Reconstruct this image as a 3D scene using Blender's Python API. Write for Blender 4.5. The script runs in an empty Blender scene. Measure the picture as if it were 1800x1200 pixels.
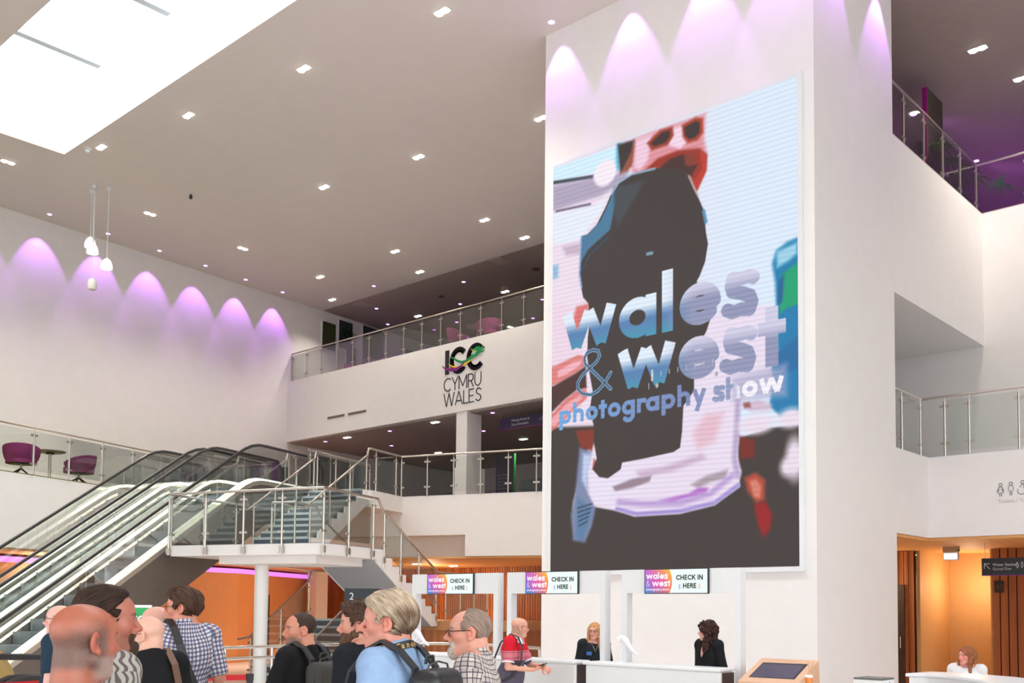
import bpy, math, random
import numpy as np
from mathutils import Vector, Matrix
random.seed(4)
sc = bpy.context.scene
col = sc.collection
PI = math.pi
# ---------------------------------------------------------------- camera
cd = bpy.data.cameras.new('camera'); cam = bpy.data.objects.new('camera', cd); col.objects.link(cam)
cd.sensor_width = 36.0; cd.lens = 35.536; cd.shift_y = 0.2062; cd.clip_end = 200
_r = Vector((0.74010967, 0.67241362, 0.00987946)); _u = Vector((0.02927642, -0.04689393, 0.99847076)); _f = Vector((-0.67184862, 0.73868863, 0.05439251))
cam.matrix_world = Matrix(((_r.x, _u.x, -_f.x, 0), (_r.y, _u.y, -_f.y, 0), (_r.z, _u.z, -_f.z, 1.75), (0, 0, 0, 1)))
sc.camera = cam
# ---------------------------------------------------------------- world, daylight, exposure
w = bpy.data.worlds.new('sky'); sc.world = w; w.use_nodes = True
nt = w.node_tree; bg = nt.nodes['Background']; bg.inputs[0].default_value = (0.975, 0.985, 1.0, 1)
tc = nt.nodes.new('ShaderNodeTexCoord'); sp = nt.nodes.new('ShaderNodeSeparateXYZ'); mr = nt.nodes.new('ShaderNodeMapRange')   # overcast sky, three times brighter overhead
mr.inputs[3].default_value = 2.6; mr.inputs[4].default_value = 11.6
nt.links.new(tc.outputs['Generated'], sp.inputs[0]); nt.links.new(sp.outputs['Z'], mr.inputs[0]); nt.links.new(mr.outputs[0], bg.inputs[1])
sc.view_settings.view_transform = 'Standard'; sc.view_settings.look = 'None'; sc.view_settings.gamma = 1; sc.view_settings.use_curve_mapping = False
EXPO = -0.06
sc.view_settings.exposure = EXPO
sc.cycles.use_denoising = True
sc.cycles.max_bounces = 10; sc.cycles.diffuse_bounces = 5; sc.cycles.glossy_bounces = 3; sc.cycles.transmission_bounces = 4; sc.cycles.transparent_max_bounces = 24
sc.cycles.caustics_reflective = False; sc.cycles.caustics_refractive = False
sc.cycles.sample_clamp_indirect = 6.0
def area(name, loc, rot, sx, sy, portal=True, energy=100, color=(1, 1, 1)):
    l = bpy.data.lights.new(name, 'AREA'); l.shape = 'RECTANGLE'; l.size = sx; l.size_y = sy
    l.energy = energy; l.color = color
    if portal: l.cycles.is_portal = True
    o = bpy.data.objects.new(name, l); col.objects.link(o); o.location = loc; o.rotation_euler = rot
    return o
area('skylight_daylight', (-12.3, 9.2, 14.15), (0, 0, 0), 25.4, 3.0)
area('facade_daylight', (-8, -9.9, 3.4), (PI / 2, 0, 0), 41, 6.4)
area('side_daylight', (13.9, 2, 6.2), (PI / 2, 0, PI / 2), 23.6, 12.0)
# ---------------------------------------------------------------- helpers
T19 = math.radians(19.0); C19, S19 = math.cos(T19), math.sin(T19)
def ew(e, w_, z=0.0):            # stair frame: e runs up the stairs, w_ across them
    return (-S19 * e + C19 * w_, C19 * e + S19 * w_, z)
def srgb(r, g, b):
    f = lambda c: (c / 255 / 12.92) if c / 255 <= .04045 else ((c / 255 + .055) / 1.055) ** 2.4
    return (f(r), f(g), f(b))
MATS = {}
def mat(name, c, rough=.5, metal=0.0, emit=None, es=1.0, noise=0.0, nscale=8.0, bump=0.0, spec=.5, coat=0):
    if name in MATS: return MATS[name]
    m = bpy.data.materials.new(name); m.use_nodes = True; nt = m.node_tree; b = nt.nodes['Principled BSDF']
    b.inputs['Base Color'].default_value = (*c, 1); b.inputs['Roughness'].default_value = rough; b.inputs['Metallic'].default_value = metal
    b.inputs['Specular IOR Level'].default_value = spec
    if coat: b.inputs['Coat Weight'].default_value = coat
    if emit: b.inputs['Emission Color'].default_value = (*emit, 1); b.inputs['Emission Strength'].default_value = es
    if noise or bump:
        tc = nt.nodes.new('ShaderNodeTexCoord'); n = nt.nodes.new('ShaderNodeTexNoise'); n.inputs['Scale'].default_value = nscale; n.inputs['Detail'].default_value = 5
        nt.links.new(tc.outputs['Object'], n.inputs['Vector'])
        if noise:
            r = nt.nodes.new('ShaderNodeValToRGB'); e = r.color_ramp.elements
            e[0].position = .3; e[1].position = .7
            e[0].color = (*[max(0, x * (1 - noise)) for x in c], 1); e[1].color = (*[min(1, x * (1 + noise)) for x in c], 1)
            nt.links.new(n.outputs['Fac'], r.inputs[0]); nt.links.new(r.outputs[0], b.inputs['Base Color'])
        if bump:
            bp = nt.nodes.new('ShaderNodeBump'); bp.inputs['Strength'].default_value = bump; bp.inputs['Distance'].default_value = .01
            nt.links.new(n.outputs['Fac'], bp.inputs['Height']); nt.links.new(bp.outputs[0], b.inputs['Normal'])
    MATS[name] = m
    return m
def glass(name, tint, refl=.5):
    m = bpy.data.materials.new(name); m.use_nodes = True; nt = m.node_tree; nt.nodes.clear()
    o = nt.nodes.new('ShaderNodeOutputMaterial'); mx = nt.nodes.new('ShaderNodeMixShader'); t = nt.nodes.new('ShaderNodeBsdfTransparent'); g = nt.nodes.new('ShaderNodeBsdfGlossy')
    t.inputs[0].default_value = (*tint, 1); g.inputs['Roughness'].default_value = .03
    fr = nt.nodes.new('ShaderNodeFresnel'); fr.inputs[0].default_value = 1.45
    mu = nt.nodes.new('ShaderNodeMath'); mu.operation = 'MULTIPLY'; mu.inputs[1].default_value = refl
    nt.links.new(fr.outputs[0], mu.inputs[0]); nt.links.new(mu.outputs[0], mx.inputs[0]); nt.links.new(t.outputs[0], mx.inputs[1]); nt.links.new(g.outputs[0], mx.inputs[2]); nt.links.new(mx.outputs[0], o.inputs[0])
    MATS[name] = m
    return m
def attrmat(name, attr='col', rough=.6, emit=0.0, spec=.4, bump=0, nscale=200, sub=0):
    m = bpy.data.materials.new(name); m.use_nodes = True; nt = m.node_tree; b = nt.nodes['Principled BSDF']
    a = nt.nodes.new('ShaderNodeAttribute'); a.attribute_name = attr
    b.inputs['Roughness'].default_value = rough; b.inputs['Specular IOR Level'].default_value = spec
    if emit:
        b.inputs['Base Color'].default_value = (.02, .02, .02, 1); nt.links.new(a.outputs['Color'], b.inputs['Emission Color']); b.inputs['Emission Strength'].default_value = emit
    else:
        nt.links.new(a.outputs['Color'], b.inputs['Base Color'])
    if sub: b.inputs['Subsurface Weight'].default_value = sub; b.inputs['Subsurface Radius'].default_value = (.012, .004, .002); b.inputs['Subsurface Scale'].default_value = 1
    if bump:
        tc = nt.nodes.new('ShaderNodeTexCoord'); n = nt.nodes.new('ShaderNodeTexNoise'); n.inputs['Scale'].default_value = nscale
        bp = nt.nodes.new('ShaderNodeBump'); bp.inputs['Strength'].default_value = bump; bp.inputs['Distance'].default_value = .002
        nt.links.new(tc.outputs['Object'], n.inputs['Vector']); nt.links.new(n.outputs['Fac'], bp.inputs['Height']); nt.links.new(bp.outputs[0], b.inputs['Normal'])
    MATS[name] = m
    return m
def tag(o, label=None, cat=None, group=None, kind=None):
    if label: o['label'] = label
    if cat: o['category'] = cat
    if group: o['group'] = group
    if kind: o['kind'] = kind
    return o
def thing(name, label, cat, loc=(0, 0, 0), rz=0.0, group=None, kind=None):
    o = bpy.data.objects.new(name, None); col.objects.link(o); o.location = loc; o.rotation_euler = (0, 0, rz); o.empty_display_size = .1
    return tag(o, label, cat, group, kind)
def tolocal(par, pts):
    lo = []; rots = []
    p = par
    while p is not None:
        lo.append(p); p = p.parent
    a = np.array(pts, float).reshape(-1, 3)
    for p in reversed(lo):
        a = a - np.array(p.location); t = -p.rotation_euler[2]
        if t:
            c, s = math.cos(t), math.sin(t); x = a[:, 0] * c - a[:, 1] * s; y = a[:, 0] * s + a[:, 1] * c
            a = np.stack([x, y, a[:, 2]], 1)
    return a
class MB:
    def __init__(s): s.v = []; s.f = []; s.mi = []
    def add(s, vs, fs, mi=0):
        k = len(s.v); s.v += [tuple(map(float, q)) for q in vs]; s.f += [tuple(i + k for i in f) for f in fs]; s.mi += [mi] * len(fs); return s
    def hexa(s, b, t, mi=0):      # two quads
        return s.add(list(b) + list(t), [(3, 2, 1, 0), (4, 5, 6, 7), (0, 1, 5, 4), (1, 2, 6, 5), (2, 3, 7, 6), (3, 0, 4, 7)], mi)
    def box(s, x0, y0, z0, x1, y1, z1, mi=0):
        return s.prism([(x0, y0), (x1, y0), (x1, y1), (x0, y1)], z0, z1, mi)
    def prism(s, poly, z0, z1, mi=0):
        n = len(poly); A = sum(poly[i][0] * poly[(i + 1) % n][1] - poly[(i + 1) % n][0] * poly[i][1] for i in range(n))
        if A < 0: poly = poly[::-1]
        vs = [(p[0], p[1], z0) for p in poly] + [(p[0], p[1], z1) for p in poly]
        return s.add(vs, [tuple(range(n))[::-1], tuple(range(n, 2 * n))] + [(i, (i + 1) % n, (i + 1) % n + n, i + n) for i in range(n)], mi)
    def extr(s, pts, vec, mi=0):  # planar polygon extruded along vec
        n = len(pts); vs = list(pts) + [(p[0] + vec[0], p[1] + vec[1], p[2] + vec[2]) for p in pts]
        P = np.array(pts, float); N = sum(np.cross(P[i], P[(i + 1) % n]) for i in range(n))
        fl = np.dot(N, vec) < 0
        fs = [tuple(range(n))[::-1], tuple(range(n, 2 * n))] + [(i, (i + 1) % n, (i + 1) % n + n, i + n) for i in range(n)]
        if fl: fs = [f[::-1] for f in fs]
        return s.add(vs, fs, mi)
    def ewbox(s, e0, w0, z0, e1, w1, z1, mi=0):
        return s.prism([ew(e0, w0)[:2], ew(e1, w0)[:2], ew(e1, w1)[:2], ew(e0, w1)[:2]], z0, z1, mi)
    def obox(s, c, sx, sy, sz, rz=0.0, mi=0):   # c = centre
        ca, sa = math.cos(rz), math.sin(rz)
        p = [(c[0] + ca * x - sa * y, c[1] + sa * x + ca * y) for x, y in ((-sx / 2, -sy / 2), (sx / 2, -sy / 2), (sx / 2, sy / 2), (-sx / 2, sy / 2))]
        return s.prism(p, c[2] - sz / 2, c[2] + sz / 2, mi)
    def tube(s, pts, r, n=8, mi=0, cap=True):
        P = [Vector(p) for p in pts]; R = r if isinstance(r, (list, tuple)) else [r] * len(P)
        k = len(s.v); up = None
        for i, p in enumerate(P):
            d = (P[min(i + 1, len(P) - 1)] - P[max(i - 1, 0)]).normalized()
            if up is None:
                up = Vector((0, 0, 1)) if abs(d.z) < .9 else Vector((1, 0, 0))
            a = d.cross(up)
            if a.length < 1e-4: a = d.cross(Vector((0, 1, .3)))
            a.normalize(); up = a.cross(d).normalized()
            for j in range(n):
                t = 2 * PI * j / n
                s.v.append(tuple(p + R[i] * (math.cos(t) * a + math.sin(t) * up)))
        for i in range(len(P) - 1):
            for j in range(n):
                s.f.append((k + i * n + j, k + i * n + (j + 1) % n, k + (i + 1) * n + (j + 1) % n, k + (i + 1) * n + j)); s.mi.append(mi)
        if cap:
            s.f.append(tuple(k + j for j in range(n))[::-1]); s.f.append(tuple(k + (len(P) - 1) * n + j for j in range(n))); s.mi += [mi, mi]
        return s
    def lathe(s, prof, c, n=24, mi=0):
        k = len(s.v)
        for r, z in prof:
            for j in range(n):
                t = 2 * PI * j / n; s.v.append((c[0] + r * math.cos(t), c[1] + r * math.sin(t), c[2] + z))
        for i in range(len(prof) - 1):
            for j in range(n):
                s.f.append((k + i * n + j, k + i * n + (j + 1) % n, k + (i + 1) * n + (j + 1) % n, k + (i + 1) * n + j)); s.mi.append(mi)
        s.f.append(tuple(k + j for j in range(n))[::-1]); s.f.append(tuple(k + (len(prof) - 1) * n + j for j in range(n))); s.mi += [mi, mi]
        return s
    def ball(s, c, rx, ry=None, rz=None, n=14, m=9, mi=0):
        ry = ry or rx; rz = rz or rx
        return s.lathe2([(math.sin(PI * i / m), -math.cos(PI * i / m)) for i in range(m + 1)], c, rx, ry, rz, n, mi)
    def lathe2(s, prof, c, rx, ry, rz, n, mi):
        k = len(s.v)
        for r, z in prof:
            for j in range(n):
                t = 2 * PI * j / n; s.v.append((c[0] + rx * max(r, .01) * math.cos(t), c[1] + ry * max(r, .01) * math.sin(t), c[2] + rz * z))
        for i in range(len(prof) - 1):
            for j in range(n):
                s.f.append((k + i * n + j, k + i * n + (j + 1) % n, k + (i + 1) * n + (j + 1) % n, k + (i + 1) * n + j)); s.mi.append(mi)
        return s
    def build(s, name, m, parent=None, smooth=False, bev=0.0, kind=None):
        me = bpy.data.meshes.new(name); v = tolocal(parent, s.v) if parent is not None else np.array(s.v)
        me.from_pydata([tuple(q) for q in v], [], s.f); me.validate(); me.update()
        for q in (m if isinstance(m, (list, tuple)) else [m]): me.materials.append(q)
        if any(s.mi) and len(me.polygons) == len(s.mi): me.polygons.foreach_set('material_index', s.mi)
        if smooth: me.shade_smooth(); me.set_sharp_from_angle(angle=math.radians(38))
        o = bpy.data.objects.new(name, me); col.objects.link(o)
        if parent is not None: o.parent = parent
        if bev:
            b = o.modifiers.new('bevel', 'BEVEL'); b.width = bev; b.segments = 2; b.limit_method = 'ANGLE'
        if kind: o['kind'] = kind
        return o
def struct(name, mb, m, label=None, cat=None, **k):
    o = mb.build(name, m, **k); o['kind'] = 'structure'
    return tag(o, label, cat)
def copy_tree(o, parent=None):
    c = o.copy(); col.objects.link(c); c.parent = parent
    for ch in list(o.children): copy_tree(ch, c)
    return c
def spot(name, loc, to, energy, color, size, blend=.6, rad=.06, parent=None):
    l = bpy.data.lights.new(name, 'SPOT'); l.energy = energy; l.color = color; l.spot_size = math.radians(size); l.spot_blend = blend; l.shadow_soft_size = rad
    o = bpy.data.objects.new(name, l); col.objects.link(o); d = Vector(to) - Vector(loc)
    o.rotation_euler = d.to_track_quat('-Z', 'Y').to_euler()
    o.location = loc
    if parent is not None: o.parent = parent; o.location = Vector(loc) - parent.location
    return o
# ---------------------------------------------------------------- materials
WALL = mat('white_paint', (.835, .81, .80), .6, noise=.015, nscale=3, bump=.03)
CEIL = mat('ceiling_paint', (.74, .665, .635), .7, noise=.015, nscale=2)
WHITE = mat('white_laminate', (.77, .785, .81), .3, noise=.01)
BRIGHTW = mat('white_steel', (.84, .85, .86), .4)
FLOORM = mat('pale_stone', (.74, .69, .65), .35, noise=.06, nscale=6)
DARKGREY = mat('dark_grey_fabric', (.13, .11, .11), .9, noise=.2, nscale=60)  # dark floor cover added to cut light bounce, also used for a chair seat
DARKC = mat('dim_ceiling', (.33, .26, .24), .7, noise=.03)  # darker ceiling tone, weaker light over the galleries put into the colour
ORANGEC = mat('bounce_lit_orange', (.80, .42, .16), .6)  # orange paint lightened for the ceilings, in place of bounced light
ORANGE = mat('orange_paint', (.63, .29, .115), .55, noise=.04, nscale=2)
STEEL = mat('brushed_steel', (.62, .57, .52), .28, 1.0, bump=.04, nscale=90)
STEELD = mat('satin_steel', (.55, .50, .45), .35, 1.0)
BLACK = mat('black_rubber', (.018, .015, .018), .35)
BLACKP = mat('black_plastic', (.02, .02, .022), .4)
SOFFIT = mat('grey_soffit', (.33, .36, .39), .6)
BROWN = mat('bronze_cladding', (.115, .095, .08), .45, noise=.08)
GLASS = glass('balustrade_glass', (.93, .955, .94), .5)
GLASSL = glass('clear_glass', (.95, .97, .965), .4)
TREAD = mat('slate_tread', (.10, .125, .15), .5, noise=.1, nscale=30)
NOSING = mat('pale_nosing', (.55, .62, .64), .4)
LAMPW = mat('lamp_lens', (.9, .9, .85), .3, emit=(1.0, .93, .78), es=16)
LAMPP = mat('violet_lens', (.5, .3, .8), .3, emit=(.62, .22, 1.0), es=7)
DARKT = mat('dark_signboard', (.012, .02, .026), .45)
PURPB = mat('purple_signboard', (.03, .018, .06), .45)
MAGENTA = mat('magenta_edge', (.32, .01, .2), .4)
GREEN = mat('green_panel', (.02, .30, .05), .5)
PURPLE = mat('purple_panel', (.16, .02, .22), .6)
TXT = mat('pale_lettering', (.62, .66, .68), .5)
TXTP = mat('lilac_lettering', (.34, .28, .5), .5)
GREYTXT = mat('grey_lettering', (.16, .15, .17), .5)
FAINT = mat('faint_lettering', (.55, .5, .49), .5)
FABM = mat('magenta_upholstery', (.34, .045, .19), .85, noise=.12, nscale=90, bump=.1)
DARKW = mat('dark_wood', (.05, .03, .02), .5, noise=.2, nscale=20)
def slatmat(name, dirx, diry, period, c0, c1, gap=.12):
    m = bpy.data.materials.new(name); m.use_nodes = True; nt = m.node_tree; b = nt.nodes['Principled BSDF']; L = nt.links.new
    tc = nt.nodes.new('ShaderNodeTexCoord'); dt = nt.nodes.new('ShaderNodeVectorMath'); dt.operation = 'DOT_PRODUCT'; dt.inputs[1].default_value = (dirx, diry, 0)
    L(tc.outputs['Object'], dt.inputs[0])
    d = nt.nodes.new('ShaderNodeMath'); d.operation = 'DIVIDE'; d.inputs[1].default_value = period; L(dt.outputs['Value'], d.inputs[0])
    fl = nt.nodes.new('ShaderNodeMath'); fl.operation = 'FLOOR'; L(d.outputs[0], fl.inputs[0])
    wn = nt.nodes.new('ShaderNodeTexWhiteNoise'); wn.noise_dimensions = '1D'; L(fl.outputs[0], wn.inputs['W'])
    n = nt.nodes.new('ShaderNodeTexNoise'); n.inputs['Scale'].default_value = 1.6; mp = nt.nodes.new('ShaderNodeMapping'); mp.inputs['Scale'].default_value = (9, 9, .6); L(tc.outputs['Object'], mp.inputs[0]); L(mp.outputs[0], n.inputs['Vector'])
    ad = nt.nodes.new('ShaderNodeMath'); ad.operation = 'ADD'; L(wn.outputs['Value'], ad.inputs[0]); L(n.outputs['Fac'], ad.inputs[1])
    mu = nt.nodes.new('ShaderNodeMath'); mu.operation = 'MULTIPLY'; mu.inputs[1].default_value = .5; L(ad.outputs[0], mu.inputs[0])
    r = nt.nodes.new('ShaderNodeValToRGB'); r.color_ramp.elements[0].position = .25; r.color_ramp.elements[1].position = .75
    r.color_ramp.elements[0].color = (*c0, 1); r.color_ramp.elements[1].color = (*c1, 1); L(mu.outputs[0], r.inputs[0]); L(r.outputs[0], b.inputs['Base Color'])
    b.inputs['Roughness'].default_value = .45
    MATS[name] = m
    return m
SLAT = slatmat('cedar_slats', 1, 0, .11, (.27, .078, .02), (.46, .155, .045))
SLATB = mat('slat_shadow_gap', (.012, .006, .004), .9)
def slatwall(mb_name, x0, x1, y, z0, z1, pitch, wd, label, parent=None, dep=.05):
    b = MB(); b.box(x0, y + dep, z0, x1, y + dep + .08, z1, 1)
    n = int((x1 - x0) / pitch + .5)
    for i in range(n):
        xa = x0 + (x1 - x0) * i / n; b.box(xa, y, z0, xa + wd, y + dep, z1, 0)
    return struct(mb_name, b, [SLAT, SLATB])
# ================================================================ the setting
struct('floor', MB().box(-34, -10, -.2, 14, 36, 0), FLOORM)
b = MB()
SX0, SX1, SY0, SY1 = -25.08, 0.2, 7.68, 10.72
b.box(-36, -10, 13, SX0, 36, 13.02); b.box(SX1, -10, 13, 14, 36, 13.02); b.box(SX0, -10, 13, SX1, SY0, 13.02); b.box(SX0, SY1, 13, SX1, 36, 13.02)
struct('ceiling', b, CEIL)
b = MB()
for q in ((SX0 - .2, SY0, SX0, SY1), (SX1, SY0, SX1 + .2, SY1), (SX0 - .2, SY0 - .2, SX1 + .2, SY0), (SX0 - .2, SY1, SX1 + .2, SY1 + .2)):
    b.box(q[0], q[1], 13.02, q[2], q[3], 14.6)
struct('trim_1', b, BRIGHTW)
b = MB()
for x in (-22.2, -19.1, -16.0, -12.9, -9.8, -6.7, -3.6):
    b.box(x - .09, SY0, 14.0, x + .09, SY1 - .5, 14.18)
wn = struct('window_1', b, mat('skylight_beam', (.55, .6, .66), .5))
MB().box(SX0, SY0, 14.22, SX1, SY1, 14.24).build('skylight_glass', GLASSL, wn)
# enclosing walls: left wall leans a little, glazed front behind the camera, blank right and rear
WL = [(-27.69, -10.0), (-29.8, 10.99), (-30.95, 22.43), (-32.32, 36.0)]
b = MB(); b.prism(WL + [(-36, 36.0), (-36, -10)], 0, 13.0)
struct('wall_left', b, WALL)
struct('wall_right', MB().box(14, 14, 0, 14.3, 36, 13.4).box(14, -10, 12.3, 14.3, 14, 13.4), WALL)
struct('wall_rear', MB().box(-36, 36, 0, 14.3, 36.3, 13.4), WALL)
b = MB()
b.box(-36, -10.3, 0, -28.5, -10, 13.4); b.box(12.5, -10.3, 0, 14.3, -10, 13.4); b.box(-28.5, -10.3, 6.7, 12.5, -10, 13.4)
struct('wall_front', b, WALL)
MUL = mat('facade_mullion', (.3, .31, .32), .4, .6)
b = MB()
for i in range(15): b.box(-28.5 + i * 2.93 - .04, -10.2, 0, -28.5 + i * 2.93 + .04, -10.05, 6.7)
for z in (.1, 3.4, 6.6): b.box(-28.5, -10.2, z - .05, 12.5, -10.05, z + .05)
wf = struct('window_2', b, MUL)
MB().box(-28.5, -10.14, 0, 12.5, -10.12, 6.7).build('facade_glass', GLASSL, wf)
b = MB()
for i in range(9): b.box(14.05, -10 + i * 3 - .04, 0, 14.2, -10 + i * 3 + .04, 12.3)
for z in (.1, 3.1, 6.2, 9.2, 12.2): b.box(14.05, -10, z - .05, 14.2, 14, z + .05)
wf = struct('window_4', b, MUL)
MB().box(14.12, -10, 0, 14.14, 14, 12.3).build('facade_glass', GLASSL, wf)
# the white tower that carries the big screen
struct('wall_tower', MB().box(-12.59, 14.69, 0, -7, 17.86, 13), WALL)
# right galleries
b = MB(); b.box(-12.6, 17.86, 7.5, -7, 22.8, 10.41); b.box(-12.6, 22.8, 7.5, 14, 36, 10.41)
struct('floor_gallery_right', b, WALL)
struct('trim_2', MB().box(-12.6, 17.86, 10.41, -7.0, 22.8, 10.43).box(-12.6, 22.8, 10.41, 14, 36, 10.43), mat('slab_edge', (.45, .4, .37), .5))
struct('wall_gallery_right', MB().box(-12.6, 22.8, 4.68, 14, 23.0, 7.5), WALL)
b = MB(); b.box(-12.6, 19.43, 3.15, 14, 22.8, 4.66); b.box(-12.6, 17.86, 3.15, -7, 19.43, 4.66)
struct('floor_gallery_lower', b, WALL)
struct('trim_3', MB().box(-12.6, 17.86, 4.66, -7, 19.43, 4.68).box(-12.6, 19.43, 4.66, 14, 22.8, 4.68), WHITE)
struct('wall_gallery_end', MB().box(-12.9, 17.86, 3.15, -12.6, 36, 13), WALL)
struct('wall_upper_rear', MB().box(-12.6, 31.5, 10.43, 14, 31.8, 13), WALL)
# right ground floor under the gallery: orange recess between cedar slats
b = MB(); b.box(-12.5, 17.95, 3.10, -7.06, 19.5, 3.149); b.box(-12.5, 19.5, 3.10, 13.9, 26, 3.149)
struct('ceiling_ground_right', b, ORANGEC)
slatwall('wall_slats_lobby', -10.4, -8.42, 22.42, 0, 3.09, .11, .095, '')
slatwall('wall_slats_right', -6.85, 13.9, 22.6, 0, 3.09, .165, .14, '')
b = MB(); b.box(-9.2, 24.4, 0, -6.5, 24.5, 3.1); b.box(-8.42, 22.56, 0, -8.34, 24.4, 3.1); b.box(-6.93, 22.75, 0, -6.85, 24.4, 3.1)
struct('wall_recess', b, mat('apricot_paint', (.62, .40, .19), .6, noise=.03))
struct('wall_ground_back', MB().box(-12.5, 26, 0, 13.9, 26.2, 3.1), ORANGE)
d = struct('door_1', MB().box(-9.25, 22.36, 0, -8.62, 22.41, 2.35), DARKW)
MB().tube([(-8.7, 22.33, .95), (-8.7, 22.33, 1.2)], .012).build('door_handle', STEEL, d)
# left upper gallery carrying the wall lettering
struct('floor_gallery_left', MB().box(-31.6, 21.6, 7.73, -12.6, 36, 9.94), WALL)
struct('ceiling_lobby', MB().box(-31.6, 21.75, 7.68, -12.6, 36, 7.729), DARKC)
struct('ceiling_shade_left', MB().prism([(-30.9, 23.2), (-13.0, 23.2), (-13.0, 36), (-32.2, 36)], 12.97, 12.999), DARKC)  # thin dark sheet under the hall ceiling, gallery shade put into its colour
struct('ceiling_shade_right', MB().box(-12.5, 17.9, 12.96, 13.9, 31.5, 12.999), DARKC)  # dark sheet added below the ceiling, shading the right gallery by colour
b = MB(); b.box(-22.03, 21.62, 4.68, -21.57, 22.25, 7.72)
b.box(-22.06, 21.59, 4.68, -21.54, 22.4, 6.02)
struct('column_square', b, WALL)
# first floor slab with its white fascia
b = MB()
b.prism([ew(23.5, -11.44)[:2], ew(23.5, -8.0)[:2], ew(36, -8.0)[:2], ew(36, -19.3)[:2], ew(23.5, -19.3)[:2]], 3.63, 4.66)
b.prism([ew(23.5, -11.44)[:2], ew(23.5, -8.0)[:2], ew(24.6, -8.0)[:2], ew(24.6, -11.44)[:2]], 3.07, 3.63)
b.ewbox(24.0, -19.3, 3.07, 24.6, -11.44, 3.63)
b.prism([ew(21.9, -15.2)[:2], ew(21.9, -13.3)[:2], ew(23.5, -13.3)[:2], ew(23.5, -15.2)[:2]], 4.25, 4.66)
b.ewbox(22.3, -19.3, 4.2, 23.5, -15.2, 4.66)
struct('floor_lobby', b, WALL)
b = MB(); b.prism([ew(23.5, -13.3)[:2], ew(23.5, -8.0)[:2], ew(36, -8.0)[:2], ew(36, -19.3)[:2], ew(22.3, -19.3)[:2], ew(22.3, -15.2)[:2], ew(21.9, -15.2)[:2], ew(21.9, -13.3)[:2]], 4.66, 4.68)
struct('trim_4', b, WHITE)
# left balcony along the wall
b = MB(); b.prism([ew(0, -19.15)[:2], ew(23.4, -19.15)[:2], ew(25.5, -19.3)[:2], (-30.9, 21.5), (-29.75, 10.9), (-28.7, 0.4)], 2.98, 4.66)
struct('floor_balcony', b, WALL)
b = MB(); b.prism([ew(0, -19.15)[:2], ew(23.4, -19.15)[:2], ew(25.5, -19.3)[:2], (-30.9, 21.5), (-29.75, 10.9), (-28.7, 0.4)], 4.66, 4.68)
struct('trim_5', b, mat('olive_carpet', (.16, .17, .03), .95, noise=.25, nscale=40))
struct('ceiling_ground_left', MB().prism([ew(0, -19.25)[:2], ew(23.6, -19.25)[:2], ew(26, -19.25)[:2], (-31.0, 23.3), (-29.8, 10), (-28.9, 0.4)], 2.93, 2.975), ORANGEC)
struct('ceiling_ground_lobby', MB().prism([ew(23.55, -19.2)[:2], ew(23.55, -11.5)[:2], ew(23.55, -8.4)[:2], (-12.7, 23.0), (-30.5, 23.3)], 3.02, 3.065), ORANGEC)
# ground floor: orange wall with a violet light cove, cedar slat wall
pl = [(-24.3, 7.0), (-25.3, 10.3), (-27.05, 17.3), (-30.45, 22.7), (-30.9, 23.2)]
b = MB(); b.prism(pl + [(-31, 23), (-29.5, 7)], 0, 2.72)
struct('wall_orange', b, ORANGE)
b = MB()
for p, q in zip(pl, pl[1:]):
    p, q = Vector((*p, 0)), Vector((*q, 0)); n = Vector((-(q - p).y, (q - p).x, 0)).normalized() * -.02
    b.add([(p.x + n.x, p.y + n.y, 2.72), (q.x + n.x, q.y + n.y, 2.72), (q.x + n.x, q.y + n.y, 2.86), (p.x + n.x, p.y + n.y, 2.86)], [(0, 1, 2, 3)])
struct('trim_6', b, mat('violet_cove_light', (.5, .2, .7), .5, emit=(.72, .22, .95), es=1.1))
slatwall('wall_slats_ground', -30.4, -19.0, 23.0, 0, 3.03, .105, .085, '')
struct('trim_7', MB().box(-19.0, 22.9, 0, -18.7, 23.1, 3.02), ORANGE)
struct('wall_ground_end', MB().box(-18.7, 23.0, 0, -12.6, 23.2, 2.97), WALL)
struct('column_ground', MB().box(-29.4, 21.6, 0, -28.9, 22.1, 2.93), WALL)
d = struct('door_2', MB().prism([(-27.75, 18.35), (-28.3, 19.23), (-28.25, 19.26), (-27.70, 18.38)], 0, 2.1), mat('door_brown', (.06, .03, .02), .4))
# lobby back wall on the first floor
struct('wall_lobby_rear', MB().box(-31.6, 31.0, 4.68, -13, 31.2, 7.7), mat('lilac_wall', (.6, .55, .6), .6))
b = MB()
for i in range(6): b.box(-27.6 + i * 1.1, 30.9, 4.75, -26.55 + i * 1.1, 30.95, 7.0)
struct('window_3', b, mat('lobby_glazing', (.34, .44, .46), .15, spec=.7))
struct('floor_lobby_absorber', MB().prism([ew(25, -18.9)[:2], ew(25, -8.4)[:2], (-13, 31), (-31.5, 31)], 4.681, 4.69), DARKGREY)  # dark sheet added over the lobby floor to lower the light bounce
struct('floor_gallery_absorber', MB().box(-30.9, 22.3, 9.941, -13, 35.9, 9.95), DARKGREY)  # unseen dark sheet, added so less light bounces to the gallery ceiling
struct('floor_gallery_bounce_right', MB().box(-12.5, 18.2, 10.431, -7.4, 23.2, 10.44).box(-12.5, 23.2, 10.431, 13.9, 31.5, 10.44), mat('pale_bounce_floor', (.42, .37, .37), .9, noise=.1, nscale=50))  # unseen pale floor, added so violet light bounces up to the ceiling
# round white column under the stair landing
struct('column_round', MB().lathe([(.145, 0), (.145, 2.6)], ew(17.6, -13.35, 0), 28), BRIGHTW, smooth=True)
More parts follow.
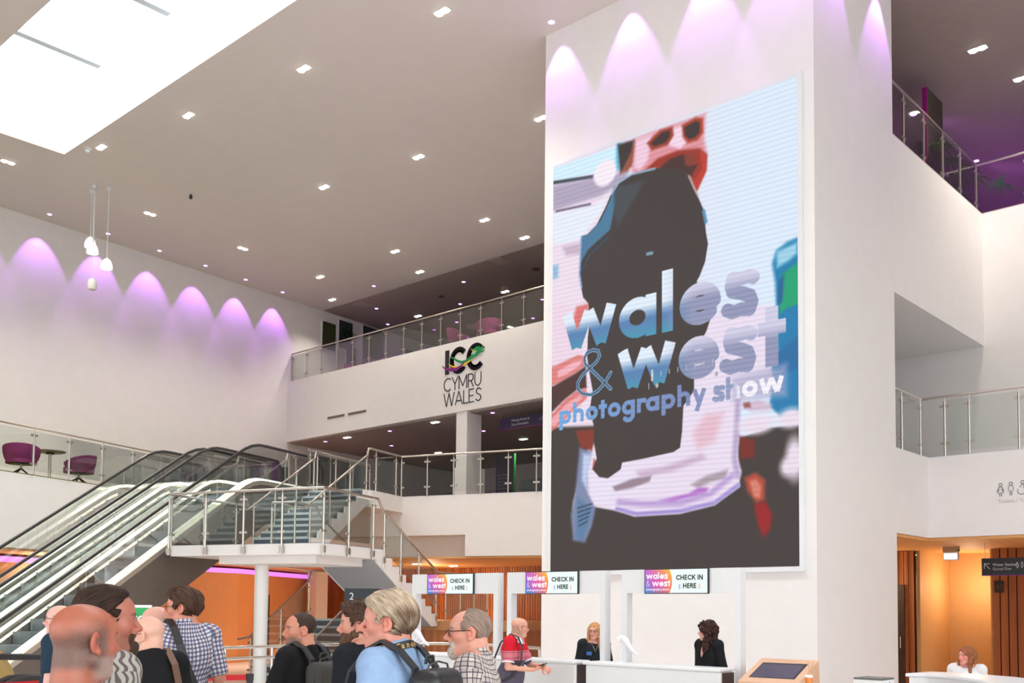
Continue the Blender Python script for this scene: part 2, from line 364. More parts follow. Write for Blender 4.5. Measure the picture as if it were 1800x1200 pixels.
# ================================================================ balustrades
def lerp(p, q, t): return tuple(a + (b - a) * t for a, b in zip(p, q))
def seglen(p, q): return math.dist(p[:2], q[:2])
SMALL = {}
def small(name, size, loc, rz, parent):
    if size not in SMALL:
        o = MB().obox((0, 0, 0), *size).build(name, STEELD); SMALL[size] = o.data; bpy.data.objects.remove(o)
    o = bpy.data.objects.new(name, SMALL[size]); col.objects.link(o); o.parent = parent
    o.location = tolocal(parent, [loc])[0]
    p = parent; a = rz
    while p is not None: a -= p.rotation_euler[2]; p = p.parent
    o.rotation_euler = (0, 0, a)
    return o
def rail_run(root, p, q, ts, h=1.06, post_lo=0.0, glass_lo=.08, r=.022, ends=(True, True), plates=False, clampgap=(.22, .84), glass_top=.97, handrail=True, hoff=0.0):
    """posts at parameters ts between base points p and q, glass between them, handrail above"""
    P = Vector(p); Q = Vector(q); d = Vector((Q.x - P.x, Q.y - P.y, 0)); L = d.length; d.normalize(); nrm = Vector((-d.y, d.x, 0))
    at = lambda t: P.lerp(Q, t)
    for t in ts:
        c = at(t); b = MB()
        b.tube([(c.x, c.y, c.z + post_lo), (c.x, c.y, c.z + h - .1)], r, 10); b.tube([(c.x, c.y, c.z + h - .1), (c.x, c.y, c.z + h)], r * .42, 6)
        po = b.build('post', STEEL, root, True)
        for k in clampgap:
            for s in (-1, 1):
                if (t <= 1e-6 and s < 0) or (t >= 1 - 1e-6 and s > 0): continue
                sl = (Q.z - P.z) / L if L else 0
                small('glass_clamp', (.07, .03, .045), (c.x + s * d.x * .055, c.y + s * d.y * .055, c.z + k * h + s * .055 * sl), math.atan2(d.y, d.x), po)
        if plates:
            small('bracket', (.09, .05, .13), (c.x - nrm.x * .0, c.y - nrm.y * .0, c.z - .12), math.atan2(d.y, d.x), po)
    for t0, t1 in zip(ts, ts[1:]):
        g = .035 / L; a = at(t0 + g); c = at(t1 - g); n = nrm * .005
        lo = glass_lo; hi = h * glass_top - .04
        MB().hexa([(a.x - n.x, a.y - n.y, a.z + lo), (c.x - n.x, c.y - n.y, c.z + lo), (c.x + n.x, c.y + n.y, c.z + lo), (a.x + n.x, a.y + n.y, a.z + lo)],
                  [(a.x - n.x, a.y - n.y, a.z + hi), (c.x - n.x, c.y - n.y, c.z + hi), (c.x + n.x, c.y + n.y, c.z + hi), (a.x + n.x, a.y + n.y, a.z + hi)]).build('glass_panel', GLASS, root)
def handrail(root, pts, r=.024, m=None):
    MB().tube(pts, r, 10).build('handrail', m or STEEL, root, True)
def up(p, h): return (p[0], p[1], p[2] + h)
def frac(a0, a1, vals): return [(v - a0) / (a1 - a0) for v in vals]
# upper right gallery
r = thing('balustrade', 'glass and steel balustrade on the upper right gallery, in front of palms', 'railing', (-7.1, 18, 10.43))
A, B, Cc = (-7.12, 17.9, 10.43), (-7.12, 22.9, 10.43), (13.8, 22.9, 10.43)
rail_run(r, A, B, frac(17.9, 22.9, [18.71, 19.74, 20.78, 21.81, 22.84]), h=1.13); rail_run(r, B, Cc, [i * 1.03 / 20.92 for i in range(1, 20)], h=1.13)
handrail(r, [up(A, 1.13), up(B, 1.13), up(Cc, 1.13)])
r = thing('balustrade', 'glass balustrade of the lower right gallery above the toilet symbols', 'railing', (-7.1, 18, 4.68))
A, B, Cc = (-7.13, 17.9, 4.68), (-7.13, 19.5, 4.68), (13.8, 19.5, 4.68)
rail_run(r, A, B, frac(17.9, 19.5, [18.48, 19.40]), h=1.14); rail_run(r, B, Cc, [0.02] + [i * .86 / 20.93 for i in range(1, 23)], h=1.14)
handrail(r, [up(A, 1.14), up(B, 1.14), up(Cc, 1.14)])
# upper left gallery
r = thing('balustrade', 'long glass balustrade on the gallery above the black wall lettering', 'railing', (-25, 21.8, 9.94))
A, B = (-30.95, 21.78, 9.94), (-12.7, 21.78, 9.94)
rail_run(r, A, B, frac(-30.95, -12.7, [-30.85 + .878 * i for i in range(21)]), h=1.08); handrail(r, [up(A, 1.08), up(B, 1.08)])
# left balcony
r = thing('balustrade', 'glass balustrade of the left balcony in front of two magenta chairs', 'railing', ew(15, -19.1, 4.68))
A, B = ew(4.5, -19.1, 4.68), ew(22.9, -19.1, 4.68)
rail_run(r, A, B, frac(4.5, 22.9, [4.52 + 1.017 * i for i in range(19)]), h=1.06); handrail(r, [up(A, 1.06), up(B, 1.06)])
# first floor edge
r = thing('balustrade', 'glass balustrade along the first floor lobby beside the square column', 'railing', ew(23.5, -11, 4.68))
A0, A, B = ew(21.95, -13.38, 4.68), ew(23.47, -13.33, 4.68), ew(23.47, -8.1, 4.68)
rail_run(r, A, B, frac(-13.33, -8.1, [-13.33 + .776 * i for i in range(7)]), h=1.07)
rail_run(r, A0, A, [.18, .82], h=1.07, post_lo=-.2, plates=True)
handrail(r, [up(A0, 1.07), up(A, 1.07), up(B, 1.07)])
# ================================================================ dog-leg staircase with landing
ZL = 2.98
st = thing('staircase', 'white dog-leg staircase with glass sides and a landing on a round column', 'staircase', ew(17.6, -13.0, 0), T19)
LW0, LW1, LE0, LE1 = -14.95, -11.18, 16.62, 18.75
b = MB(); b.prism([ew(LE0, LW0)[:2], ew(LE0, LW1)[:2], ew(LE1 + .1, LW1)[:2], ew(19.15, -12.9)[:2], ew(19.15, LW0)[:2]], ZL - .22, ZL)
b.ewbox(16.95, -13.95, 2.6, 18.7, -11.55, ZL - .22)
b.build('landing', WALL, st)
MB().prism([ew(LE0 + .03, LW0 + .03)[:2], ew(LE0 + .03, LW1 - .03)[:2], ew(LE1, LW1 - .03)[:2], ew(19.1, -12.9)[:2], ew(19.1, LW0 + .03)[:2]], ZL, ZL + .012).build('landing_finish', TREAD, st)
def flight(e0, z0, e1, z1, w0, w1, n, nm, thick=.2, closed=True, drop=.0):
    """n risers from (e0,z0) up or down to (e1,z1)"""
    b = MB(); de = (e1 - e0) / n; dz = (z1 - z0) / n; pr = []
    prof = []
    for i in range(n):
        if dz > 0: prof += [(e0 + i * de, z0 + i * dz), (e0 + i * de, z0 + (i + 1) * dz)]
        else: prof += [(e0 + i * de, z0 + i * dz), (e0 + (i + 1) * de, z0 + i * dz)]
    prof.append((e1, z1))
    sl = dz / de; t = thick
    if dz > 0: low = [(e1 + .02, z1 - .02), (e1 + .02, z1 - t - .05), (e0 + .25, z0 - t + .02), (e0, z0 - t)]
    else: low = [(e1, z1 - .02), (e1 - .0, z1 - .12), (e1 - .25, z1 - .13), (e0 - .05, z0 - t - .1), (e0 - .05, z0)]
    poly = prof + low
    vec = Vector(ew(0, w1)) - Vector(ew(0, w0))
    for (ws, we) in ((w0, w0 + .04), (w1 - .04, w1)):
        b.extr([ew(e, ws, z) for e, z in poly], tuple(Vector(ew(0, we)) - Vector(ew(0, ws))), 0)
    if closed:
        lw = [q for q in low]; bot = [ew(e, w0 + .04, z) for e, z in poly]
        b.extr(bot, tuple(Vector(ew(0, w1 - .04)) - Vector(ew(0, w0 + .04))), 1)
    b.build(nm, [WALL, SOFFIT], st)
    tb = MB(); nb = MB()
    for i in range(n):
        zt = z0 + (i + 1) * dz if dz > 0 else z0 + i * dz
        ea = e0 + i * de; sg = 1
        tb.ewbox(ea - .01, w0 + .05, zt + .001, ea + de, w1 - .05, zt + .02)
        en = ea if dz > 0 else ea + de
        nb.ewbox(min(en - .015, en + .045 * (1 if dz > 0 else -1)), w0 + .05, zt - .035, max(en - .015, en + .045 * (1 if dz > 0 else -1)) , w1 - .05, zt + .024)
        if dz > 0: tb.ewbox(ea - .008, w0 + .05, zt - dz + .02, ea + .002, w1 - .05, zt - .03)
    tr = tb.build('treads', TREAD, st); nb.build('nosings', NOSING, tr)
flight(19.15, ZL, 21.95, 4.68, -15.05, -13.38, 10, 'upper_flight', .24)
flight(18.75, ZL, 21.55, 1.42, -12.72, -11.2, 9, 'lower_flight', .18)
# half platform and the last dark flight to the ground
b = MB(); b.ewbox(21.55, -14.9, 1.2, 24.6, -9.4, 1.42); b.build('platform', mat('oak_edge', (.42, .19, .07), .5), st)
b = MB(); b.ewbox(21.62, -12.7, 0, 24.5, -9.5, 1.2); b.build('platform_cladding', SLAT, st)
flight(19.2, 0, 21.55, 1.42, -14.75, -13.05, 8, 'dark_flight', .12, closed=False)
# stair balustrades
r = thing('balustrade', 'glass and steel stair balustrade wrapping the white landing', 'railing', ew(16.6, -13, ZL))
H = 1.08
pts = [ew(19.0, -14.98, ZL), ew(16.585, -14.98, ZL), ew(16.585, -11.14, ZL), ew(18.75, -11.14, ZL)]
rail_run(r, pts[0], pts[1], [.1, .55, .97], H, -.05); rail_run(r, pts[1], pts[2], [0.0, .25, .5, .745, 1.0], H, -.2, plates=True)
rail_run(r, pts[2], pts[3], [0.22 / 2.1 * 0 + .001, .42, .86], H, -.25, plates=True)
dn = ew(21.6, -11.2, 1.55); rail_run(r, (*ew(18.95, -11.2)[:2], ZL - .08), dn, [0.02, .3, .62, .95], 1.02, -.28, plates=True)
handrail(r, [up(pts[0], H), up(pts[1], H), up(pts[2], H), ew(18.72, -11.2, ZL + H), ew(18.82, -11.2, ZL + H - .12), ew(18.9, -11.2, ZL + H - .22), ew(21.55, -11.2, 2.58), ew(24.4, -11.2, 2.58)], .026)
rail_run(r, ew(21.7, -11.2, 1.42), ew(24.4, -11.2, 1.42), [.1, .4, .7, 1.0], 1.16)
for w_, lbl in ((-15.0, 'left'), (-13.42, 'right')):
    r = thing('balustrade', 'stair balustrade with sloping handrail on the %s of the upper flight' % ('escalator side' if w_ < -14 else 'open side'), 'railing', ew(19.2, w_, ZL))
    a, c = ew(19.2, w_, ZL + .08), ew(21.9, w_, 4.70)
    rail_run(r, a, c, [.08, .38, .7, .98], 1.0, -.15)
    hp = [ew(18.9, w_, ZL + .98), ew(19.2, w_, ZL + 1.0), ew(21.75, w_, 5.5), ew(21.88, w_, 5.56), ew(21.92, w_, 5.75)]
    if w_ > -14: hp = [ew(18.2, -13.3, ZL + .98)] + [ew(18.75, w_, ZL + .98)] + hp[1:] + [ew(22.0, w_, 5.75)]
    else: hp += [ew(23.5, w_, 5.75), ew(24.6, w_, 5.75)]
    handrail(r, hp)
    if w_ < -14: rail_run(r, ew(22.0, w_, 4.68), ew(24.6, w_, 4.68), [0, .33, .66, 1], 1.05)
r = thing('balustrade', 'short glass balustrade doubling the stair rail beside the escalator exit', 'railing', ew(23, -15.3, 4.68))
A, B = ew(21.9, -15.22, 4.68), ew(24.8, -15.22, 4.68); rail_run(r, A, B, [.03, .36, .7, 1], 1.13); handrail(r, [up(A, 1.13), up(B, 1.13)])
r = thing('balustrade', 'short glass balustrade at the inner foot of the upper flight', 'railing', ew(18.6, -12.8, ZL))
A, B = ew(17.9, -13.35, ZL), ew(17.9, -12.75, ZL); rail_run(r, A, B, [0, 1], .98); handrail(r, [up(A, .98), up(B, .98), ew(18.7, -12.75, ZL + .95), ew(18.85, -12.75, ZL + .75), ew(21.5, -12.75, 2.45)])
for w_, lbl in ((-14.8, 'left handrail of the dark ground flight, in front of the orange wall'), (-13.0, 'right handrail of the dark ground flight, rising to the dark totem')):
    r = thing('balustrade', 'steel ' + lbl, 'railing', ew(19.2, w_, 0))
    rail_run(r, ew(19.1, w_, .05), ew(21.5, w_, 1.44), [.02, .5, .98], 1.0)
    hp = [ew(18.7, w_, .98), ew(19.1, w_, 1.02), ew(21.4, w_, 2.36), ew(21.5, w_, 2.48), ew(21.52, w_, 2.62)]
    if w_ < -14: hp += [ew(22.6, w_, 2.62)]
    handrail(r, hp, m=STEEL)
# ================================================================ escalators
LIT = mat('balustrade_light', (.9, .9, .85), .4, emit=(1.0, .97, .82), es=2.2)
DECK = mat('escalator_deck', (.62, .58, .52), .3, .8)
STEPM = mat('escalator_step', (.22, .27, .31), .45, .4, noise=.08, nscale=20)
SL = .613
def esc_z(e): return min(max((e - 12.25) * SL, 0), 4.68)
def smoothz(e, off):
    return sum(esc_z(e + k * .18) for k in (-2, -1, 0, 1, 2)) / 5 + off
def escalator(wc, label):
    r = thing('escalator', label, 'escalator', ew(16, wc, 0), T19)
    es = [10.9 + i * .28 for i in range(43)]
    for s in (-1, 1):
        w_ = wc + s * .65
        hp = [ew(10.75, w_, .35), ew(10.62, w_, .55), ew(10.62, w_, .75), ew(10.72, w_, .9)] + [ew(e, w_, smoothz(e, 1.0)) for e in es] + [ew(22.72, w_, 5.62), ew(22.86, w_, 5.45), ew(22.9, w_, 5.25), ew(22.86, w_, 5.05)]
        MB().tube(hp, .038, 8).build('handrail', BLACK, r, True)
        for k in range(6):
            ea, eb = 10.9 + k * 1.98, 10.9 + (k + 1) * 1.98 - .015
            n = 8; b = MB(); q = [ea + (eb - ea) * i / n for i in range(n + 1)]
            for i in range(n):
                b.hexa([ew(q[i], w_ - .006, smoothz(q[i], .16)), ew(q[i + 1], w_ - .006, smoothz(q[i + 1], .16)), ew(q[i + 1], w_ + .006, smoothz(q[i + 1], .16)), ew(q[i], w_ + .006, smoothz(q[i], .16))],
                       [ew(q[i], w_ - .006, smoothz(q[i], .97)), ew(q[i + 1], w_ - .006, smoothz(q[i + 1], .97)), ew(q[i + 1], w_ + .006, smoothz(q[i + 1], .97)), ew(q[i], w_ + .006, smoothz(q[i], .97))])
            b.build('glass_panel', GLASS, r)
        def strip(nm, wa, wb, za, zb, m):
            b = MB()
            for i in range(len(es) - 1):
                e0, e1 = es[i], es[i + 1]
                b.hexa([ew(e0, wa, smoothz(e0, za)), ew(e1, wa, smoothz(e1, za)), ew(e1, wb, smoothz(e1, za)), ew(e0, wb, smoothz(e0, za))], [ew(e0, wa, smoothz(e0, zb)), ew(e1, wa, smoothz(e1, zb)), ew(e1, wb, smoothz(e1, zb)), ew(e0, wb, smoothz(e0, zb))])
            return b.build(nm, m, r)
        strip('deck', w_ - .085, w_ + .085, .02, .13, DECK); strip('skirt', w_ - s * .1, w_ - s * .13, -.4, .1, STEELD)
        strip('light_strip', w_ - s * .06, w_ - s * .115, .135, .2, LIT)
        strip('light_strip', w_ - s * .125, w_ - s * .13, -.05, .02, LIT)
    # steps
    b = MB(); e = 11.0
    while e < 22.3:
        z = esc_z(e); b.ewbox(e, wc - .51, z - .42, e + .395, wc + .51, z)
        e += .4
    b.build('steps', STEPM, r)
    b = MB(); top = [(e, max(smoothz(e, .015), .02)) for e in es]
    low = [(22.6, 4.1), (20.4, 3.75), (13.9, 0.01), (10.9, 0.01)]
    for s in (-1, 1): b.extr([ew(e, wc + s * .65 - .08, z) for e, z in top + low], tuple(Vector(ew(0, .16))), 0)
    b.extr([ew(e, wc - .58, z) for e, z in [(10.9, .02)] + [(e, max(z - .42, .02)) for e, z in top] + low], tuple(Vector(ew(0, 1.16))), 0)
    b.build('truss', BROWN, r)
escalator(-17.8, 'left escalator beside the white balcony wall, lit steps rising to the first floor')
escalator(-16.1, 'right escalator with brown underside, between left escalator and white staircase')
# ================================================================ ceiling lamps, their light and added fill points
WARM = (1.0, .88, .77)
VIO = (.60, .20, 1.0)
def copy_lamp(o):                # lamp body without the light of the first one
    c = o.copy(); col.objects.link(c)
    for ch in o.children:
        if ch.type == 'MESH': k = ch.copy(); col.objects.link(k); k.parent = c
    return c
def twin(x, y, z, ax, label, group, energy, proto=[None]):
    if proto[0] is None:
        r = thing('ceiling_downlight', label, 'ceiling light', (0, 0, 0), 0, group)
        MB().box(-.18, -.09, -.012, .18, .09, -.002).build('frame', WHITE, r)
        for s in (-1, 1): MB().lathe([(.07, -.03), (.072, -.013)], (s * .085, 0, 0), 14).build('lens', LAMPW, r, True)
        proto[0] = r
    else:
        r = copy_lamp(proto[0])
    r.location = (x, y, z); r.rotation_euler = (0, 0, 0 if ax == 'x' else PI / 2); tag(r, label, group=group)
    if energy:
        l = spot('downlight_beam', (x, y, z - .06), (x, y, z - 5), energy, WARM, 110, .8, .1)
        l.parent = r; l.location = (0, 0, -.06); l.rotation_euler = (0, 0, 0)
    return r
E13 = 640
hall = [(-13.53, 12.76, 'x', 'above the middle top edge, nearest the white tower front'), (-17.18, 12.25, 'x', 'second from the tower in the row beside the skylight'), (-20.85, 11.71, 'x', 'third from the tower in the row beside the skylight'),
        (-23.96, 11.14, 'x', 'right beside the skylight corner'), (-26.59, 9.95, 'y', 'at the far left between skylight and violet washed wall'), (-14.83, 17.15, 'x', 'half hidden behind the white tower edge'),
        (-18.44, 16.65, 'x', 'first full one left of the tower in the second row'), (-21.71, 16.22, 'x', 'second left of the tower in the second row'), (-27.03, 14.06, 'y', 'right of the hanging pendants near the left wall'),
        (-20.04, 20.71, 'x', 'first left of the tower in the third row'), (-23.98, 20.73, 'x', 'second left of the tower in the third row'), (-27.45, 17.41, 'y', 'second along the left wall after the pendants')]
for i, (x, y, ax, l) in enumerate(hall): twin(x, y, 13, ax, 'warm twin ceiling downlight ' + l, 'downlights of the hall ceiling', E13)
for x, y, l in [(-20.09, 22.52, 'nearest the tower over the left gallery edge'), (-24.84, 22.57, 'second from the tower over the left gallery edge'), (-27.83, 20.70, 'over the left end of the gallery, by the wall scallops'), (-24.02, 25.91, 'just above the gallery handrail, near the two chairs'), (-28.62, 25.94, 'just above the gallery handrail, left of the lettering'), (-29.58, 22.57, 'above the green wall panels')]:
    twin(x, y, 12.96 if y > 23.2 else 13, 'x', 'warm twin ceiling downlight ' + l, 'downlights over the left gallery', 150 if y > 23 else 400)
for x, y, l in [(-28.04, 22.16, 'furthest left under the lettered gallery'), (-23.49, 22.10, 'left of the square column under the gallery'), (-23.45, 26.32, 'right of the square column, low above the lobby rail'), (-28.07, 26.59, 'just over the lobby handrail')]:
    twin(x, y, 7.68, 'x', 'warm twin downlight ' + l, 'downlights of the first floor lobby', 260)
for x, y, l in [(-6.37, 20.64, 'of the upper right gallery, nearest the tower'), (-6.03, 22.4, 'of the upper right gallery at the right picture edge')]:
    twin(x, y, 12.955, 'x', 'warm twin ceiling downlight ' + l, 'downlights over the right gallery', 520)
for x, y, l in [(-21.92, 19.97, 'left one above the cedar slat wall'), (-22.05, 21.6, 'right one above the cedar slat wall'), (-24.9, 16.9, 'left of the round column under the landing'), (-26.9, 20.6, 'right of the round column, above the dark stair')]:
    twin(x, y, 3.02, 'x', 'twin downlight in the orange ceiling, ' + l, 'downlights of the orange ceiling', 260)
twin(-9.0, 23.9, 3.1, 'x', 'bright downlight in the orange recess beside the exit sign', 'downlights of the orange ceiling', 230)
for x, y in ((-24.0, 13.0), (-25.0, 19.0), (-22.5, 21.0), (-5, 24.2), (-7.6, 23.6), (-9.5, 21.5), (-3, 21.0), (-25.2, 10.5)):  # bare fill points in mid-air, added to brighten the orange soffits and walls
    l = bpy.data.lights.new('soffit_fill', 'POINT'); l.energy = 82 if x < -20 else 40; l.color = (1, .74, .46); l.shadow_soft_size = .12
    o = bpy.data.objects.new('soffit_fill', l); col.objects.link(o); o.location = (x, y, 2.35)
def vspot(x, y, z, label, group, to=None, energy=0, size=80, proto=[None]):
    if proto[0] is None:
        r = thing('violet_spotlight', label, 'spotlight', (0, 0, 0), 0, group)
        MB().lathe([(.085, -.012), (.085, -.002)], (0, 0, 0), 14).build('ring', WHITE, r); MB().lathe([(.06, -.02), (.062, -.011)], (0, 0, 0), 14).build('lens', LAMPP, r)
        proto[0] = r
    else: r = copy_lamp(proto[0])
    r.location = (x, y, z); tag(r, label, group=group)
    if energy:
        l = spot('violet_beam', (0, 0, -.07), (to[0] - x, to[1] - y, to[2] - z + .07), energy, VIO, size, .35, .05); l.parent = r
    return r
PW_ = 150
for i, (x, y) in enumerate([(-29.29, 12.16), (-29.48, 14.0), (-29.66, 15.78), (-29.8, 17.5), (-30.04, 19.2), (-30.24, 20.86)]):
    vspot(x, y, 13, 'violet ceiling spot washing the left wall, %s from the left' % ['first', 'second', 'third', 'fourth', 'fifth', 'sixth'][i], 'violet spots along the left wall', (x - .62, y, 11.2), PW_, 62)
vspot(-29.05, 10.3, 13, 'violet ceiling spot on the left wall just outside the picture', 'violet spots along the left wall', (-29.7, 10.3, 11.2), PW_, 62)
for i, x in enumerate([-12.19, -10.55, -8.95, -7.5]):
    vspot(x, 14.38, 13, 'violet ceiling spot in front of the big screen tower, %s from its left edge' % ['first', 'second', 'third', 'fourth'][i], 'violet spots on the tower', (x, 14.75, 11.4), 170, 60)
for y, l in ((15.3, 'nearer'), (17.2, 'further')):
    vspot(-6.7, y, 13, 'violet ceiling spot on the side face of the tower, the %s one' % l, 'violet spots on the tower', (-7.05, y, 11.4), 170, 60)
gl = [(-27.19, 22.54, 'left row, nearest the hall'), (-29.1, 24.27, 'left row, middle'), (-30.4, 25.95, 'left row, furthest'), (-24.39, 24.2, 'middle row, nearest the hall'), (-26.29, 25.92, 'middle row, middle'), (-28.08, 27.51, 'middle row, seen over the handrail'), (-23.62, 27.47, 'right row, beside the tower'), (-25.44, 29.04, 'right row, seen through the glass')]
for x, y, l in gl:
    vspot(x, y, 12.965 if y > 23.2 else 13, 'violet ceiling spot over the left gallery, ' + l, 'violet spots over the left gallery', (x, y, 10), 160 if x < -28 else 0, 60)
for x, y, l in [(-29.36, 22.22, 'above the escalator exit'), (-25.87, 22.25, 'left of the first lobby lamp'), (-28.19, 24.34, 'second row, left'), (-23.4, 24.25, 'second row, behind the square column'), (-20.99, 22.14, 'right of the square column')]:
    vspot(x, y, 7.68, 'violet spot in the lobby ceiling, ' + l, 'violet spots of the lobby ceiling', (x, y, 5), 60 if x < -25 else 0, 90)
for x, y, l in [(-8.32, 22.47, 'nearest the tower'), (-8.05, 25.85, 'beside the gallery corner post')]:
    vspot(x, y, 12.955, 'violet ceiling spot over the right gallery, ' + l, 'violet spots over the right gallery', (x + 1, y + 2, 10.4), 700, 110)
# pendants
GLOW = mat('pendant_glass', (.9, .88, .85), .3, emit=(1.0, .95, .88), es=1.5)
GLOWO = mat('pendant_glass_unlit', (.78, .75, .72), .25)
for x, y, z, l, on in [(-26.69, 12.19, 11.55, 'left, highest of the four', 1), (-26.35, 12.1, 11.28, 'overlapping the highest one', 1), (-26.19, 12.43, 10.91, 'right of the group', 1), (-26.4, 12.15, 10.31, 'lowest of the four, unlit', 0)]:
    r = thing('pendant_lamp', 'white dome pendant lamp on a long cord, ' + l, 'pendant lamp', (x, y, z), 0, 'pendant lamps by the left wall')
    MB().tube([(x, y, z + .08), (x, y, 12.97)], .012, 6).build('cord', WHITE, r); MB().lathe([(.06, -.08), (.06, 0)], (x, y, 13), 14).build('ceiling_rose', WHITE, r)
    if on: MB().lathe([(.03, .14), (.075, .11), (.125, .03), (.15, -.07), (.15, -.14), (.13, -.145)], (x, y, z), 20).build('shade', GLOW, r, True)
    else: MB().lathe([(.03, .17), (.09, .14), (.12, .05), (.12, -.06), (.1, -.13), (.03, -.16)], (x, y, z), 20).build('shade', GLOWO, r, True)
# vents, detectors
DARKV = mat('vent_shadow', (.12, .09, .085), .6); GRILL = mat('vent_grille', (.38, .30, .28), .6)
for x, y, s, l in [(-29.07, 23.64, .6, 'above the green wall panels'), (-22.0, 23.5, .55, 'left of the tower, over the gallery')]:
    z = 12.97
    r = thing('ceiling_vent', 'square ceiling air vent ' + l, 'vent', (x, y, z)); MB().box(x - s / 2, y - s / 2, z - .015, x + s / 2, y + s / 2, z - .001).build('frame', GRILL, r)
    b = MB()
    for k in range(7): b.box(x - s / 2 + .05, y - s / 2 + .06 + k * s * .13, z - .03, x + s / 2 - .05, y - s / 2 + .09 + k * s * .13, z - .016)
    b.build('slats', GRILL, r)
for x, y, rr, l in [(-26.17, 24.85, .12, 'left of the middle violet row'), (-21.65, 24.85, .14, 'near the tower edge, over the gallery')]:
    tag(MB().lathe([(rr, -.025), (rr, -.002)], (x, y, 12.97), 18).build('ceiling_speaker', DARKV), 'round ceiling speaker ' + l, 'speaker')
tag(MB().lathe([(.035, -.12), (.05, -.08), (.03, -.002)], (-24.92, 14.13, 13), 12).build('sprinkler', BLACKP), 'small black sprinkler head on the hall ceiling right of the pendants', 'sprinkler')
r = thing('ceiling_detector', 'white dome detector on the ceiling beside the skylight corner', 'smoke detector', (-24.3, 10.95, 13))
MB().lathe([(.09, -.03), (.09, -.002)], (-24.3, 10.95, 13), 16).build('base', WHITE, r); MB().ball((-24.3, 10.95, 12.93), .06, .06, .05).build('dome', WHITE, r, True)
for x0, x1, l in ((-28.44, -27.49, 'left'), (-27.3, -26.33, 'right')):
    r = thing('wall_vent_slot', 'thin %s slot vent in the white gallery front' % l, 'vent', ((x0 + x1) / 2, 21.6, 8.3), 0, 'slot vents in the gallery front')
    MB().box(x0, 21.585, 8.27, x1, 21.599, 8.36).build('frame', GRILL, r); MB().box(x0 + .02, 21.58, 8.29, x1 - .02, 21.586, 8.34).build('slot', DARKV, r)
# ================================================================ lettering
def arc(cx, cy, r, a0, a1, n=18, ry=None):
    ry = ry or r
    return [(cx + r * math.cos(math.radians(a0 + (a1 - a0) * i / n)), cy + ry * math.sin(math.radians(a0 + (a1 - a0) * i / n))) for i in range(n + 1)]
def glyph(ch, h):
    """strokes on centre lines for half stroke width h; x-height (or cap height) 1; returns strokes, advance"""
    R = .5 - h; o = arc(.5, .5, R, 0, 360, 28); rx = 1 - h
    L = {'o': ([o], 1.06), 'a': ([o, [(rx, 0), (rx, 1)]], 1.1), 'e': ([arc(.5, .5, R, 0, 318, 26), [(h, .5), (rx, .5)]], 1.04), 'l': ([[(h, 0), (h, 1.48)]], 2 * h + .12),
         'p': ([o, [(h, -.42), (h, 1)]], 1.1), 'h': ([[(h, 0), (h, 1.48)], arc(.46, .54, .46 - h, 180, 0), [(.92 - h, 0), (.92 - h, .54)]], 1.02), 'g': ([o, [(rx, 1), (rx, -.02)], arc(.5, -.02, R, 0, -140)], 1.1),
         'r': ([[(h, 0), (h, 1)], arc(.46, .54, .46 - h, 180, 62)], .66), 'y': ([[(h * .9, 1), (.48, .06)], [(.96 - h * .9, 1), (.3, -.42)]], .98), 't': ([[(.3, 0), (.3, 1.32)], [(0, 1 - h * .9), (.6, 1 - h * .9)]], .68),
         'w': ([[(h * .8, 1), (.4, h * .5)], [(.4, h * .5), (.74, .95)], [(.74, .95), (1.08, h * .5)], [(1.08, h * .5), (1.48 - h * .8, 1)]], 1.54),
         's': ([[(.66, .82), (.56, .9 - h * .2), (.38, 1 - h), (.2, .9), (.13 + h * .2, .74), (.2, .6), (.4, .52), (.58, .42), (.66 - h * .2, .27), (.58, .12), (.38, h), (.2, .08 + h * .3), (.08, .2)]], .8),
         'C': ([arc(.52, .5, .52 - h, 48, 312, 24, .5 - h)], .98), 'H': ([[(h, 0), (h, 1)], [(.8 - h, 0), (.8 - h, 1)], [(h, .5), (.8 - h, .5)]], .94), 'E': ([[(h, 0), (h, 1)], [(h, 1 - h), (.58, 1 - h)], [(h, .5), (.54, .5)], [(h, h), (.58, h)]], .7),
         'K': ([[(h, 0), (h, 1)], [(h * 1.5, .42), (.7, 1)], [(.3, .6), (.74, 0)]], .84), 'I': ([[(h, 0), (h, 1)]], 2 * h + .14), 'N': ([[(h, 0), (h, 1)], [(h, 1 - h * .5), (.82 - h, h * .5)], [(.82 - h, 0), (.82 - h, 1)]], .96),
         'R': ([[(h, 0), (h, 1)], [(h, 1 - h), (.38, 1 - h)] + arc(.38, .72, .28 - h, 90, -90, 12) + [(h, .44 + h)], [(.36, .46), (.66, 0)]], .78), 'Y': ([[(h * .6, 1), (.4, .45)], [(.8 - h * .6, 1), (.4, .45)], [(.4, .5), (.4, 0)]], .86),
         'M': ([[(h, 0), (h, 1)], [(h, 1), (.5, .2)], [(.5, .2), (1 - h, 1)], [(1 - h, 0), (1 - h, 1)]], 1.12), 'U': ([[(h, 1), (h, .4)] + arc(.4, .4, .4 - h, 180, 360, 14) + [(.8 - h, 1)]], .94), 'W': ([[(h * .6, 1), (.32, 0)], [(.32, 0), (.62, .98)], [(.62, .98), (.92, 0)], [(.92, 0), (1.24 - h * .6, 1)]], 1.3),
         'A': ([[(h * .6, 0), (.43, 1)], [(.43, 1), (.86 - h * .6, 0)], [(.17, .3), (.69, .3)]], .94), 'L': ([[(h, 0), (h, 1)], [(h, h), (.54, h)]], .6), 'S': None, ' ': ([], .4),
         '&': ([[(.95, .1), (.28, .98), (.25, 1.16), (.33, 1.32), (.48, 1.36), (.62, 1.3), (.66, 1.14), (.58, .98), (.2, .66), (.08, .46), (.08, .26), (.2, .1), (.42, .02), (.62, .1), (.82, .34), (.95, .58)]], 1.1)}
    if ch == 'S':
        s, a = L['s']; return [[(x, y) for x, y in s[0]]], a
    return L[ch]
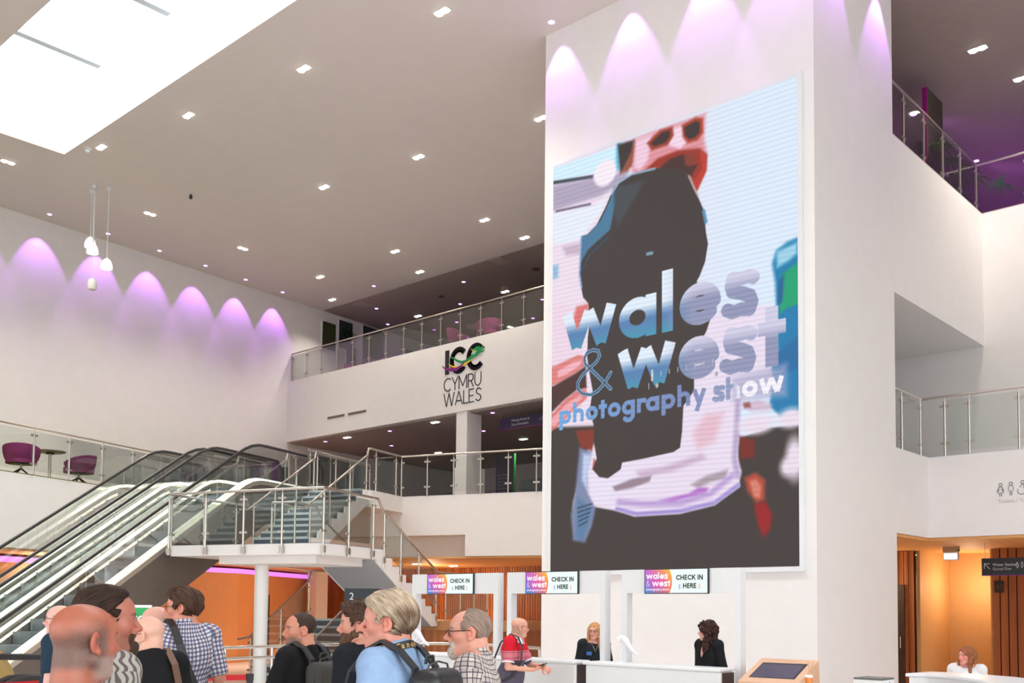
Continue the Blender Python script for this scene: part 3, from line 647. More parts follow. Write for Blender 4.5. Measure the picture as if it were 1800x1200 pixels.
def layout(t, x, y, size, h, width=None):
    """list of (kind, strokes) in real units"""
    out = []; cx = 0
    for ch in t:
        s, a = glyph(ch, h); out.append((cx, s)); cx += a
    k = (width / cx) / size if width else 1
    return [(ch, [[(x + (c + px) * size * k, y + py * size) for px, py in st] for st in s]) for ch, (c, s) in zip(t, out)]
def sd_stroke(X, Y, st, butt):
    d = np.full(X.shape, 1e3)
    for (ax, ay), (bx, by) in zip(st, st[1:]):
        vx, vy = bx - ax, by - ay; L2 = vx * vx + vy * vy + 1e-12; L = math.sqrt(L2)
        t = ((X - ax) * vx + (Y - ay) * vy) / L2
        if butt and len(st) == 2:
            al = np.abs(t - .5) * L - L / 2; pr = np.abs((X - ax) * vy - (Y - ay) * vx) / L
            d = np.minimum(d, np.where(al > 0, np.maximum(pr, 0) + np.where(al > 0, 50 * al, 0), pr))
        else:
            t = np.clip(t, 0, 1); d = np.minimum(d, np.hypot(X - ax - t * vx, Y - ay - t * vy))
    return d
class Raster:
    def __init__(s, W, H, nx, ny, base):
        s.W, s.H, s.nx, s.ny = W, H, nx, ny
        s.X, s.Y = np.meshgrid(np.linspace(0, W, nx), np.linspace(0, H, ny)); s.C = np.empty((ny, nx, 3)); s.C[:] = base
    def crop(s, x0, y0, x1, y1):
        i0 = max(0, int(x0 / s.W * (s.nx - 1)) - 1); i1 = min(s.nx, int(x1 / s.W * (s.nx - 1)) + 3); j0 = max(0, int(y0 / s.H * (s.ny - 1)) - 1); j1 = min(s.ny, int(y1 / s.H * (s.ny - 1)) + 3)
        return (slice(j0, j1), slice(i0, i1)) if i1 > i0 and j1 > j0 else None
    def paint(s, sl, d, blur, colr, op=1.0):
        a = np.clip(.5 - d / max(blur, 1e-4), 0, 1); a = (a * a * (3 - 2 * a) * op)[..., None]
        c = colr(s.X[sl], s.Y[sl]) if callable(colr) else np.array(colr)
        s.C[sl] = s.C[sl] * (1 - a) + c * a
    def poly(s, pts, colr, blur=.03, op=1.0):
        xs = [p[0] for p in pts]; ys = [p[1] for p in pts]
        sl = s.crop(min(xs) - blur, min(ys) - blur, max(xs) + blur, max(ys) + blur)
        if not sl: return
        X, Y = s.X[sl], s.Y[sl]; d = np.full(X.shape, 1e3); ins = np.zeros(X.shape, bool)
        n = len(pts)
        for i in range(n):
            (ax, ay), (bx, by) = pts[i], pts[(i + 1) % n]; vx, vy = bx - ax, by - ay
            t = np.clip(((X - ax) * vx + (Y - ay) * vy) / (vx * vx + vy * vy + 1e-12), 0, 1); d = np.minimum(d, np.hypot(X - ax - t * vx, Y - ay - t * vy))
            c = ((ay > Y) != (by > Y)) & (X < (bx - ax) * (Y - ay) / ((by - ay) if by != ay else 1e-12) + ax); ins ^= c
        s.paint(sl, np.where(ins, -d, d), blur, colr, op)
    def ell(s, cx, cy, rx, ry, colr, blur=.05, op=1.0, rot=0.0):
        R = max(rx, ry) + blur; sl = s.crop(cx - R, cy - R, cx + R, cy + R)
        if not sl: return
        c, q = math.cos(rot), math.sin(rot); dx, dy = s.X[sl] - cx, s.Y[sl] - cy; x = dx * c + dy * q; y = -dx * q + dy * c
        s.paint(sl, (np.hypot(x / rx, y / ry) - 1) * min(rx, ry), blur, colr, op)
    def line(s, pts, hw, colr, blur=.01, op=1.0, butt=False):
        xs = [p[0] for p in pts]; ys = [p[1] for p in pts]; m = hw + blur + .01
        sl = s.crop(min(xs) - m, min(ys) - m, max(xs) + m, max(ys) + m)
        if sl: s.paint(sl, sd_stroke(s.X[sl], s.Y[sl], pts, butt) - hw, blur, colr, op)
    def text(s, t, x, y, size, h, colr, width=None, blur=.012, op=1.0):
        for ch, strokes in layout(t, x, y, size, h, width):
            if not strokes: continue
            allp = [p for st in strokes for p in st]; xs = [p[0] for p in allp]; ys = [p[1] for p in allp]; m = h * size + blur + .01
            sl = s.crop(min(xs) - m, min(ys) - m, max(xs) + m, max(ys) + m)
            if not sl: continue
            d = np.full(s.X[sl].shape, 1e3)
            for st in strokes: d = np.minimum(d, sd_stroke(s.X[sl], s.Y[sl], st, True))
            s.paint(sl, d - h * size, blur, colr, op)
    def build(s, name, org, ux, uz, m, parent):
        """grid mesh with the picture as a colour attribute; C is display colour (sRGB 0..255)"""
        o = np.array(org); V = o + s.X.ravel()[:, None] * np.array(ux) + s.Y.ravel()[:, None] * np.array(uz)
        V = tolocal(parent, V)
        i, j = np.meshgrid(np.arange(s.nx - 1), np.arange(s.ny - 1)); a = (j * s.nx + i).ravel()
        F = np.stack([a, a + 1, a + 1 + s.nx, a + s.nx], 1)
        me = bpy.data.meshes.new(name); me.vertices.add(len(V)); me.vertices.foreach_set('co', V.astype(np.float32).ravel())
        me.loops.add(F.size); me.loops.foreach_set('vertex_index', F.astype(np.int32).ravel()); me.polygons.add(len(F)); me.polygons.foreach_set('loop_start', np.arange(0, F.size, 4, dtype=np.int32)); me.update(calc_edges=True)
        at = me.attributes.new('col', 'FLOAT_COLOR', 'POINT'); c = np.clip(s.C.reshape(-1, 3) / 255, 0, 1); c = np.where(c <= .04045, c / 12.92, ((c + .055) / 1.055) ** 2.4)
        at.data.foreach_set('color', np.concatenate([c, np.ones((len(c), 1))], 1).astype(np.float32).ravel())
        me.materials.append(m); ob = bpy.data.objects.new(name, me); col.objects.link(ob); ob.parent = parent
        return ob
def text(name, s, size, org, ux, uz, m, parent=None, bold=0.0, align='LEFT', depth=.002, width=None):
    cu = bpy.data.curves.new('t', 'FONT'); cu.body = s; cu.size = size; cu.align_x = align; cu.offset = bold; cu.extrude = 0; cu.resolution_u = 3
    o = bpy.data.objects.new('t', cu); col.objects.link(o); dg = bpy.context.evaluated_depsgraph_get(); me = bpy.data.meshes.new_from_object(o.evaluated_get(dg)); bpy.data.objects.remove(o); bpy.data.curves.remove(cu)
    n = len(me.vertices); v = np.empty(n * 3); me.vertices.foreach_get('co', v); v = v.reshape(-1, 3)
    if n == 0: return None
    kx = width / (v[:, 0].max() - v[:, 0].min()) if width else 1
    V = np.array(org) + v[:, :1] * kx * np.array(ux) + v[:, 1:2] * np.array(uz)
    if parent is not None: V = tolocal(parent, V)
    me.vertices.foreach_set('co', V.astype(np.float32).ravel()); me.name = name; me.materials.clear(); me.materials.append(m); me.update()
    ob = bpy.data.objects.new(name, me); col.objects.link(ob); ob.parent = parent
    return ob
EK = 1.0 / 2 ** EXPO
SCREEN = attrmat('led_picture', rough=.6, emit=1.0 * EK, spec=.08)
# ================================================================ the big screen on the tower
r = thing('led_screen', 'huge portrait video screen on the white tower showing wales & west photography show', 'screen', (-9.8, 14.6, 2.4))
b = MB()
W_, H_ = 5.06, 7.83
for q in ((-12.40, 2.36, -7.18, 2.44), (-12.40, 10.27, -7.18, 10.33), (-12.40, 2.44, -12.32, 10.27), (-7.26, 2.44, -7.18, 10.27)): b.box(q[0], 14.63, q[1], q[2], 14.70, q[3])
b.build('frame', WHITE, r)
R = Raster(W_, H_, 380, 580, (228, 236, 248))
def ph(*pts): return [(u * W_ / 1000, v * H_ / 1000) for u, v in pts]
X, Y = R.X / W_, R.Y / H_
# pale room behind the photographer: cool to the right, rosy to the left
t = np.clip((X - .2) / .6, 0, 1)[..., None]; R.C[:] = np.array((240, 222, 236)) * (1 - t) + np.array((222, 235, 250)) * t
R.poly(ph((-6, 998), (309, 993), (307, 939), (-5, 961)), (214, 240, 252), 0.06)
R.line(ph((-5, 960), (187, 940)), 0.035, (50, 60, 70), 0.05)
R.poly(ph((-5, 952), (353, 923), (336, 900), (224, 887), (-4, 889)), (178, 166, 190), 0.14)
R.line(ph((16, 885), (178, 875)), 0.02, (90, 80, 110), 0.05)
R.poly(ph((-4, 882), (188, 869), (252, 877), (225, 844), (151, 807), (132, 796), (-3, 802)), (234, 238, 250), 0.08)
R.poly(ph((46, 792), (133, 788), (133, 761), (66, 767)), (205, 180, 200), 0.12)
R.poly(ph((-2, 752), (28, 750), (28, 718), (-1, 717)), (150, 190, 220), 0.1)
R.line(ph((306, 994), (303, 939)), 0.05, (110, 190, 225), 0.08)
R.poly(ph((375, 994), (485, 995), (669, 993), (663, 938), (673, 905), (671, 866), (634, 826), (567, 849), (518, 895), (375, 912), (349, 945)), (226, 150, 160), 0.12)
R.poly(ph((383, 990), (451, 990), (435, 933), (401, 916), (375, 926)), (244, 205, 224), 0.1)
R.poly(ph((303, 996), (375, 993), (362, 933), (314, 926)), (58, 50, 48), 0.08)
R.poly(ph((362, 966), (379, 991), (368, 941), (349, 924), (314, 923)), (150, 80, 60), 0.08)
R.poly(ph((534, 987), (579, 985), (591, 942), (567, 933), (518, 952)), (246, 215, 232), 0.08)
R.poly(ph((430, 974), (485, 993), (538, 991), (542, 969), (518, 952), (451, 953)), (150, 58, 40), 0.07)
R.poly(ph((447, 970), (493, 986), (526, 984), (526, 970), (508, 960), (464, 960)), (62, 46, 44), 0.05)
R.poly(ph((575, 986), (630, 992), (658, 984), (660, 952), (638, 939), (599, 940), (579, 958)), (165, 62, 40), 0.07)
R.poly(ph((584, 979), (630, 984), (646, 978), (646, 955), (626, 947), (603, 948), (587, 961)), (60, 48, 48), 0.05)
R.poly(ph((426, 914), (477, 930), (558, 932), (646, 920), (674, 900), (671, 866), (634, 826), (603, 870), (518, 899)), (150, 50, 36), 0.08)
R.poly(ph((477, 904), (526, 918), (575, 919), (599, 911), (603, 888), (638, 885), (614, 863), (567, 881)), (70, 46, 42), 0.06)
R.poly(ph((584, 916), (626, 909), (624, 887), (589, 891)), (128, 58, 46), 0.06)
R.poly(ph((646, 913), (674, 900), (671, 864), (636, 828), (622, 848), (655, 873)), (186, 56, 44), 0.06)
R.poly(ph((-51, 139), (198, 150), (296, 137), (381, 121), (569, 120), (703, 134), (796, 168), (788, 246), (796, 271), (908, 284), (1019, 282), (1016, -18), (-49, -8)), (62, 54, 52), 0.05)
R.poly(ph((-55, 354), (206, 340), (207, 304), (172, 286), (107, 164), (98, 71), (-50, 75)), (62, 54, 52), 0.08)
R.poly(ph((624, 525), (761, 555), (925, 535), (913, 382), (863, 364), (789, 339), (788, 228), (802, 200), (788, 173), (703, 134), (569, 121), (381, 121), (296, 142), (198, 160), (173, 187), (172, 239), (192, 285), (212, 263), (257, 219), (333, 250), (569, 270), (582, 356), (624, 386)), (236, 222, 240), 0.06)
R.poly(ph((192, 238), (227, 213), (286, 210), (324, 226), (399, 232), (371, 193), (286, 182), (257, 153), (193, 166)), (236, 226, 244), 0.1)
R.poly(ph((286, 192), (371, 206), (454, 211), (445, 197), (371, 186), (300, 182)), (150, 128, 142), 0.07)
R.poly(ph((481, 153), (603, 163), (645, 175), (679, 172), (671, 160), (586, 152), (534, 146)), (188, 120, 206), 0.07)
R.poly(ph((612, 182), (671, 198), (752, 207), (744, 189), (687, 183), (637, 173)), (176, 158, 170), 0.09)
R.poly(ph((390, 222), (499, 226), (654, 246), (671, 235), (534, 214), (408, 209)), (206, 178, 204), 0.12)
R.line(ph((315, 156), (418, 147), (569, 143), (687, 159), (768, 193)), 0.05, (190, 160, 214), 0.12)
R.line(ph((306, 141), (390, 126), (569, 126), (703, 139), (788, 172)), 0.035, (170, 150, 215), 0.06)
R.line(ph((789, 348), (784, 284), (776, 229), (788, 192)), 0.05, (190, 170, 205), 0.1)
R.poly(ph((671, 330), (736, 329), (704, 271), (637, 256), (620, 295)), (232, 190, 205), 0.2)
R.poly(ph((136, 293), (192, 279), (169, 234), (176, 182), (210, 145), (194, 105), (164, 68), (108, 73), (97, 134), (117, 185)), (124, 134, 168), 0.1)
R.poly(ph((127, 174), (198, 145), (184, 115), (154, 70), (118, 81)), (88, 122, 160), 0.14)
R.poly(ph((152, 277), (192, 274), (172, 224), (173, 187), (147, 215)), (196, 206, 236), 0.1)
R.line(ph((128, 149), (196, 157)), 0.012, (60, 60, 80), 0.02)
R.line(ph((130, 139), (190, 147)), 0.012, (60, 60, 80), 0.02)
R.line(ph((132, 128), (184, 137)), 0.012, (60, 60, 80), 0.02)
R.line(ph((134, 118), (178, 127)), 0.012, (60, 60, 80), 0.02)
R.line(ph((136, 107), (173, 116)), 0.012, (60, 60, 80), 0.02)
R.poly(ph((115, 334), (206, 333), (205, 304), (192, 282), (141, 293)), (130, 52, 38), 0.08)
R.poly(ph((202, 263), (219, 252), (266, 234), (227, 223), (195, 238)), (190, 80, 60), 0.06)
R.poly(ph((796, 274), (851, 263), (847, 227), (798, 225)), (118, 38, 30), 0.1)
R.poly(ph((812, 186), (851, 195), (885, 178), (883, 137), (854, 132), (823, 158)), (176, 72, 54), 0.1)
R.poly(ph((831, 178), (854, 181), (871, 165), (866, 142), (846, 145)), (216, 130, 110), 0.08)
R.poly(ph((846, 130), (889, 133), (909, 105), (901, 74), (877, 61), (858, 89)), (150, 28, 30), 0.1)
R.poly(ph((-60, 671), (101, 639), (143, 571), (149, 523), (61, 508), (8, 500), (-58, 506)), (240, 216, 232), 0.1)
R.poly(ph((-58, 501), (18, 502), (82, 511), (128, 517), (162, 508), (161, 489), (113, 473), (51, 459), (-13, 452), (-57, 455)), (224, 132, 128), 0.06)
R.poly(ph((29, 487), (103, 501), (144, 502), (134, 490), (72, 475), (29, 471)), (244, 180, 190), 0.06)
R.poly(ph((-57, 456), (8, 452), (113, 473), (162, 487), (167, 433), (119, 432), (62, 414), (-12, 383), (-55, 370)), (74, 46, 44), 0.06)
R.poly(ph((-55, 370), (9, 387), (64, 413), (124, 432), (165, 432), (169, 408), (104, 385), (47, 357), (-11, 338), (-55, 330)), (222, 128, 124), 0.06)
R.poly(ph((-12, 367), (73, 403), (135, 419), (150, 412), (73, 377), (10, 352)), (242, 172, 178), 0.06)
R.poly(ph((116, 635), (172, 635), (179, 603), (154, 580), (117, 560), (88, 578)), (222, 120, 118), 0.1)
R.poly(ph((1012, 666), (965, 661), (927, 649), (913, 624), (923, 585), (928, 522), (928, 444), (1010, 435)), (24, 122, 172), 0.1)
R.poly(ph((927, 646), (999, 656), (998, 632), (965, 620), (930, 613)), (160, 210, 232), 0.1)
R.poly(ph((947, 598), (985, 609), (1012, 617), (1011, 528), (964, 526), (940, 516), (933, 559)), (22, 158, 112), 0.08)
R.poly(ph((934, 583), (954, 597), (947, 540), (930, 534)), (30, 90, 150), 0.08)
R.poly(ph((909, 419), (955, 463), (992, 491), (1025, 500), (1023, 310), (939, 306), (901, 329), (913, 373)), (28, 120, 172), 0.08)
R.poly(ph((932, 439), (1021, 469), (1020, 399), (924, 390)), (34, 104, 158), 0.1)
R.ell(4.3263, 2.30985, 0.30866, 0.1566, (238, 222, 236), .16)
R.ell(4.9335, 2.34117, 0.22264, 0.1566, (238, 222, 236), .16)
R.ell(4.98916, 1.69128, 0.1518, 0.32886, (238, 222, 236), .16)
R.ell(4.8576, 1.566, 0.11132, 0.14094, (238, 222, 236), .16)
R.poly(ph((797, 340), (863, 346), (909, 331), (901, 320), (832, 324)), (214, 190, 210), 0.1)
R.poly(ph((808, 344), (832, 344), (836, 332), (812, 332)), (150, 90, 90), 0.06)
R.poly(ph((464, 909), (418, 913), (366, 914), (309, 905), (274, 883), (252, 858), (234, 842), (207, 818), (165, 803), (140, 803), (135, 742), (129, 713), (139, 678), (148, 653), (172, 636), (181, 596), (171, 554), (169, 505), (180, 467), (195, 424), (181, 378), (201, 341), (201, 304), (215, 262), (197, 238), (227, 218), (266, 213), (322, 231), (328, 246), (426, 250), (543, 257), (569, 265), (577, 301), (582, 356), (624, 386), (624, 472), (671, 510), (684, 531), (701, 555), (634, 625), (646, 636), (667, 664), (678, 702), (670, 729), (663, 777), (638, 814), (622, 835), (603, 865), (567, 890)), (62, 54, 52), 0.025)
R.ell(1.24476, 7.34454, .26, .24, (250, 238, 246), .08)
R.poly(ph((139, 803), (166, 802), (225, 827), (265, 865), (289, 895), (295, 860), (270, 798), (170, 766), (138, 741)), (70, 118, 152), 0.06)
R.poly(ph((289, 895), (418, 888), (384, 859), (306, 802), (288, 833)), (66, 72, 78), 0.12)
R.line(ph((464, 908), (366, 913), (309, 904), (276, 882)), 0.018, (150, 180, 205), 0.03)
R.line(ph((137, 800), (133, 742), (130, 713), (140, 678)), 0.02, (150, 170, 215), 0.04)
R.line(ph((661, 777), (670, 751)), 0.03, (90, 140, 180), 0.04)
R.line(ph((603, 865), (624, 834), (640, 813)), 0.014, (190, 170, 170), 0.03)
R.line(ph((434, 716), (453, 715)), 0.03, (120, 150, 170), 0.02)
R.line(ph((261, 780), (180, 754), (138, 717)), 0.015, (40, 80, 105), 0.03)
def word(t, u0, u1, vb, sz, h, colr, blur=.014): R.text(t, u0 * W_, vb * H_, sz, h, colr, (u1 - u0) * W_, blur)
def skyfill(vb, sz):
    def f(x, y):
        k = np.clip((y / H_ - vb) / (sz / H_), 0, 1)[..., None]; u = np.clip(x / W_, 0, 1)[..., None]
        lo, mid, hi = map(np.array, ((70, 150, 178), (84, 128, 176), (228, 238, 250)))
        c = np.where(k > .45, mid + (hi - mid) * np.clip((k - .45) / .3, 0, 1), lo + (mid - lo) * np.clip(k / .35, 0, 1))
        g = np.array((150, 152, 184)) + np.array((60, 55, 45)) * np.clip((k - .6) / .3, 0, 1)
        m = np.clip((u - .5) / .12, 0, 1); return c * (1 - m) + g * m
    return f
word('wales', .052, .87, .528, .735, .155, skyfill(.528, .735)); word('west', .308, .972, .410, .735, .155, skyfill(.41, .735))
def lowfill(x, y):
    u = np.clip(x / W_, 0, 1)[..., None]; a, b_, c, d_ = map(np.array, ((118, 172, 226), (126, 140, 186), (150, 158, 192), (248, 242, 250)))
    return np.where(u < .6, a + (b_ - a) * np.clip(u / .6, 0, 1), np.where(u < .765, b_ + (c - b_) * np.clip((u - .6) / .1, 0, 1), c + (d_ - c) * np.clip((u - .765) / .03, 0, 1)))
R.poly(ph((770, 400), (960, 410), (960, 345), (770, 352)), (176, 172, 204), .2, .75)
word('photography show', .038, .955, .3545, .262, .16, lowfill, .01)
R.text('&', .112 * W_, .4135 * H_, .62, .055, (120, 170, 215), .19 * W_, .012)
R.text('&', .112 * W_, .4135 * H_, .62, .022, (70, 66, 68), .19 * W_, .012)
for i in range(9): R.line(ph((458 + i * 34, 431 + i * 1), (458 + i * 34, 440 + i * 1)), .008, (190, 195, 200), .012)
R.line(ph((455, 425), (455, 446)), .02, (210, 214, 218), .012)
R.text('l', .44 * W_, .4055 * H_, .075, .1, (190, 195, 200)); R.ell(.475 * W_, .4105 * H_, .03, .04, (190, 195, 200), .02); R.ell(.71 * W_, .414 * H_, .03, .04, (170, 170, 180), .02)
# LED lines
pale = (R.C.mean(2) > 150)[..., None]
st = (.5 + .5 * np.sin((R.Y + R.X * .02) / .085 * 2 * PI)) ** 3
R.C = np.clip(R.C - pale * (st * 13)[..., None] * np.array((1.25, .9, .6)), 0, 255)
st = .5 + .5 * np.sin(R.Y / .031 * 2 * PI); R.C = R.C + (~pale) * (st * 5)[..., None]
R.build('picture', (-12.32, 14.628, 2.44), (1, 0, 0), (0, 0, 1), SCREEN, r)
# ================================================================ check-in desks
def kiosk(x0, x1, cx0, cx1, dx0, dx1, label):
    y = 10.2
    r = thing('check_in_desk', label, 'check-in desk', ((x0 + x1) / 2, y, 0), 0, None)
    b = MB(); b.box(cx0, 9.9, 0, cx1, 10.18, 1.06); b.build('counter', WHITE, r, bev=.02)
    b = MB(); b.box(cx0 - .02, 9.86, 1.06, cx1 + .01, 10.195, 1.1); b.build('worktop', WHITE, r, bev=.012)
    b = MB(); b.box(cx1 + .001, 9.93, .05, cx1 + .015, 10.17, 1.05); b.build('end_panel', mat('dark_end_panel', (.05, .03, .028), .5), r)
    for a in (x0, x1 - .075): MB().box(a, y, 0, a + .075, y + .12, 1.945).build('post', WHITE, r)
    MB().box(x0, y, 1.945, x1, y + .12, 2.232).build('header', WHITE, r)
    s = MB().box(dx0, y - .03, 1.935, dx1, y - .001, 2.235).build('display', BLACKP, r)
    w_, h_ = dx1 - dx0 - .02, .28
    K = Raster(w_, h_, 260, 88, (240, 252, 250))
    X, Y = K.X / w_, K.Y / h_
    # colour wheel disc on the left of the sign
    def rainbow(xx, yy):
        a = np.clip(xx / (w_ * .42), 0, 1)[..., None]; c = np.clip(yy / h_, 0, 1)[..., None]
        tl, bl, tr, br = map(np.array, ((214, 90, 226), (40, 150, 235), (255, 200, 40), (250, 110, 90)))
        m = (tl * (1 - a) + tr * a) * c + (bl * (1 - a) + br * a) * (1 - c)
        mid = np.exp(-((a - .5) ** 2 + (c - .45) ** 2) * 7); return m * (1 - mid * .75) + np.array((238, 70, 190)) * mid * .75
    K.ell(w_ * .12, h_ * .5, w_ * .325, h_ * .98, rainbow, .004)
    K.text('wales', w_ * .02, h_ * .6, h_ * .2, .145, (255, 250, 255), w_ * .36, .004)
    K.text('west', w_ * .12, h_ * .285, h_ * .2, .145, (255, 250, 255), w_ * .305, .004)
    K.text('&', w_ * .02, h_ * .285, h_ * .17, .09, (225, 190, 245), None, .003)
    K.text('photography show', w_ * .02, h_ * .11, h_ * .065, .15, (255, 245, 255), w_ * .38, .003)
    K.text('CHECK IN', w_ * .51, h_ * .55, h_ * .21, .105, (16, 40, 36), w_ * .43, .004); K.text('HERE', w_ * .62, h_ * .2, h_ * .21, .105, (16, 40, 36), w_ * .215, .004)
    for xx, cc in ((.565, (170, 130, 220)), (.875, (245, 165, 140))):
        for k in range(3): K.line([(w_ * xx - .01, h_ * (.36 - k * .07)), (w_ * xx, h_ * (.31 - k * .07)), (w_ * xx + .01, h_ * (.36 - k * .07))], .0035, cc, .003)
    K.build('picture', (dx0 + .01, y - .032, 1.945), (1, 0, 0), (0, 0, 1), SCREEN, s)
    return r
kiosk(-11.29, -9.54, -11.6, -9.75, -10.93, -9.98, 'white check-in desk left of three, in front of the cedar slat wall')
kiosk(-9.36, -7.69, -9.5, -7.92, -9.0, -8.1, 'white check-in desk in the middle, blonde woman behind its post')
kiosk(-7.43, -5.78, -7.76, -5.86, -7.07, -6.18, 'white check-in desk nearest the wooden touchscreen, curly-haired woman behind it')
def scanner(x, y, label, rz):
    r = thing('barcode_scanner', label, 'barcode scanner', (x, y, 1.1), 0)
    c, s = math.cos(rz), math.sin(rz)
    P = lambda a, z: (x + c * a, y + s * a, 1.1 + z)
    MB().lathe([(.06, 0), (.06, .012), (.02, .02)], (x, y, 1.1), 16).build('base', WHITE, r, True)
    MB().tube([P(0, .01), P(.0, .1), P(.02, .17), P(.06, .21), P(.1, .2)], .012, 8).build('gooseneck', WHITE, r, True)
    MB().tube([P(.0, .29), P(.03, .295), P(.07, .27), P(.11, .215), P(.16, .15), P(.21, .11), P(.24, .095)], [.012, .04, .045, .034, .026, .022, .012], 10).build('handle', WHITE, r, True)
    MB().tube([P(-.035, .27), P(-.03, .275), P(.02, .3), P(.05, .29)], [.02, .036, .04, .02], 10).build('scan_head', WHITE, r, True)
scanner(-7.33, 10.03, 'white barcode scanner on a curved stand at the left of the curly-haired woman', math.radians(15))
scanner(-11.05, 10.03, 'white barcode scanner on a curved stand by the leftmost check-in post', math.radians(25))
tag(MB().box(-7.93, 10.9, 0, -7.74, 11.3, .72).build('storage_box', mat('kraft_wood', (.45, .25, .13), .6)), 'brown wooden box on the floor in the gap between two check-in desks', 'box')
# ================================================================ wooden touchscreen, diffuser, grey box, reception desk
PINE = mat('birch_plywood', (.66, .40, .26), .5, noise=.08, nscale=5)
ax = Vector((math.cos(math.radians(7)), math.sin(math.radians(7)), 0)); ay = Vector((-ax.y, ax.x, 0))
def wk(a, d, z): return tuple(Vector((-5.473, 9.60, 0)) + ax * a + ay * d + Vector((0, 0, z)))
r = thing('touchscreen_stand', 'birch plywood touchscreen stand with a sloping black screen beside the desks', 'touchscreen', wk(.3, .3, 0))
b = MB(); prof = [(0, 0), (.0, 1.0), (.66, 1.22), (.8, .0)]
w_ = .65
b.extr([wk(0, d, z) for d, z in prof], tuple(ax * w_)); b.build('cabinet', PINE, r, bev=.006)
n = Vector((0, 0, 0)); sl = lambda a, t, o=0: wk(a, .66 * t - o * .316, 1.0 + .22 * t + o * .95)
b = MB(); b.hexa([sl(.075, .17, .0005), sl(w_ - .075, .17, .0005), sl(w_ - .075, .8, .0005), sl(.075, .8, .0005)], [sl(.075, .17, .003), sl(w_ - .075, .17, .003), sl(w_ - .075, .8, .003), sl(.075, .8, .003)]); b.build('bezel', BLACKP, r)
b = MB(); b.hexa([sl(.09, .18, .003), sl(w_ - .1, .18, .003), sl(w_ - .1, .74, .003), sl(.09, .74, .003)], [sl(.09, .18, .004), sl(w_ - .1, .18, .004), sl(w_ - .1, .74, .004), sl(.09, .74, .004)]); b.build('screen', mat('dark_screen', (.05, .035, .06), .12), r)
c = (-4.49, 9.23, 0)
tb = thing('side_table', 'small white pedestal table under the orange reed diffuser', 'table', (-4.49, 9.23, 0)); MB().lathe([(.18, 0), (.18, .02), (.03, .03), (.03, .99), (.2, 1.0), (.2, 1.03)], (-4.49, 9.23, 0), 24).build('pedestal', WHITE, tb, True)
r = thing('reed_diffuser', 'reed diffuser with orange liquid in front of the wooden touchscreen', 'diffuser', (-4.49, 9.23, 1.03))
MB().lathe([(.035, 0), (.038, .05), (.034, .075)], (-4.49, 9.23, 1.03), 16).build('liquid', mat('orange_oil', (.75, .2, .03), .1), r, True); MB().lathe([(.037, .075), (.04, .09), (.03, .1)], (-4.49, 9.23, 1.03), 16).build('collar', WHITE, r, True)
for a, q in ((.035, .02), (-.02, .03), (.06, -.01), (.02, -.03)): MB().tube([(-4.49, 9.23, 1.12), (-4.49 + a, 9.23 + q, 1.26)], .003, 5).build('reed', PINE, r)
r = thing('grey_box', 'small white box with a dark lid by the tower corner', 'box', (-4.32, 10.4, 0)); MB().box(-4.5, 10.28, 0, -4.2, 10.6, 1.04).build('plinth', WHITE, r); MB().box(-4.5, 10.28, 1.041, -4.2, 10.6, 1.06).build('lid', mat('lid_grey', (.12, .12, .12), .4), r)
b = MB()
for k in (.08, .2): b.tube([(-4.199, 10.28 + k, 1.0), (-4.196, 10.28 + k, 1.0)], .016, 10)
b.build('sockets', BLACKP, r)
r = thing('reception_desk', 'curved white reception desk in front of the orange recess', 'desk', (-3.7, 11.8, 0))
arcp = [(-4.44, 11.63), (-4.25, 11.72), (-4.0, 11.68), (-3.7, 11.45), (-3.45, 11.15), (-3.25, 10.7), (-3.15, 10.2)]
inn = [(-2.55, 10.2), (-2.65, 10.9), (-2.95, 11.5), (-3.4, 11.95), (-3.9, 12.2), (-4.4, 12.2)]
MB().prism(arcp + inn, 0, 1.01).build('counter', WHITE, r, bev=.01); MB().prism([(x - .03, y - .03) for x, y in arcp] + inn, 1.011, 1.05).build('worktop', WHITE, r, bev=.01)
# ================================================================ signs
def totem(name, label, p, q, z0, z1, th, m, edge, lines, parent=None, side=0):
    P = Vector((*p, 0)); Q = Vector((*q, 0)); d = (Q - P).normalized(); n = Vector((d.y, -d.x, 0)); W = (Q - P).length
    r = thing(name, label, 'sign', (*((P + Q) / 2).to_tuple()[:2], z0))
    b = MB(); b.prism([P.to_tuple()[:2], Q.to_tuple()[:2], (Q - n * th).to_tuple()[:2], (P - n * th).to_tuple()[:2]], z0, z1); b.build('panel', m, r)
    if edge:
        e = (Q, Q + d * .03) if not side else (P - d * .03, P)
        b = MB(); b.prism([e[0].to_tuple()[:2], e[1].to_tuple()[:2], (e[1] - n * th).to_tuple()[:2], (e[0] - n * th).to_tuple()[:2]], z0, z1); b.build('edge', edge, r)
    for s, sz, a, z, mm in lines:
        o = P + d * a + n * .004; text('lettering', s, sz, (o.x, o.y, z), tuple(d), (0, 0, 1), mm, r)
    return r
ln = [('2', .17, .08, 1.86, TXT), ('Y Llawr', .04, .08, 1.78, TXT), ('B15 - 18', .085, .08, 1.66, TXT), ('1', .17, .08, 1.36, TXT), ('B4.C / M', .085, .08, .9, TXT), ('G', .15, .08, .66, MAGENTA)]
for i, s in enumerate(('Ystafelloedd', 'Lolfa', 'Bwyty a Bar', 'Meeting', 'Auditorium', 'Lounge', 'Terrace')): ln.append((s, .05, .08, 1.3 - i * .052, TXT))
for i, s in enumerate(('Prif', 'Neuadd', 'Registration', 'Main Hall', 'Cafe')): ln.append((s, .05, .08, .58 - i * .055, TXT))
totem('wayfinding_totem', 'dark teal wayfinding totem with floor numbers in front of the grey stair underside', (-13.52, 10.69), (-13.08, 11.09), 0, 2.05, .08, DARKT, MAGENTA, ln)
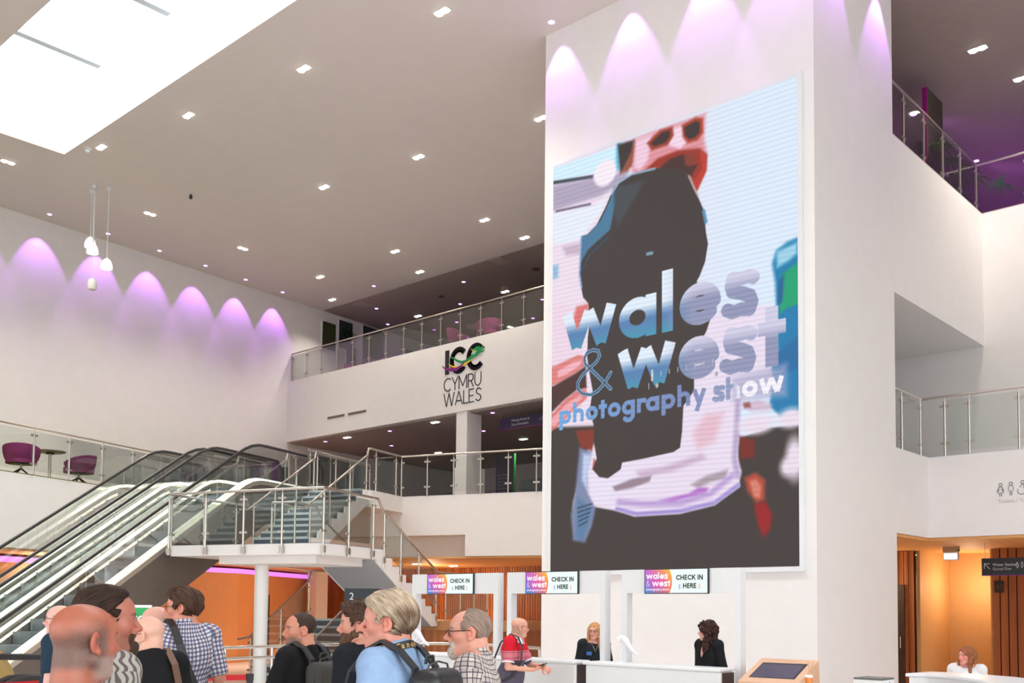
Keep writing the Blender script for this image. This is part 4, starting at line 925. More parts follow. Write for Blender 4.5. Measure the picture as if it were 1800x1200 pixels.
totem('wayfinding_totem', 'dark purple wayfinding totem with a green edge in the first floor lobby', (-24.46, 26.0), (-23.62, 26.0), 4.69, 7.15, .1, PURPB, GREEN, [('Llawr Floor', .1, .08, 6.4 - i * .12, TXTP) for i in range(9)])
totem('wayfinding_totem', 'dark totem with a magenta edge behind the upper right balustrade', (-7.42, 20.8), (-7.42, 21.68), 10.44, 12.6, .1, mat('bronze_sign', (.05, .045, .03), .35, .3), MAGENTA, [('6', .32, .12, 12.0, mat('red_number', (.12, .03, .03), .5))], side=1)
def hang(label, p, q, z0, z1, m, ztop, rows, edge=None):
    P = Vector((*p, 0)); Q = Vector((*q, 0)); d = (Q - P).normalized(); n = Vector((d.y, -d.x, 0))
    r = thing('hanging_sign', label, 'sign', (*((P + Q) / 2).to_tuple()[:2], z0))
    b = MB(); b.prism([P.to_tuple()[:2], Q.to_tuple()[:2], (Q - n * .05).to_tuple()[:2], (P - n * .05).to_tuple()[:2]], z0, z1); b.build('board', m, r)
    if edge: b = MB(); b.prism([(P + n * .003).to_tuple()[:2], (Q + n * .003).to_tuple()[:2], (Q - n * .053).to_tuple()[:2], (P - n * .053).to_tuple()[:2]], z0 - .015, z0 - .001); b.build('edge', edge, r)
    for t in (.03, .97):
        c = P.lerp(Q, t) - n * .025; MB().tube([(c.x, c.y, z1), (c.x, c.y, ztop)], .005, 5).build('wire', STEELD, r)
    for s, sz, a, z, mm in rows:
        o = P + d * a + n * .004; text('lettering', s, sz, (o.x, o.y, z), tuple(d), (0, 0, 1), mm, r)
    return r, P, d, n
hang('dark purple hanging sign to the meeting rooms under the lettered gallery', (-22.49, 24.0), (-20.3, 24.0), 7.73 - .25, 7.62, PURPB, 7.68, [], None) if 0 else None
r, P, d, n = hang('dark purple hanging sign with an arrow, under the gallery beside the tower', (-20.95, 22.4), (-19.0, 22.4), 7.16, 7.50, PURPB, 7.68, [('Meeting Rooms &', .1, .5, 7.37, TXT), ('Tiers Downstairs', .1, .5, 7.24, TXT)], MAGENTA)
b = MB(); o = P + d * 1.6 + n * .004
for a0, z0, a1, z1 in ((0, 0, .2, 0), (.2, 0, .12, .07), (.2, 0, .12, -.07)): b.tube([(o + d * a0).to_tuple()[:2] + (7.33 + z0,), (o + d * a1).to_tuple()[:2] + (7.33 + z1,)], .006, 4)
b.build('arrow', TXT, r)
GREYI = mat('pale_icons', (.5, .52, .54), .5)
def wc_icons(b, P, d, n, a, z, s, r=.006):
    def q(x, y): o = P + d * (a + x * s) + n * .004; return (o.x, o.y, z + y * s)
    def circ(cx, cy, rr, a0=0, a1=360): return [q(*p) for p in arc(cx, cy, rr, a0, a1, 16)]
    for pts in (circ(0, .9, .12), [q(-.12, .72), q(.12, .72), q(.26, .36)], [q(-.12, .72), q(-.26, .36)], [q(-.09, .6), q(-.2, .27), q(.2, .27), q(.09, .6)], [q(-.06, .27), q(-.06, 0)], [q(.06, .27), q(.06, 0)],
                circ(.75, .95, .12), [q(.57, .4), q(.6, .78), q(.9, .78), q(.93, .4)], [q(.69, .42), q(.69, .04)], [q(.81, .42), q(.81, .04)],
                circ(1.58, 1.0, .12), [q(1.48, .6), q(1.38, .66), q(1.5, .82), q(1.66, .82), q(1.66, .55), q(1.85, .55), q(1.98, .3)], circ(1.5, .36, .28, 150, 360)):
        b.tube(pts, r, 5)
r, P, d, n = hang('dark hanging sign with arrow and Water Station lettering in the right ground floor', (-6.4, 20.5), (-4.6, 20.5), 2.47, 2.79, DARKT, 3.1, [('Water Station', .075, .2, 2.64, TXT), ('Gorsaf Dwr', .07, .2, 2.56, GREYI)], PURPLE)
b = MB(); o = P + d * .05 + n * .004
for p in ([(.1, 0), (.0, .11)], [(0, .11), (.1, .1)], [(0, .11), (0, .01)]): b.tube([((o + d * p[0][0]).x, (o + d * p[0][0]).y, 2.58 + p[0][1]), ((o + d * p[1][0]).x, (o + d * p[1][0]).y, 2.58 + p[1][1])], .006, 4)
b.build('arrow', TXT, r)
b = MB(); wc_icons(b, P, d, n, .64, 2.59, .11, .004); b.build('toilet_symbols', TXT, r)
r = thing('toilet_symbols', 'thin grey toilet symbols on the white front of the lower right gallery', 'wall lettering', (-5.6, 19.43, 3.8))
b = MB(); wc_icons(b, Vector((-5.72, 19.43, 0)), Vector((1, 0, 0)), Vector((0, -1, 0)), 0, 3.85, .235, .006); b.build('symbols', GREYTXT, r)
text('lettering', 'Toilets / Toiledau', .1, (-5.77, 19.424, 3.73), (1, 0, 0), (0, 0, 1), FAINT, r)
r = thing('exit_sign', 'lit white emergency exit sign under the orange ceiling of the recess', 'exit sign', (-7.3, 21.5, 2.85))
MB().box(-7.46, 21.47, 2.82, -7.16, 21.53, 2.99).build('housing', WHITE, r); MB().box(-7.44, 21.465, 2.84, -7.18, 21.47, 2.96).build('lit_panel', mat('exit_panel', (.8, .9, .85), .4, emit=(.85, 1, .92), es=1.6), r)
MB().box(-7.47, 21.48, 2.991, -7.14, 21.52, 3.1).build('bracket', STEELD, r); MB().box(-7.17, 21.47, 3.0, -7.14, 21.5, 3.04).build('indicator', mat('green_led', (.02, .2, .05), .4), r)
r = thing('door_sign', 'small dark plaque on the right cedar slats', 'sign', (-6.71, 22.58, 2.3)); MB().box(-6.8, 22.575, 2.17, -6.62, 22.598, 2.42).build('plaque', mat('plaque_brown', (.02, .014, .01), .5), r)
b = MB(); wc_icons(b, Vector((-6.73, 22.573, 0)), Vector((1, 0, 0)), Vector((0, -1, 0)), 0, 2.24, .1, .003); b.build('symbol', mat('bronze_icon', (.2, .12, .07), .5), r)
# green pull-up banner
r = thing('pull_up_banner', 'green pull-up banner with white lettering behind the queue', 'banner', (-11.6, 5.7, 0))
P = Vector((-11.25, 6.01, 0)); d = Vector((.74, .672, 0)); P0 = P - d * .85
BG = mat('banner_green', (.02, .42, .12), .5, noise=.35, nscale=4)
MB().prism([P0.to_tuple()[:2], P.to_tuple()[:2], (P + Vector((-.01, .01, 0))).to_tuple()[:2], (P0 + Vector((-.01, .01, 0))).to_tuple()[:2]], .06, 1.71).build('fabric', BG, r)
MB().prism([(P0 - d * .01).to_tuple()[:2], (P + d * .01).to_tuple()[:2], (P + d * .01 + Vector((-.03, .03, 0))).to_tuple()[:2], (P0 - d * .01 + Vector((-.03, .03, 0))).to_tuple()[:2]], 1.70, 1.74).build('top_rail', STEEL, r)
MB().prism([(P0 + Vector((.06, -.06, 0))).to_tuple()[:2], (P + Vector((.06, -.06, 0))).to_tuple()[:2], (P + Vector((-.1, .1, 0))).to_tuple()[:2], (P0 + Vector((-.1, .1, 0))).to_tuple()[:2]], 0, .07).build('base', STEELD, r)
o = P - d * .27 + Vector((.005, -.005, 0)); text('lettering', 'ICC', .12, (o.x, o.y, 1.53), tuple(d), (0, 0, 1), WHITE, r, .004); o = o - d * .12; q = MB(); q.tube([(o.x, o.y, 1.57), (o.x + .002, o.y - .002, 1.57)], .06, 14); q.build('roundel', mat('navy_print', (.02, .02, .16), .5), r)
# ================================================================ black lettering on the left gallery front
r = thing('wall_lettering', 'ICC CYMRU WALES logo in black with a green dragon on the white gallery front', 'wall lettering', (-21.7, 21.58, 8.8))
INK = mat('black_vinyl', (.012, .01, .018), .5)
def ribbon(b, pts, hw, y0, y1):
    for k in range(len(pts) - 1):
        (ax_, az), (bx, bz) = pts[k], pts[k + 1]; v = Vector((bx - ax_, bz - az)); L = v.length or 1; v /= L; nx, nz = -v.y * hw, v.x * hw
        e = min(hw * .35, .02) if 0 < k or k < len(pts) - 2 else 0
        ex0 = v * (e if k > 0 else 0); ex1 = v * (e if k < len(pts) - 2 else 0)
        b.extr([(ax_ - ex0.x + nx, y0, az - ex0.y + nz), (ax_ - ex0.x - nx, y0, az - ex0.y - nz), (bx + ex1.x - nx, y0, bz + ex1.y - nz), (bx + ex1.x + nx, y0, bz + ex1.y + nz)], (0, y1 - y0, 0))
b = MB(); b.box(-22.53, 21.585, 8.96, -22.36, 21.6, 9.72)
ribbon(b, arc(-21.93, 9.335, .31, 40, 320, 28, .335), .085, 21.585, 21.6); ribbon(b, arc(-21.2, 9.335, .31, 40, 320, 28, .335), .085, 21.585, 21.6)
b.build('initials', INK, r)
for s, z, sz in (('CYMRU', 8.43, .42), ('WALES', 7.955, .42)):
    b = MB()
    for ch, strokes in layout(s, -22.58, z, sz, .035, 1.67):
        for stt in strokes: ribbon(b, stt, .0155, 21.59, 21.6)
    b.build('lettering', INK, r)
def flat(nm, pts, y, m):
    MB().extr([(x, y, z) for x, z in pts], (0, .004, 0)).build(nm, m, r)
def sweep(pts, ws):
    L = []; Rr = []
    for i, (x, z) in enumerate(pts):
        x0, z0 = pts[max(0, i - 1)]; x1, z1 = pts[min(len(pts) - 1, i + 1)]; v = Vector((x1 - x0, z1 - z0)).normalized(); L.append((x - v.y * ws[i], z + v.x * ws[i])); Rr.append((x + v.y * ws[i], z - v.x * ws[i]))
    return L + Rr[::-1]
def swoosh(nm, pts, ws, y, m):
    P2 = sweep(pts, ws); n = len(pts); b = MB()
    for i in range(n - 1): b.extr([(P2[i][0], y, P2[i][1]), (P2[i + 1][0], y, P2[i + 1][1]), (P2[2 * n - 2 - i][0], y, P2[2 * n - 2 - i][1]), (P2[2 * n - 1 - i][0], y, P2[2 * n - 1 - i][1])], (0, .003, 0))
    b.build(nm, m, r)
GRN = mat('dragon_green', (.0, .27, .07), .5); YEL = mat('ribbon_yellow', (.85, .55, .02), .5); MAG = mat('ribbon_purple', (.2, .01, .18), .5)
swoosh('green_ribbon', [(-22.36, 9.5), (-22.2, 9.46), (-22.0, 9.33), (-21.8, 9.25), (-21.6, 9.26), (-21.45, 9.31), (-21.3, 9.38)], [.002, .02, .035, .04, .04, .05, .07], 21.58, GRN)
swoosh('yellow_ribbon', [(-22.4, 9.3), (-22.2, 9.18), (-21.95, 9.12), (-21.7, 9.16), (-21.45, 9.25), (-21.25, 9.36)], [.003, .025, .035, .04, .04, .02], 21.581, YEL)
swoosh('purple_ribbon', [(-22.68, 9.28), (-22.5, 9.15), (-22.25, 9.08), (-22.0, 9.07), (-21.8, 9.14), (-21.62, 9.27)], [.003, .035, .05, .055, .04, .003], 21.579, MAG)
swoosh('yellow_mane', [(-21.42, 9.62), (-21.33, 9.53), (-21.15, 9.54)], [.002, .02, .03], 21.582, YEL)
flat('dragon_head', [(-21.4, 9.36), (-21.28, 9.32), (-21.14, 9.34), (-21.05, 9.4), (-20.9, 9.43), (-20.83, 9.455), (-20.85, 9.48), (-21.0, 9.475), (-20.95, 9.52), (-20.82, 9.525), (-20.81, 9.58), (-20.86, 9.6), (-21.02, 9.585), (-21.06, 9.64), (-21.1, 9.61), (-21.16, 9.65), (-21.2, 9.61), (-21.42, 9.57), (-21.25, 9.54), (-21.14, 9.5), (-21.22, 9.43)], 21.577, GRN)
# ================================================================ lounge furniture
def tub_chair(x, y, z, rz, label, group):
    r = thing('tub_chair', label, 'chair', (x, y, z), 0, group)
    c, s = math.cos(rz), math.sin(rz)
    def q(a, b_, h): return (x + c * a - s * b_, y + s * a + c * b_, z + h)
    n = 22; V = []; F = []
    rows = [(.27, .30), (.36, .40), (.40, .58), (.41, .74), (.385, .745), (.34, .56), (.30, .46)]
    for i in range(n + 1):
        t = math.radians(-128 + 256 * i / n); f = 1 - .33 * max(0, (abs(t) - 1.2)) / 1.0
        for k, (rr, h) in enumerate(rows):
            hh = h if k in (0, 1, 6) else .40 + (h - .40) * (1 - .62 * (abs(t) / 2.23) ** 2.2)
            V.append(q(-rr * math.cos(t) * 1.0, rr * math.sin(t), hh))
    m = len(rows)
    for i in range(n):
        for k in range(m - 1): F.append((i * m + k, i * m + k + 1, (i + 1) * m + k + 1, (i + 1) * m + k))
    F += [tuple(range(m))[::-1], tuple(n * m + k for k in range(m))]
    MB().add(V, F).build('shell', FABM, r, True)
    b = MB(); b.add([q(.36 * math.cos(2 * PI * i / 20), .34 * math.sin(2 * PI * i / 20), h) for h in (.30, .43) for i in range(20)], [tuple(range(20))[::-1], tuple(range(20, 40))] + [(i, (i + 1) % 20, 20 + (i + 1) % 20, 20 + i) for i in range(20)]); b.build('seat', FABM, r, True)
    MB().lathe([(.22, .285), (.24, .299)], (x, y, z), 18).build('underframe', BLACKP, r); MB().tube([(x, y, z + .16), (x, y, z + .29)], .03, 10).build('swivel_column', STEELD, r)
    for k in range(4): t = rz + PI / 4 + k * PI / 2; MB().tube([(x + .02 * math.cos(t), y + .02 * math.sin(t), z + .18), (x + .3 * math.cos(t), y + .3 * math.sin(t), z + .016)], [.022, .014], 8).build('leg', DARKW, r, True)
    return r
def cafe_table(x, y, z, label, group=None):
    r = thing('cafe_table', label, 'table', (x, y, z), 0, group)
    MB().lathe([(.24, 0), (.24, .015), (.05, .03)], (x, y, z), 24).build('base', STEEL, r, True); MB().tube([(x, y, z + .02), (x, y, z + .68)], .035, 12).build('column', STEEL, r, True)
    MB().lathe([(.1, .66), (.1, .70)], (x, y, z), 16).build('mount', BLACKP, r); MB().lathe([(.32, .70), (.36, .715), (.36, .735), (.34, .74)], (x, y, z), 30).build('table_top', mat('bronze_top', (.34, .29, .25), .3), r, True)
p = [ew(16.95, -19.75), ew(17.85, -19.85), ew(18.7, -19.8)]
tub_chair(p[0][0], p[0][1], 4.68, math.radians(150), 'magenta swivel tub chair on the left balcony, left of the small table', 'balcony chairs'); cafe_table(p[1][0], p[1][1], 4.68, 'small round cafe table between two magenta chairs on the left balcony')
tub_chair(p[2][0], p[2][1], 4.68, math.radians(225), 'magenta swivel tub chair on the left balcony, right of the small table', 'balcony chairs')
tub_chair(-22.85, 22.5, 9.95, math.radians(20), 'magenta tub chair on the left gallery, left of the table above the lettering', 'gallery chairs'); cafe_table(-22.25, 22.75, 9.95, 'round cafe table on the gallery between two chairs above the lettering'); tub_chair(-21.55, 22.5, 9.95, math.radians(160), 'magenta tub chair on the left gallery, right of the table above the lettering', 'gallery chairs')
tub_chair(-29.0, 23.2, 9.95, math.radians(-20), 'magenta tub chair in the violet light of the gallery, left of its table', 'gallery chairs'); cafe_table(-28.4, 23.5, 9.95, 'round cafe table on the gallery in violet light'); tub_chair(-27.75, 23.6, 9.95, math.radians(190), 'magenta tub chair in the violet light of the gallery, right of its table', 'gallery chairs')
# partitions at the head of the escalators
for w0, w1, e, z1, m, l, c_ in ((-21.5, -21.0, 24.4, 5.75, PURPLE, 'purple low screen panel at the escalator head, left of the green one', 'screen panel'), (-20.6, -19.75, 24.4, 5.68, GREEN, 'green low screen panel at the escalator head', 'screen panel'), (-19.72, -19.2, 24.4, 5.6, DARKT, 'dark blue low screen panel right of the green one', 'screen panel'),
                              (-19.05, -18.05, 24.4, 5.95, PURPLE, 'large purple booth panel behind the escalator handrails', 'screen panel'), (-18.0, -17.7, 24.4, 5.8, DARKT, 'dark green panel right of the purple booth', 'screen panel')):
    r = thing('screen_panel', l, c_, ew(e, (w0 + w1) / 2, 4.69)); MB().ewbox(e, w0, 4.75, e + .06, w1, z1).build('panel', m, r); MB().ewbox(e - .08, w0 + .05, 4.69, e + .14, w0 + .1, 4.75).ewbox(e - .08, w1 - .1, 4.69, e + .14, w1 - .05, 4.75).build('feet', STEELD, r)
# moss panels on the gallery wall
MOSS = mat('dark_moss', (.035, .045, .008), .95, noise=.6, nscale=50, bump=1.0); MOSSL = mat('light_moss', (.09, .09, .018), .95, noise=.5, nscale=50, bump=1.0); SLATEB = mat('slate_board', (.03, .03, .036), .8)
def wallx(y): return -30.95 - (y - 22.43) * 1.37 / 13.57
for y0, y1, z0, z1, m, l in ((23.18, 23.86, 11.55, 12.6, MOSS, 'first from the hall'), (24.03, 24.75, 11.75, 12.85, SLATEB, 'second from the hall, with a leafy plant'), (25.32, 26.5, 11.0, 12.93, SLATEB, 'third from the hall, the largest'), (24.45, 24.95, 10.9, 11.9, SLATEB, 'low down under the second one'), (27.8, 28.5, 11.3, 12.5, MOSSL, 'furthest from the hall, paler moss')):
    r = thing('moss_panel', 'green wall panel on the left gallery, ' + l, 'wall panel', (wallx(y0), y0, z0), 0, 'wall panels of the left gallery')
    MB().prism([(wallx(y0) - .0, y0), (wallx(y1), y1), (wallx(y1) + .06, y1), (wallx(y0) + .06, y0)], z0, z1).build('frame', WHITE, r)
    MB().prism([(wallx(y0) + .061, y0 + .015), (wallx(y1) + .061, y1 - .015), (wallx(y1) + .1, y1 - .015), (wallx(y0) + .1, y0 + .015)], z0 + .015, z1 - .015).build('filling', m, r)
def leafmat(c): return mat('leaf_green_%d' % int(c[1] * 1000), c, .5, noise=.3, nscale=15)
def blade(b, base, d, L, wd, droop, n=6, mi=0):
    d = Vector(d).normalized(); side = d.cross(Vector((0, 0, 1))).normalized(); pr = None; P = Vector(base)
    for i in range(n + 1):
        t = i / n; p = P + d * L * t + Vector((0, 0, -droop * t * t)); w_ = wd * math.sin(PI * min(1, .12 + .88 * t)) * .5 + .001
        a, c = p - side * w_, p + side * w_ + Vector((0, 0, .002))
        if pr: b.add([pr[0], pr[1], c, a], [(0, 1, 2, 3)], mi)
        pr = (a, c)
r = thing('wall_plant', 'leafy green plant growing out of the second green wall panel', 'plant', (wallx(24.5) + .12, 24.5, 12.3)); b = MB()
for i in range(60): blade(b, (wallx(24.5) + .1, 24.4 + random.uniform(-.25, .3), 12.25 + random.uniform(-.25, .25)), (random.uniform(.3, 1), random.uniform(-.8, .9), random.uniform(-.2, .8)), random.uniform(.2, .42), .06, .12, 4)
b.build('leaves', leafmat((.01, .07, .015)), r)
def palm(x, y, z, hgt, label, seed, spread=.75, c=(.02, .14, .02)):
    rnd = random.Random(seed)
    r = thing('potted_palm', label, 'palm', (x, y, z), 0, 'palms of the right gallery')
    MB().lathe([(.17, 0), (.24, .42), (.25, .45), (.21, .45), (.2, .4)], (x, y, z), 20).build('pot', BLACKP, r, True); MB().lathe([(.2, .38), (.2, .4)], (x, y, z), 16).build('soil', DARKW, r)
    st = MB(); b = MB()
    for k in range(13):
        a = rnd.uniform(0, 2 * PI); el = rnd.uniform(.5, 1.35); L = hgt * rnd.uniform(.55, .95)
        d = Vector((math.cos(a) * math.cos(el), math.sin(a) * math.cos(el), math.sin(el))); base = Vector((x, y, z + .4)); tip = base + d * L
        st.tube([base, base.lerp(tip, .5) + Vector((0, 0, .04)), tip], [.012, .009, .006], 5)
        for q in range(16):
            t = math.radians(-115 + 230 * q / 15); out = Vector((d.x, d.y, 0)).normalized() if abs(d.z) < .99 else Vector((1, 0, 0)); sd = Vector((-out.y, out.x, 0))
            v = out * math.cos(t) + sd * math.sin(t) + Vector((0, 0, .35)); blade(b, tip, v, spread * rnd.uniform(.45, .7), .035, .28, 5)
    st.build('stems', leafmat((.05, .1, .02)), r); b.build('fronds', leafmat(c), r)
palm(-8.05, 21.5, 10.44, 1.15, 'potted palm behind the glass, left of the corner, at the foot of the dark totem', 3, .8, (.04, .17, .03))
palm(-8.0, 23.2, 10.44, 1.25, 'potted palm behind the glass just left of the gallery corner', 5, .8, (.11, .22, .05))
palm(-5.85, 24.3, 10.44, 1.5, 'tall potted palm in a black pot at the right picture edge', 8, .95, (.03, .34, .04))
# ================================================================ guard rail, belt barrier, things at the lower left
r = thing('guard_rail', 'long low steel guard rail behind the queue, passing the round white column', 'railing', (-13.5, 9, 0))
g = [(-13.2, 5.6), (-13.45, 6.7), (-13.62, 8.5), (-13.7, 9.4), (-13.75, 11.4), (-13.4, 12.4), (-12.6, 12.85), (-11.6, 12.75), (-10.75, 12.5)]
handrail(r, [(x, y, 1.1) for x, y in g], .026); MB().tube([(x, y, .93) for x, y in g], .026, 10).build('lower_rail', STEEL, r, True)
for i in range(len(g)):
    x, y = g[i]; po = MB().tube([(x, y, 0), (x, y, 1.08)], .022, 8).build('post', STEEL, r, True)
RED = mat('red_belt', (.55, .005, .012), .6)
ps = [(-9.0, 1.9), (-9.3, 4.4), (-8.75, 5.75)]
for i, (x, y) in enumerate(ps):
    k = thing('barrier_post', 'black belt barrier post hidden behind the queue, %s from the left' % ['first', 'second', 'third'][i], 'barrier post', (x, y, 0), 0, 'belt barrier posts')
    MB().lathe([(.17, 0), (.17, .015), (.04, .03)], (x, y, 0), 20).build('base', BLACKP, k, True); MB().tube([(x, y, .02), (x, y, 1.0)], .032, 12).build('post', BLACKP, k, True); MB().tube([(x, y, 1.001), (x, y, 1.07)], .038, 12).build('belt_head', BLACKP, k, True)
for i, (p, q) in enumerate(zip(ps, ps[1:])):
    d = Vector((q[0] - p[0], q[1] - p[1], 0)).normalized(); n = Vector((-d.y, d.x, 0)) * .0015; p2 = Vector((*p, 0)) + d * .04; q2 = Vector((*q, 0)) - d * .04
    tag(MB().prism([(p2 - n).to_tuple()[:2], (q2 - n).to_tuple()[:2], (q2 + n).to_tuple()[:2], (p2 + n).to_tuple()[:2]], 1.005, 1.06).build('barrier_belt', RED), 'red barrier belt behind the queue, %s span from the left' % ['first', 'second'][i], 'barrier belt', 'red barrier belts')
r = thing('escalator_newel', 'black curved handrail ends of a down escalator at the lower left', 'escalator', (-10.1, 4.1, 0))
for k, (ox, oy) in enumerate(((-10.13, 4.1), (-9.93, 4.12))):
    o = Vector((ox, oy, 0)); d = Vector((.74, .672, 0)); 
    path = [o + d * (.5), o + d * .2] + [o + d * (-.02 - .42 * math.sin(math.radians(a)) + .35 * 0) + Vector((0, 0, -.42 * (1 - math.cos(math.radians(a))))) for a in range(0, 181, 15)] + [o + d * .3 + Vector((0, 0, -.84))]
    path = [p + Vector((0, 0, 1.03)) for p in path]
    MB().tube(path, .035, 8).build('handrail', BLACK, r, True)
    MB().extr([tuple(p - Vector((0, 0, 0))) for p in path[1:-1]], tuple(Vector((-.672, .74, 0)) * .01)).build('glass_panel', GLASS, r)
o = Vector((-11.35, 3.93, 1.19)); MB().tube([o, o + Vector((.74, .672, 0)) * 1.1], .035, 8).build('handrail', BLACK, r, True)
r = thing('plush_cushion', 'tan plush mound with orange stripes at the lower left, behind black handrails', 'soft toy', (-13.5, 4.7, 0))
V = []; F = []; n, m = 40, 22
for i in range(m + 1):
    a = PI / 2 * i / m
    for j in range(n):
        t = 2 * PI * j / n; k = 1 + .05 * math.sin(3 * t + 2 * a) + .03 * math.sin(7 * t - 3 * a)
        V.append((-13.5 + .95 * k * math.cos(a) ** .7 * math.cos(t), 4.7 + .75 * k * math.cos(a) ** .7 * math.sin(t), 1.22 * k * math.sin(a) ** .8))
for i in range(m):
    for j in range(n): F.append((i * n + j, i * n + (j + 1) % n, (i + 1) * n + (j + 1) % n, (i + 1) * n + j))
pm = bpy.data.materials.new('striped_plush'); pm.use_nodes = True; nt = pm.node_tree; bs = nt.nodes['Principled BSDF']; bs.inputs['Roughness'].default_value = .95
tc = nt.nodes.new('ShaderNodeTexCoord'); wv = nt.nodes.new('ShaderNodeTexWave'); wv.inputs['Scale'].default_value = 2.2; wv.inputs['Distortion'].default_value = 5; sp = nt.nodes.new('ShaderNodeSeparateXYZ'); cr = nt.nodes.new('ShaderNodeValToRGB'); cr.color_ramp.elements[0].position = .55; cr.color_ramp.elements[1].position = .62
cr.color_ramp.elements[0].color = (.30, .20, .06, 1); cr.color_ramp.elements[1].color = (.75, .17, .02, 1)
mth = nt.nodes.new('ShaderNodeMapRange'); mth.inputs[1].default_value = .95; mth.inputs[2].default_value = 1.1; mu = nt.nodes.new('ShaderNodeMath'); mu.operation = 'MULTIPLY'
L = nt.links.new; L(tc.outputs['Object'], wv.inputs['Vector']); L(tc.outputs['Object'], sp.inputs[0]); L(sp.outputs['Z'], mth.inputs[0]); L(mth.outputs[0], mu.inputs[0]); L(wv.outputs['Fac'], mu.inputs[1]); L(mu.outputs[0], cr.inputs[0]); L(cr.outputs[0], bs.inputs['Base Color'])
MB().add(V, F).build('body', pm, r, True)
# ================================================================ people
f32 = np.float32
def smin(a, b, k):
    h = np.clip(.5 + .5 * (b - a) / k, 0, 1); return b + (a - b) * h - k * h * (1 - h)
def smax(a, b, k): return -smin(-a, -b, k)
def hash3(i, j, k):
    n = (i * 73856093 ^ j * 19349663 ^ k * 83492791) & 0x7fffffff
    n = (n ^ (n >> 13)) * 1274126177 & 0x7fffffff
    return ((n ^ (n >> 16)) & 0xffff).astype(f32) / 65535.0
def vnoise(x, y, z):
    x, y, z = np.broadcast_arrays(x, y, z); xi, yi, zi = np.floor(x), np.floor(y), np.floor(z); fx, fy, fz = x - xi, y - yi, z - zi
    fx, fy, fz = (q * q * (3 - 2 * q) for q in (fx, fy, fz)); i, j, k = xi.astype(np.int64), yi.astype(np.int64), zi.astype(np.int64); r = 0
    for a in (0, 1):
        for b in (0, 1):
            for c in (0, 1): r = r + hash3(i + a, j + b, k + c) * (fx if a else 1 - fx) * (fy if b else 1 - fy) * (fz if c else 1 - fz)
    return r - .5
def surfnet(F, xs, ys, zs):
    s = F < 0; n = sum(s[a:s.shape[0] - 1 + a, b:s.shape[1] - 1 + b, c:s.shape[2] - 1 + c].astype(np.int8) for a in (0, 1) for b in (0, 1) for c in (0, 1))
    ci, cj, ck = np.nonzero((n > 0) & (n < 8)); acc = np.zeros((len(ci), 3)); cnt = np.zeros(len(ci))
    cs = [(a, b, c) for a in (0, 1) for b in (0, 1) for c in (0, 1)]
    for p in cs:
        for ax in range(3):
            if p[ax]: continue
            q = list(p); q[ax] = 1
            fa = F[ci + p[0], cj + p[1], ck + p[2]]; fb = F[ci + q[0], cj + q[1], ck + q[2]]; cr = (fa < 0) != (fb < 0)
            t = np.where(cr, fa / np.where(cr, fa - fb, 1), 0)
            P = np.stack([xs[ci + p[0]], ys[cj + p[1]], zs[ck + p[2]]], 1); g = (xs, ys, zs)[ax]; idx = (ci, cj, ck)[ax]; P[:, ax] += t * (g[idx + 1] - g[idx])
            acc += P * cr[:, None]; cnt += cr
    V = acc / cnt[:, None]; ids = np.full(n.shape, -1, np.int64); ids[ci, cj, ck] = np.arange(len(ci)); Fs = []
    for ax in range(3):
        o = [1, 2] if ax == 0 else ([2, 0] if ax == 1 else [0, 1])
        lo = [slice(None)] * 3; hi = [slice(None)] * 3; lo[ax] = slice(0, -1); hi[ax] = slice(1, None); a, b = s[tuple(lo)], s[tuple(hi)]
        e = a != b; g = [slice(None)] * 3
        for q in o: g[q] = slice(1, -1)
        ii = list(np.nonzero(e[tuple(g)])); 
        for q in o: ii[q] = ii[q] + 1
        fl = a[tuple(ii)]
        def cell(d0, d1):
            jj = list(ii); jj[o[0]] = jj[o[0]] - d0; jj[o[1]] = jj[o[1]] - d1; return ids[tuple(jj)]
        Q = np.stack([cell(1, 1), cell(0, 1), cell(0, 0), cell(1, 0)], 1); Q[~fl] = Q[~fl][:, ::-1]; Fs.append(Q)
    return V, np.concatenate(Fs)
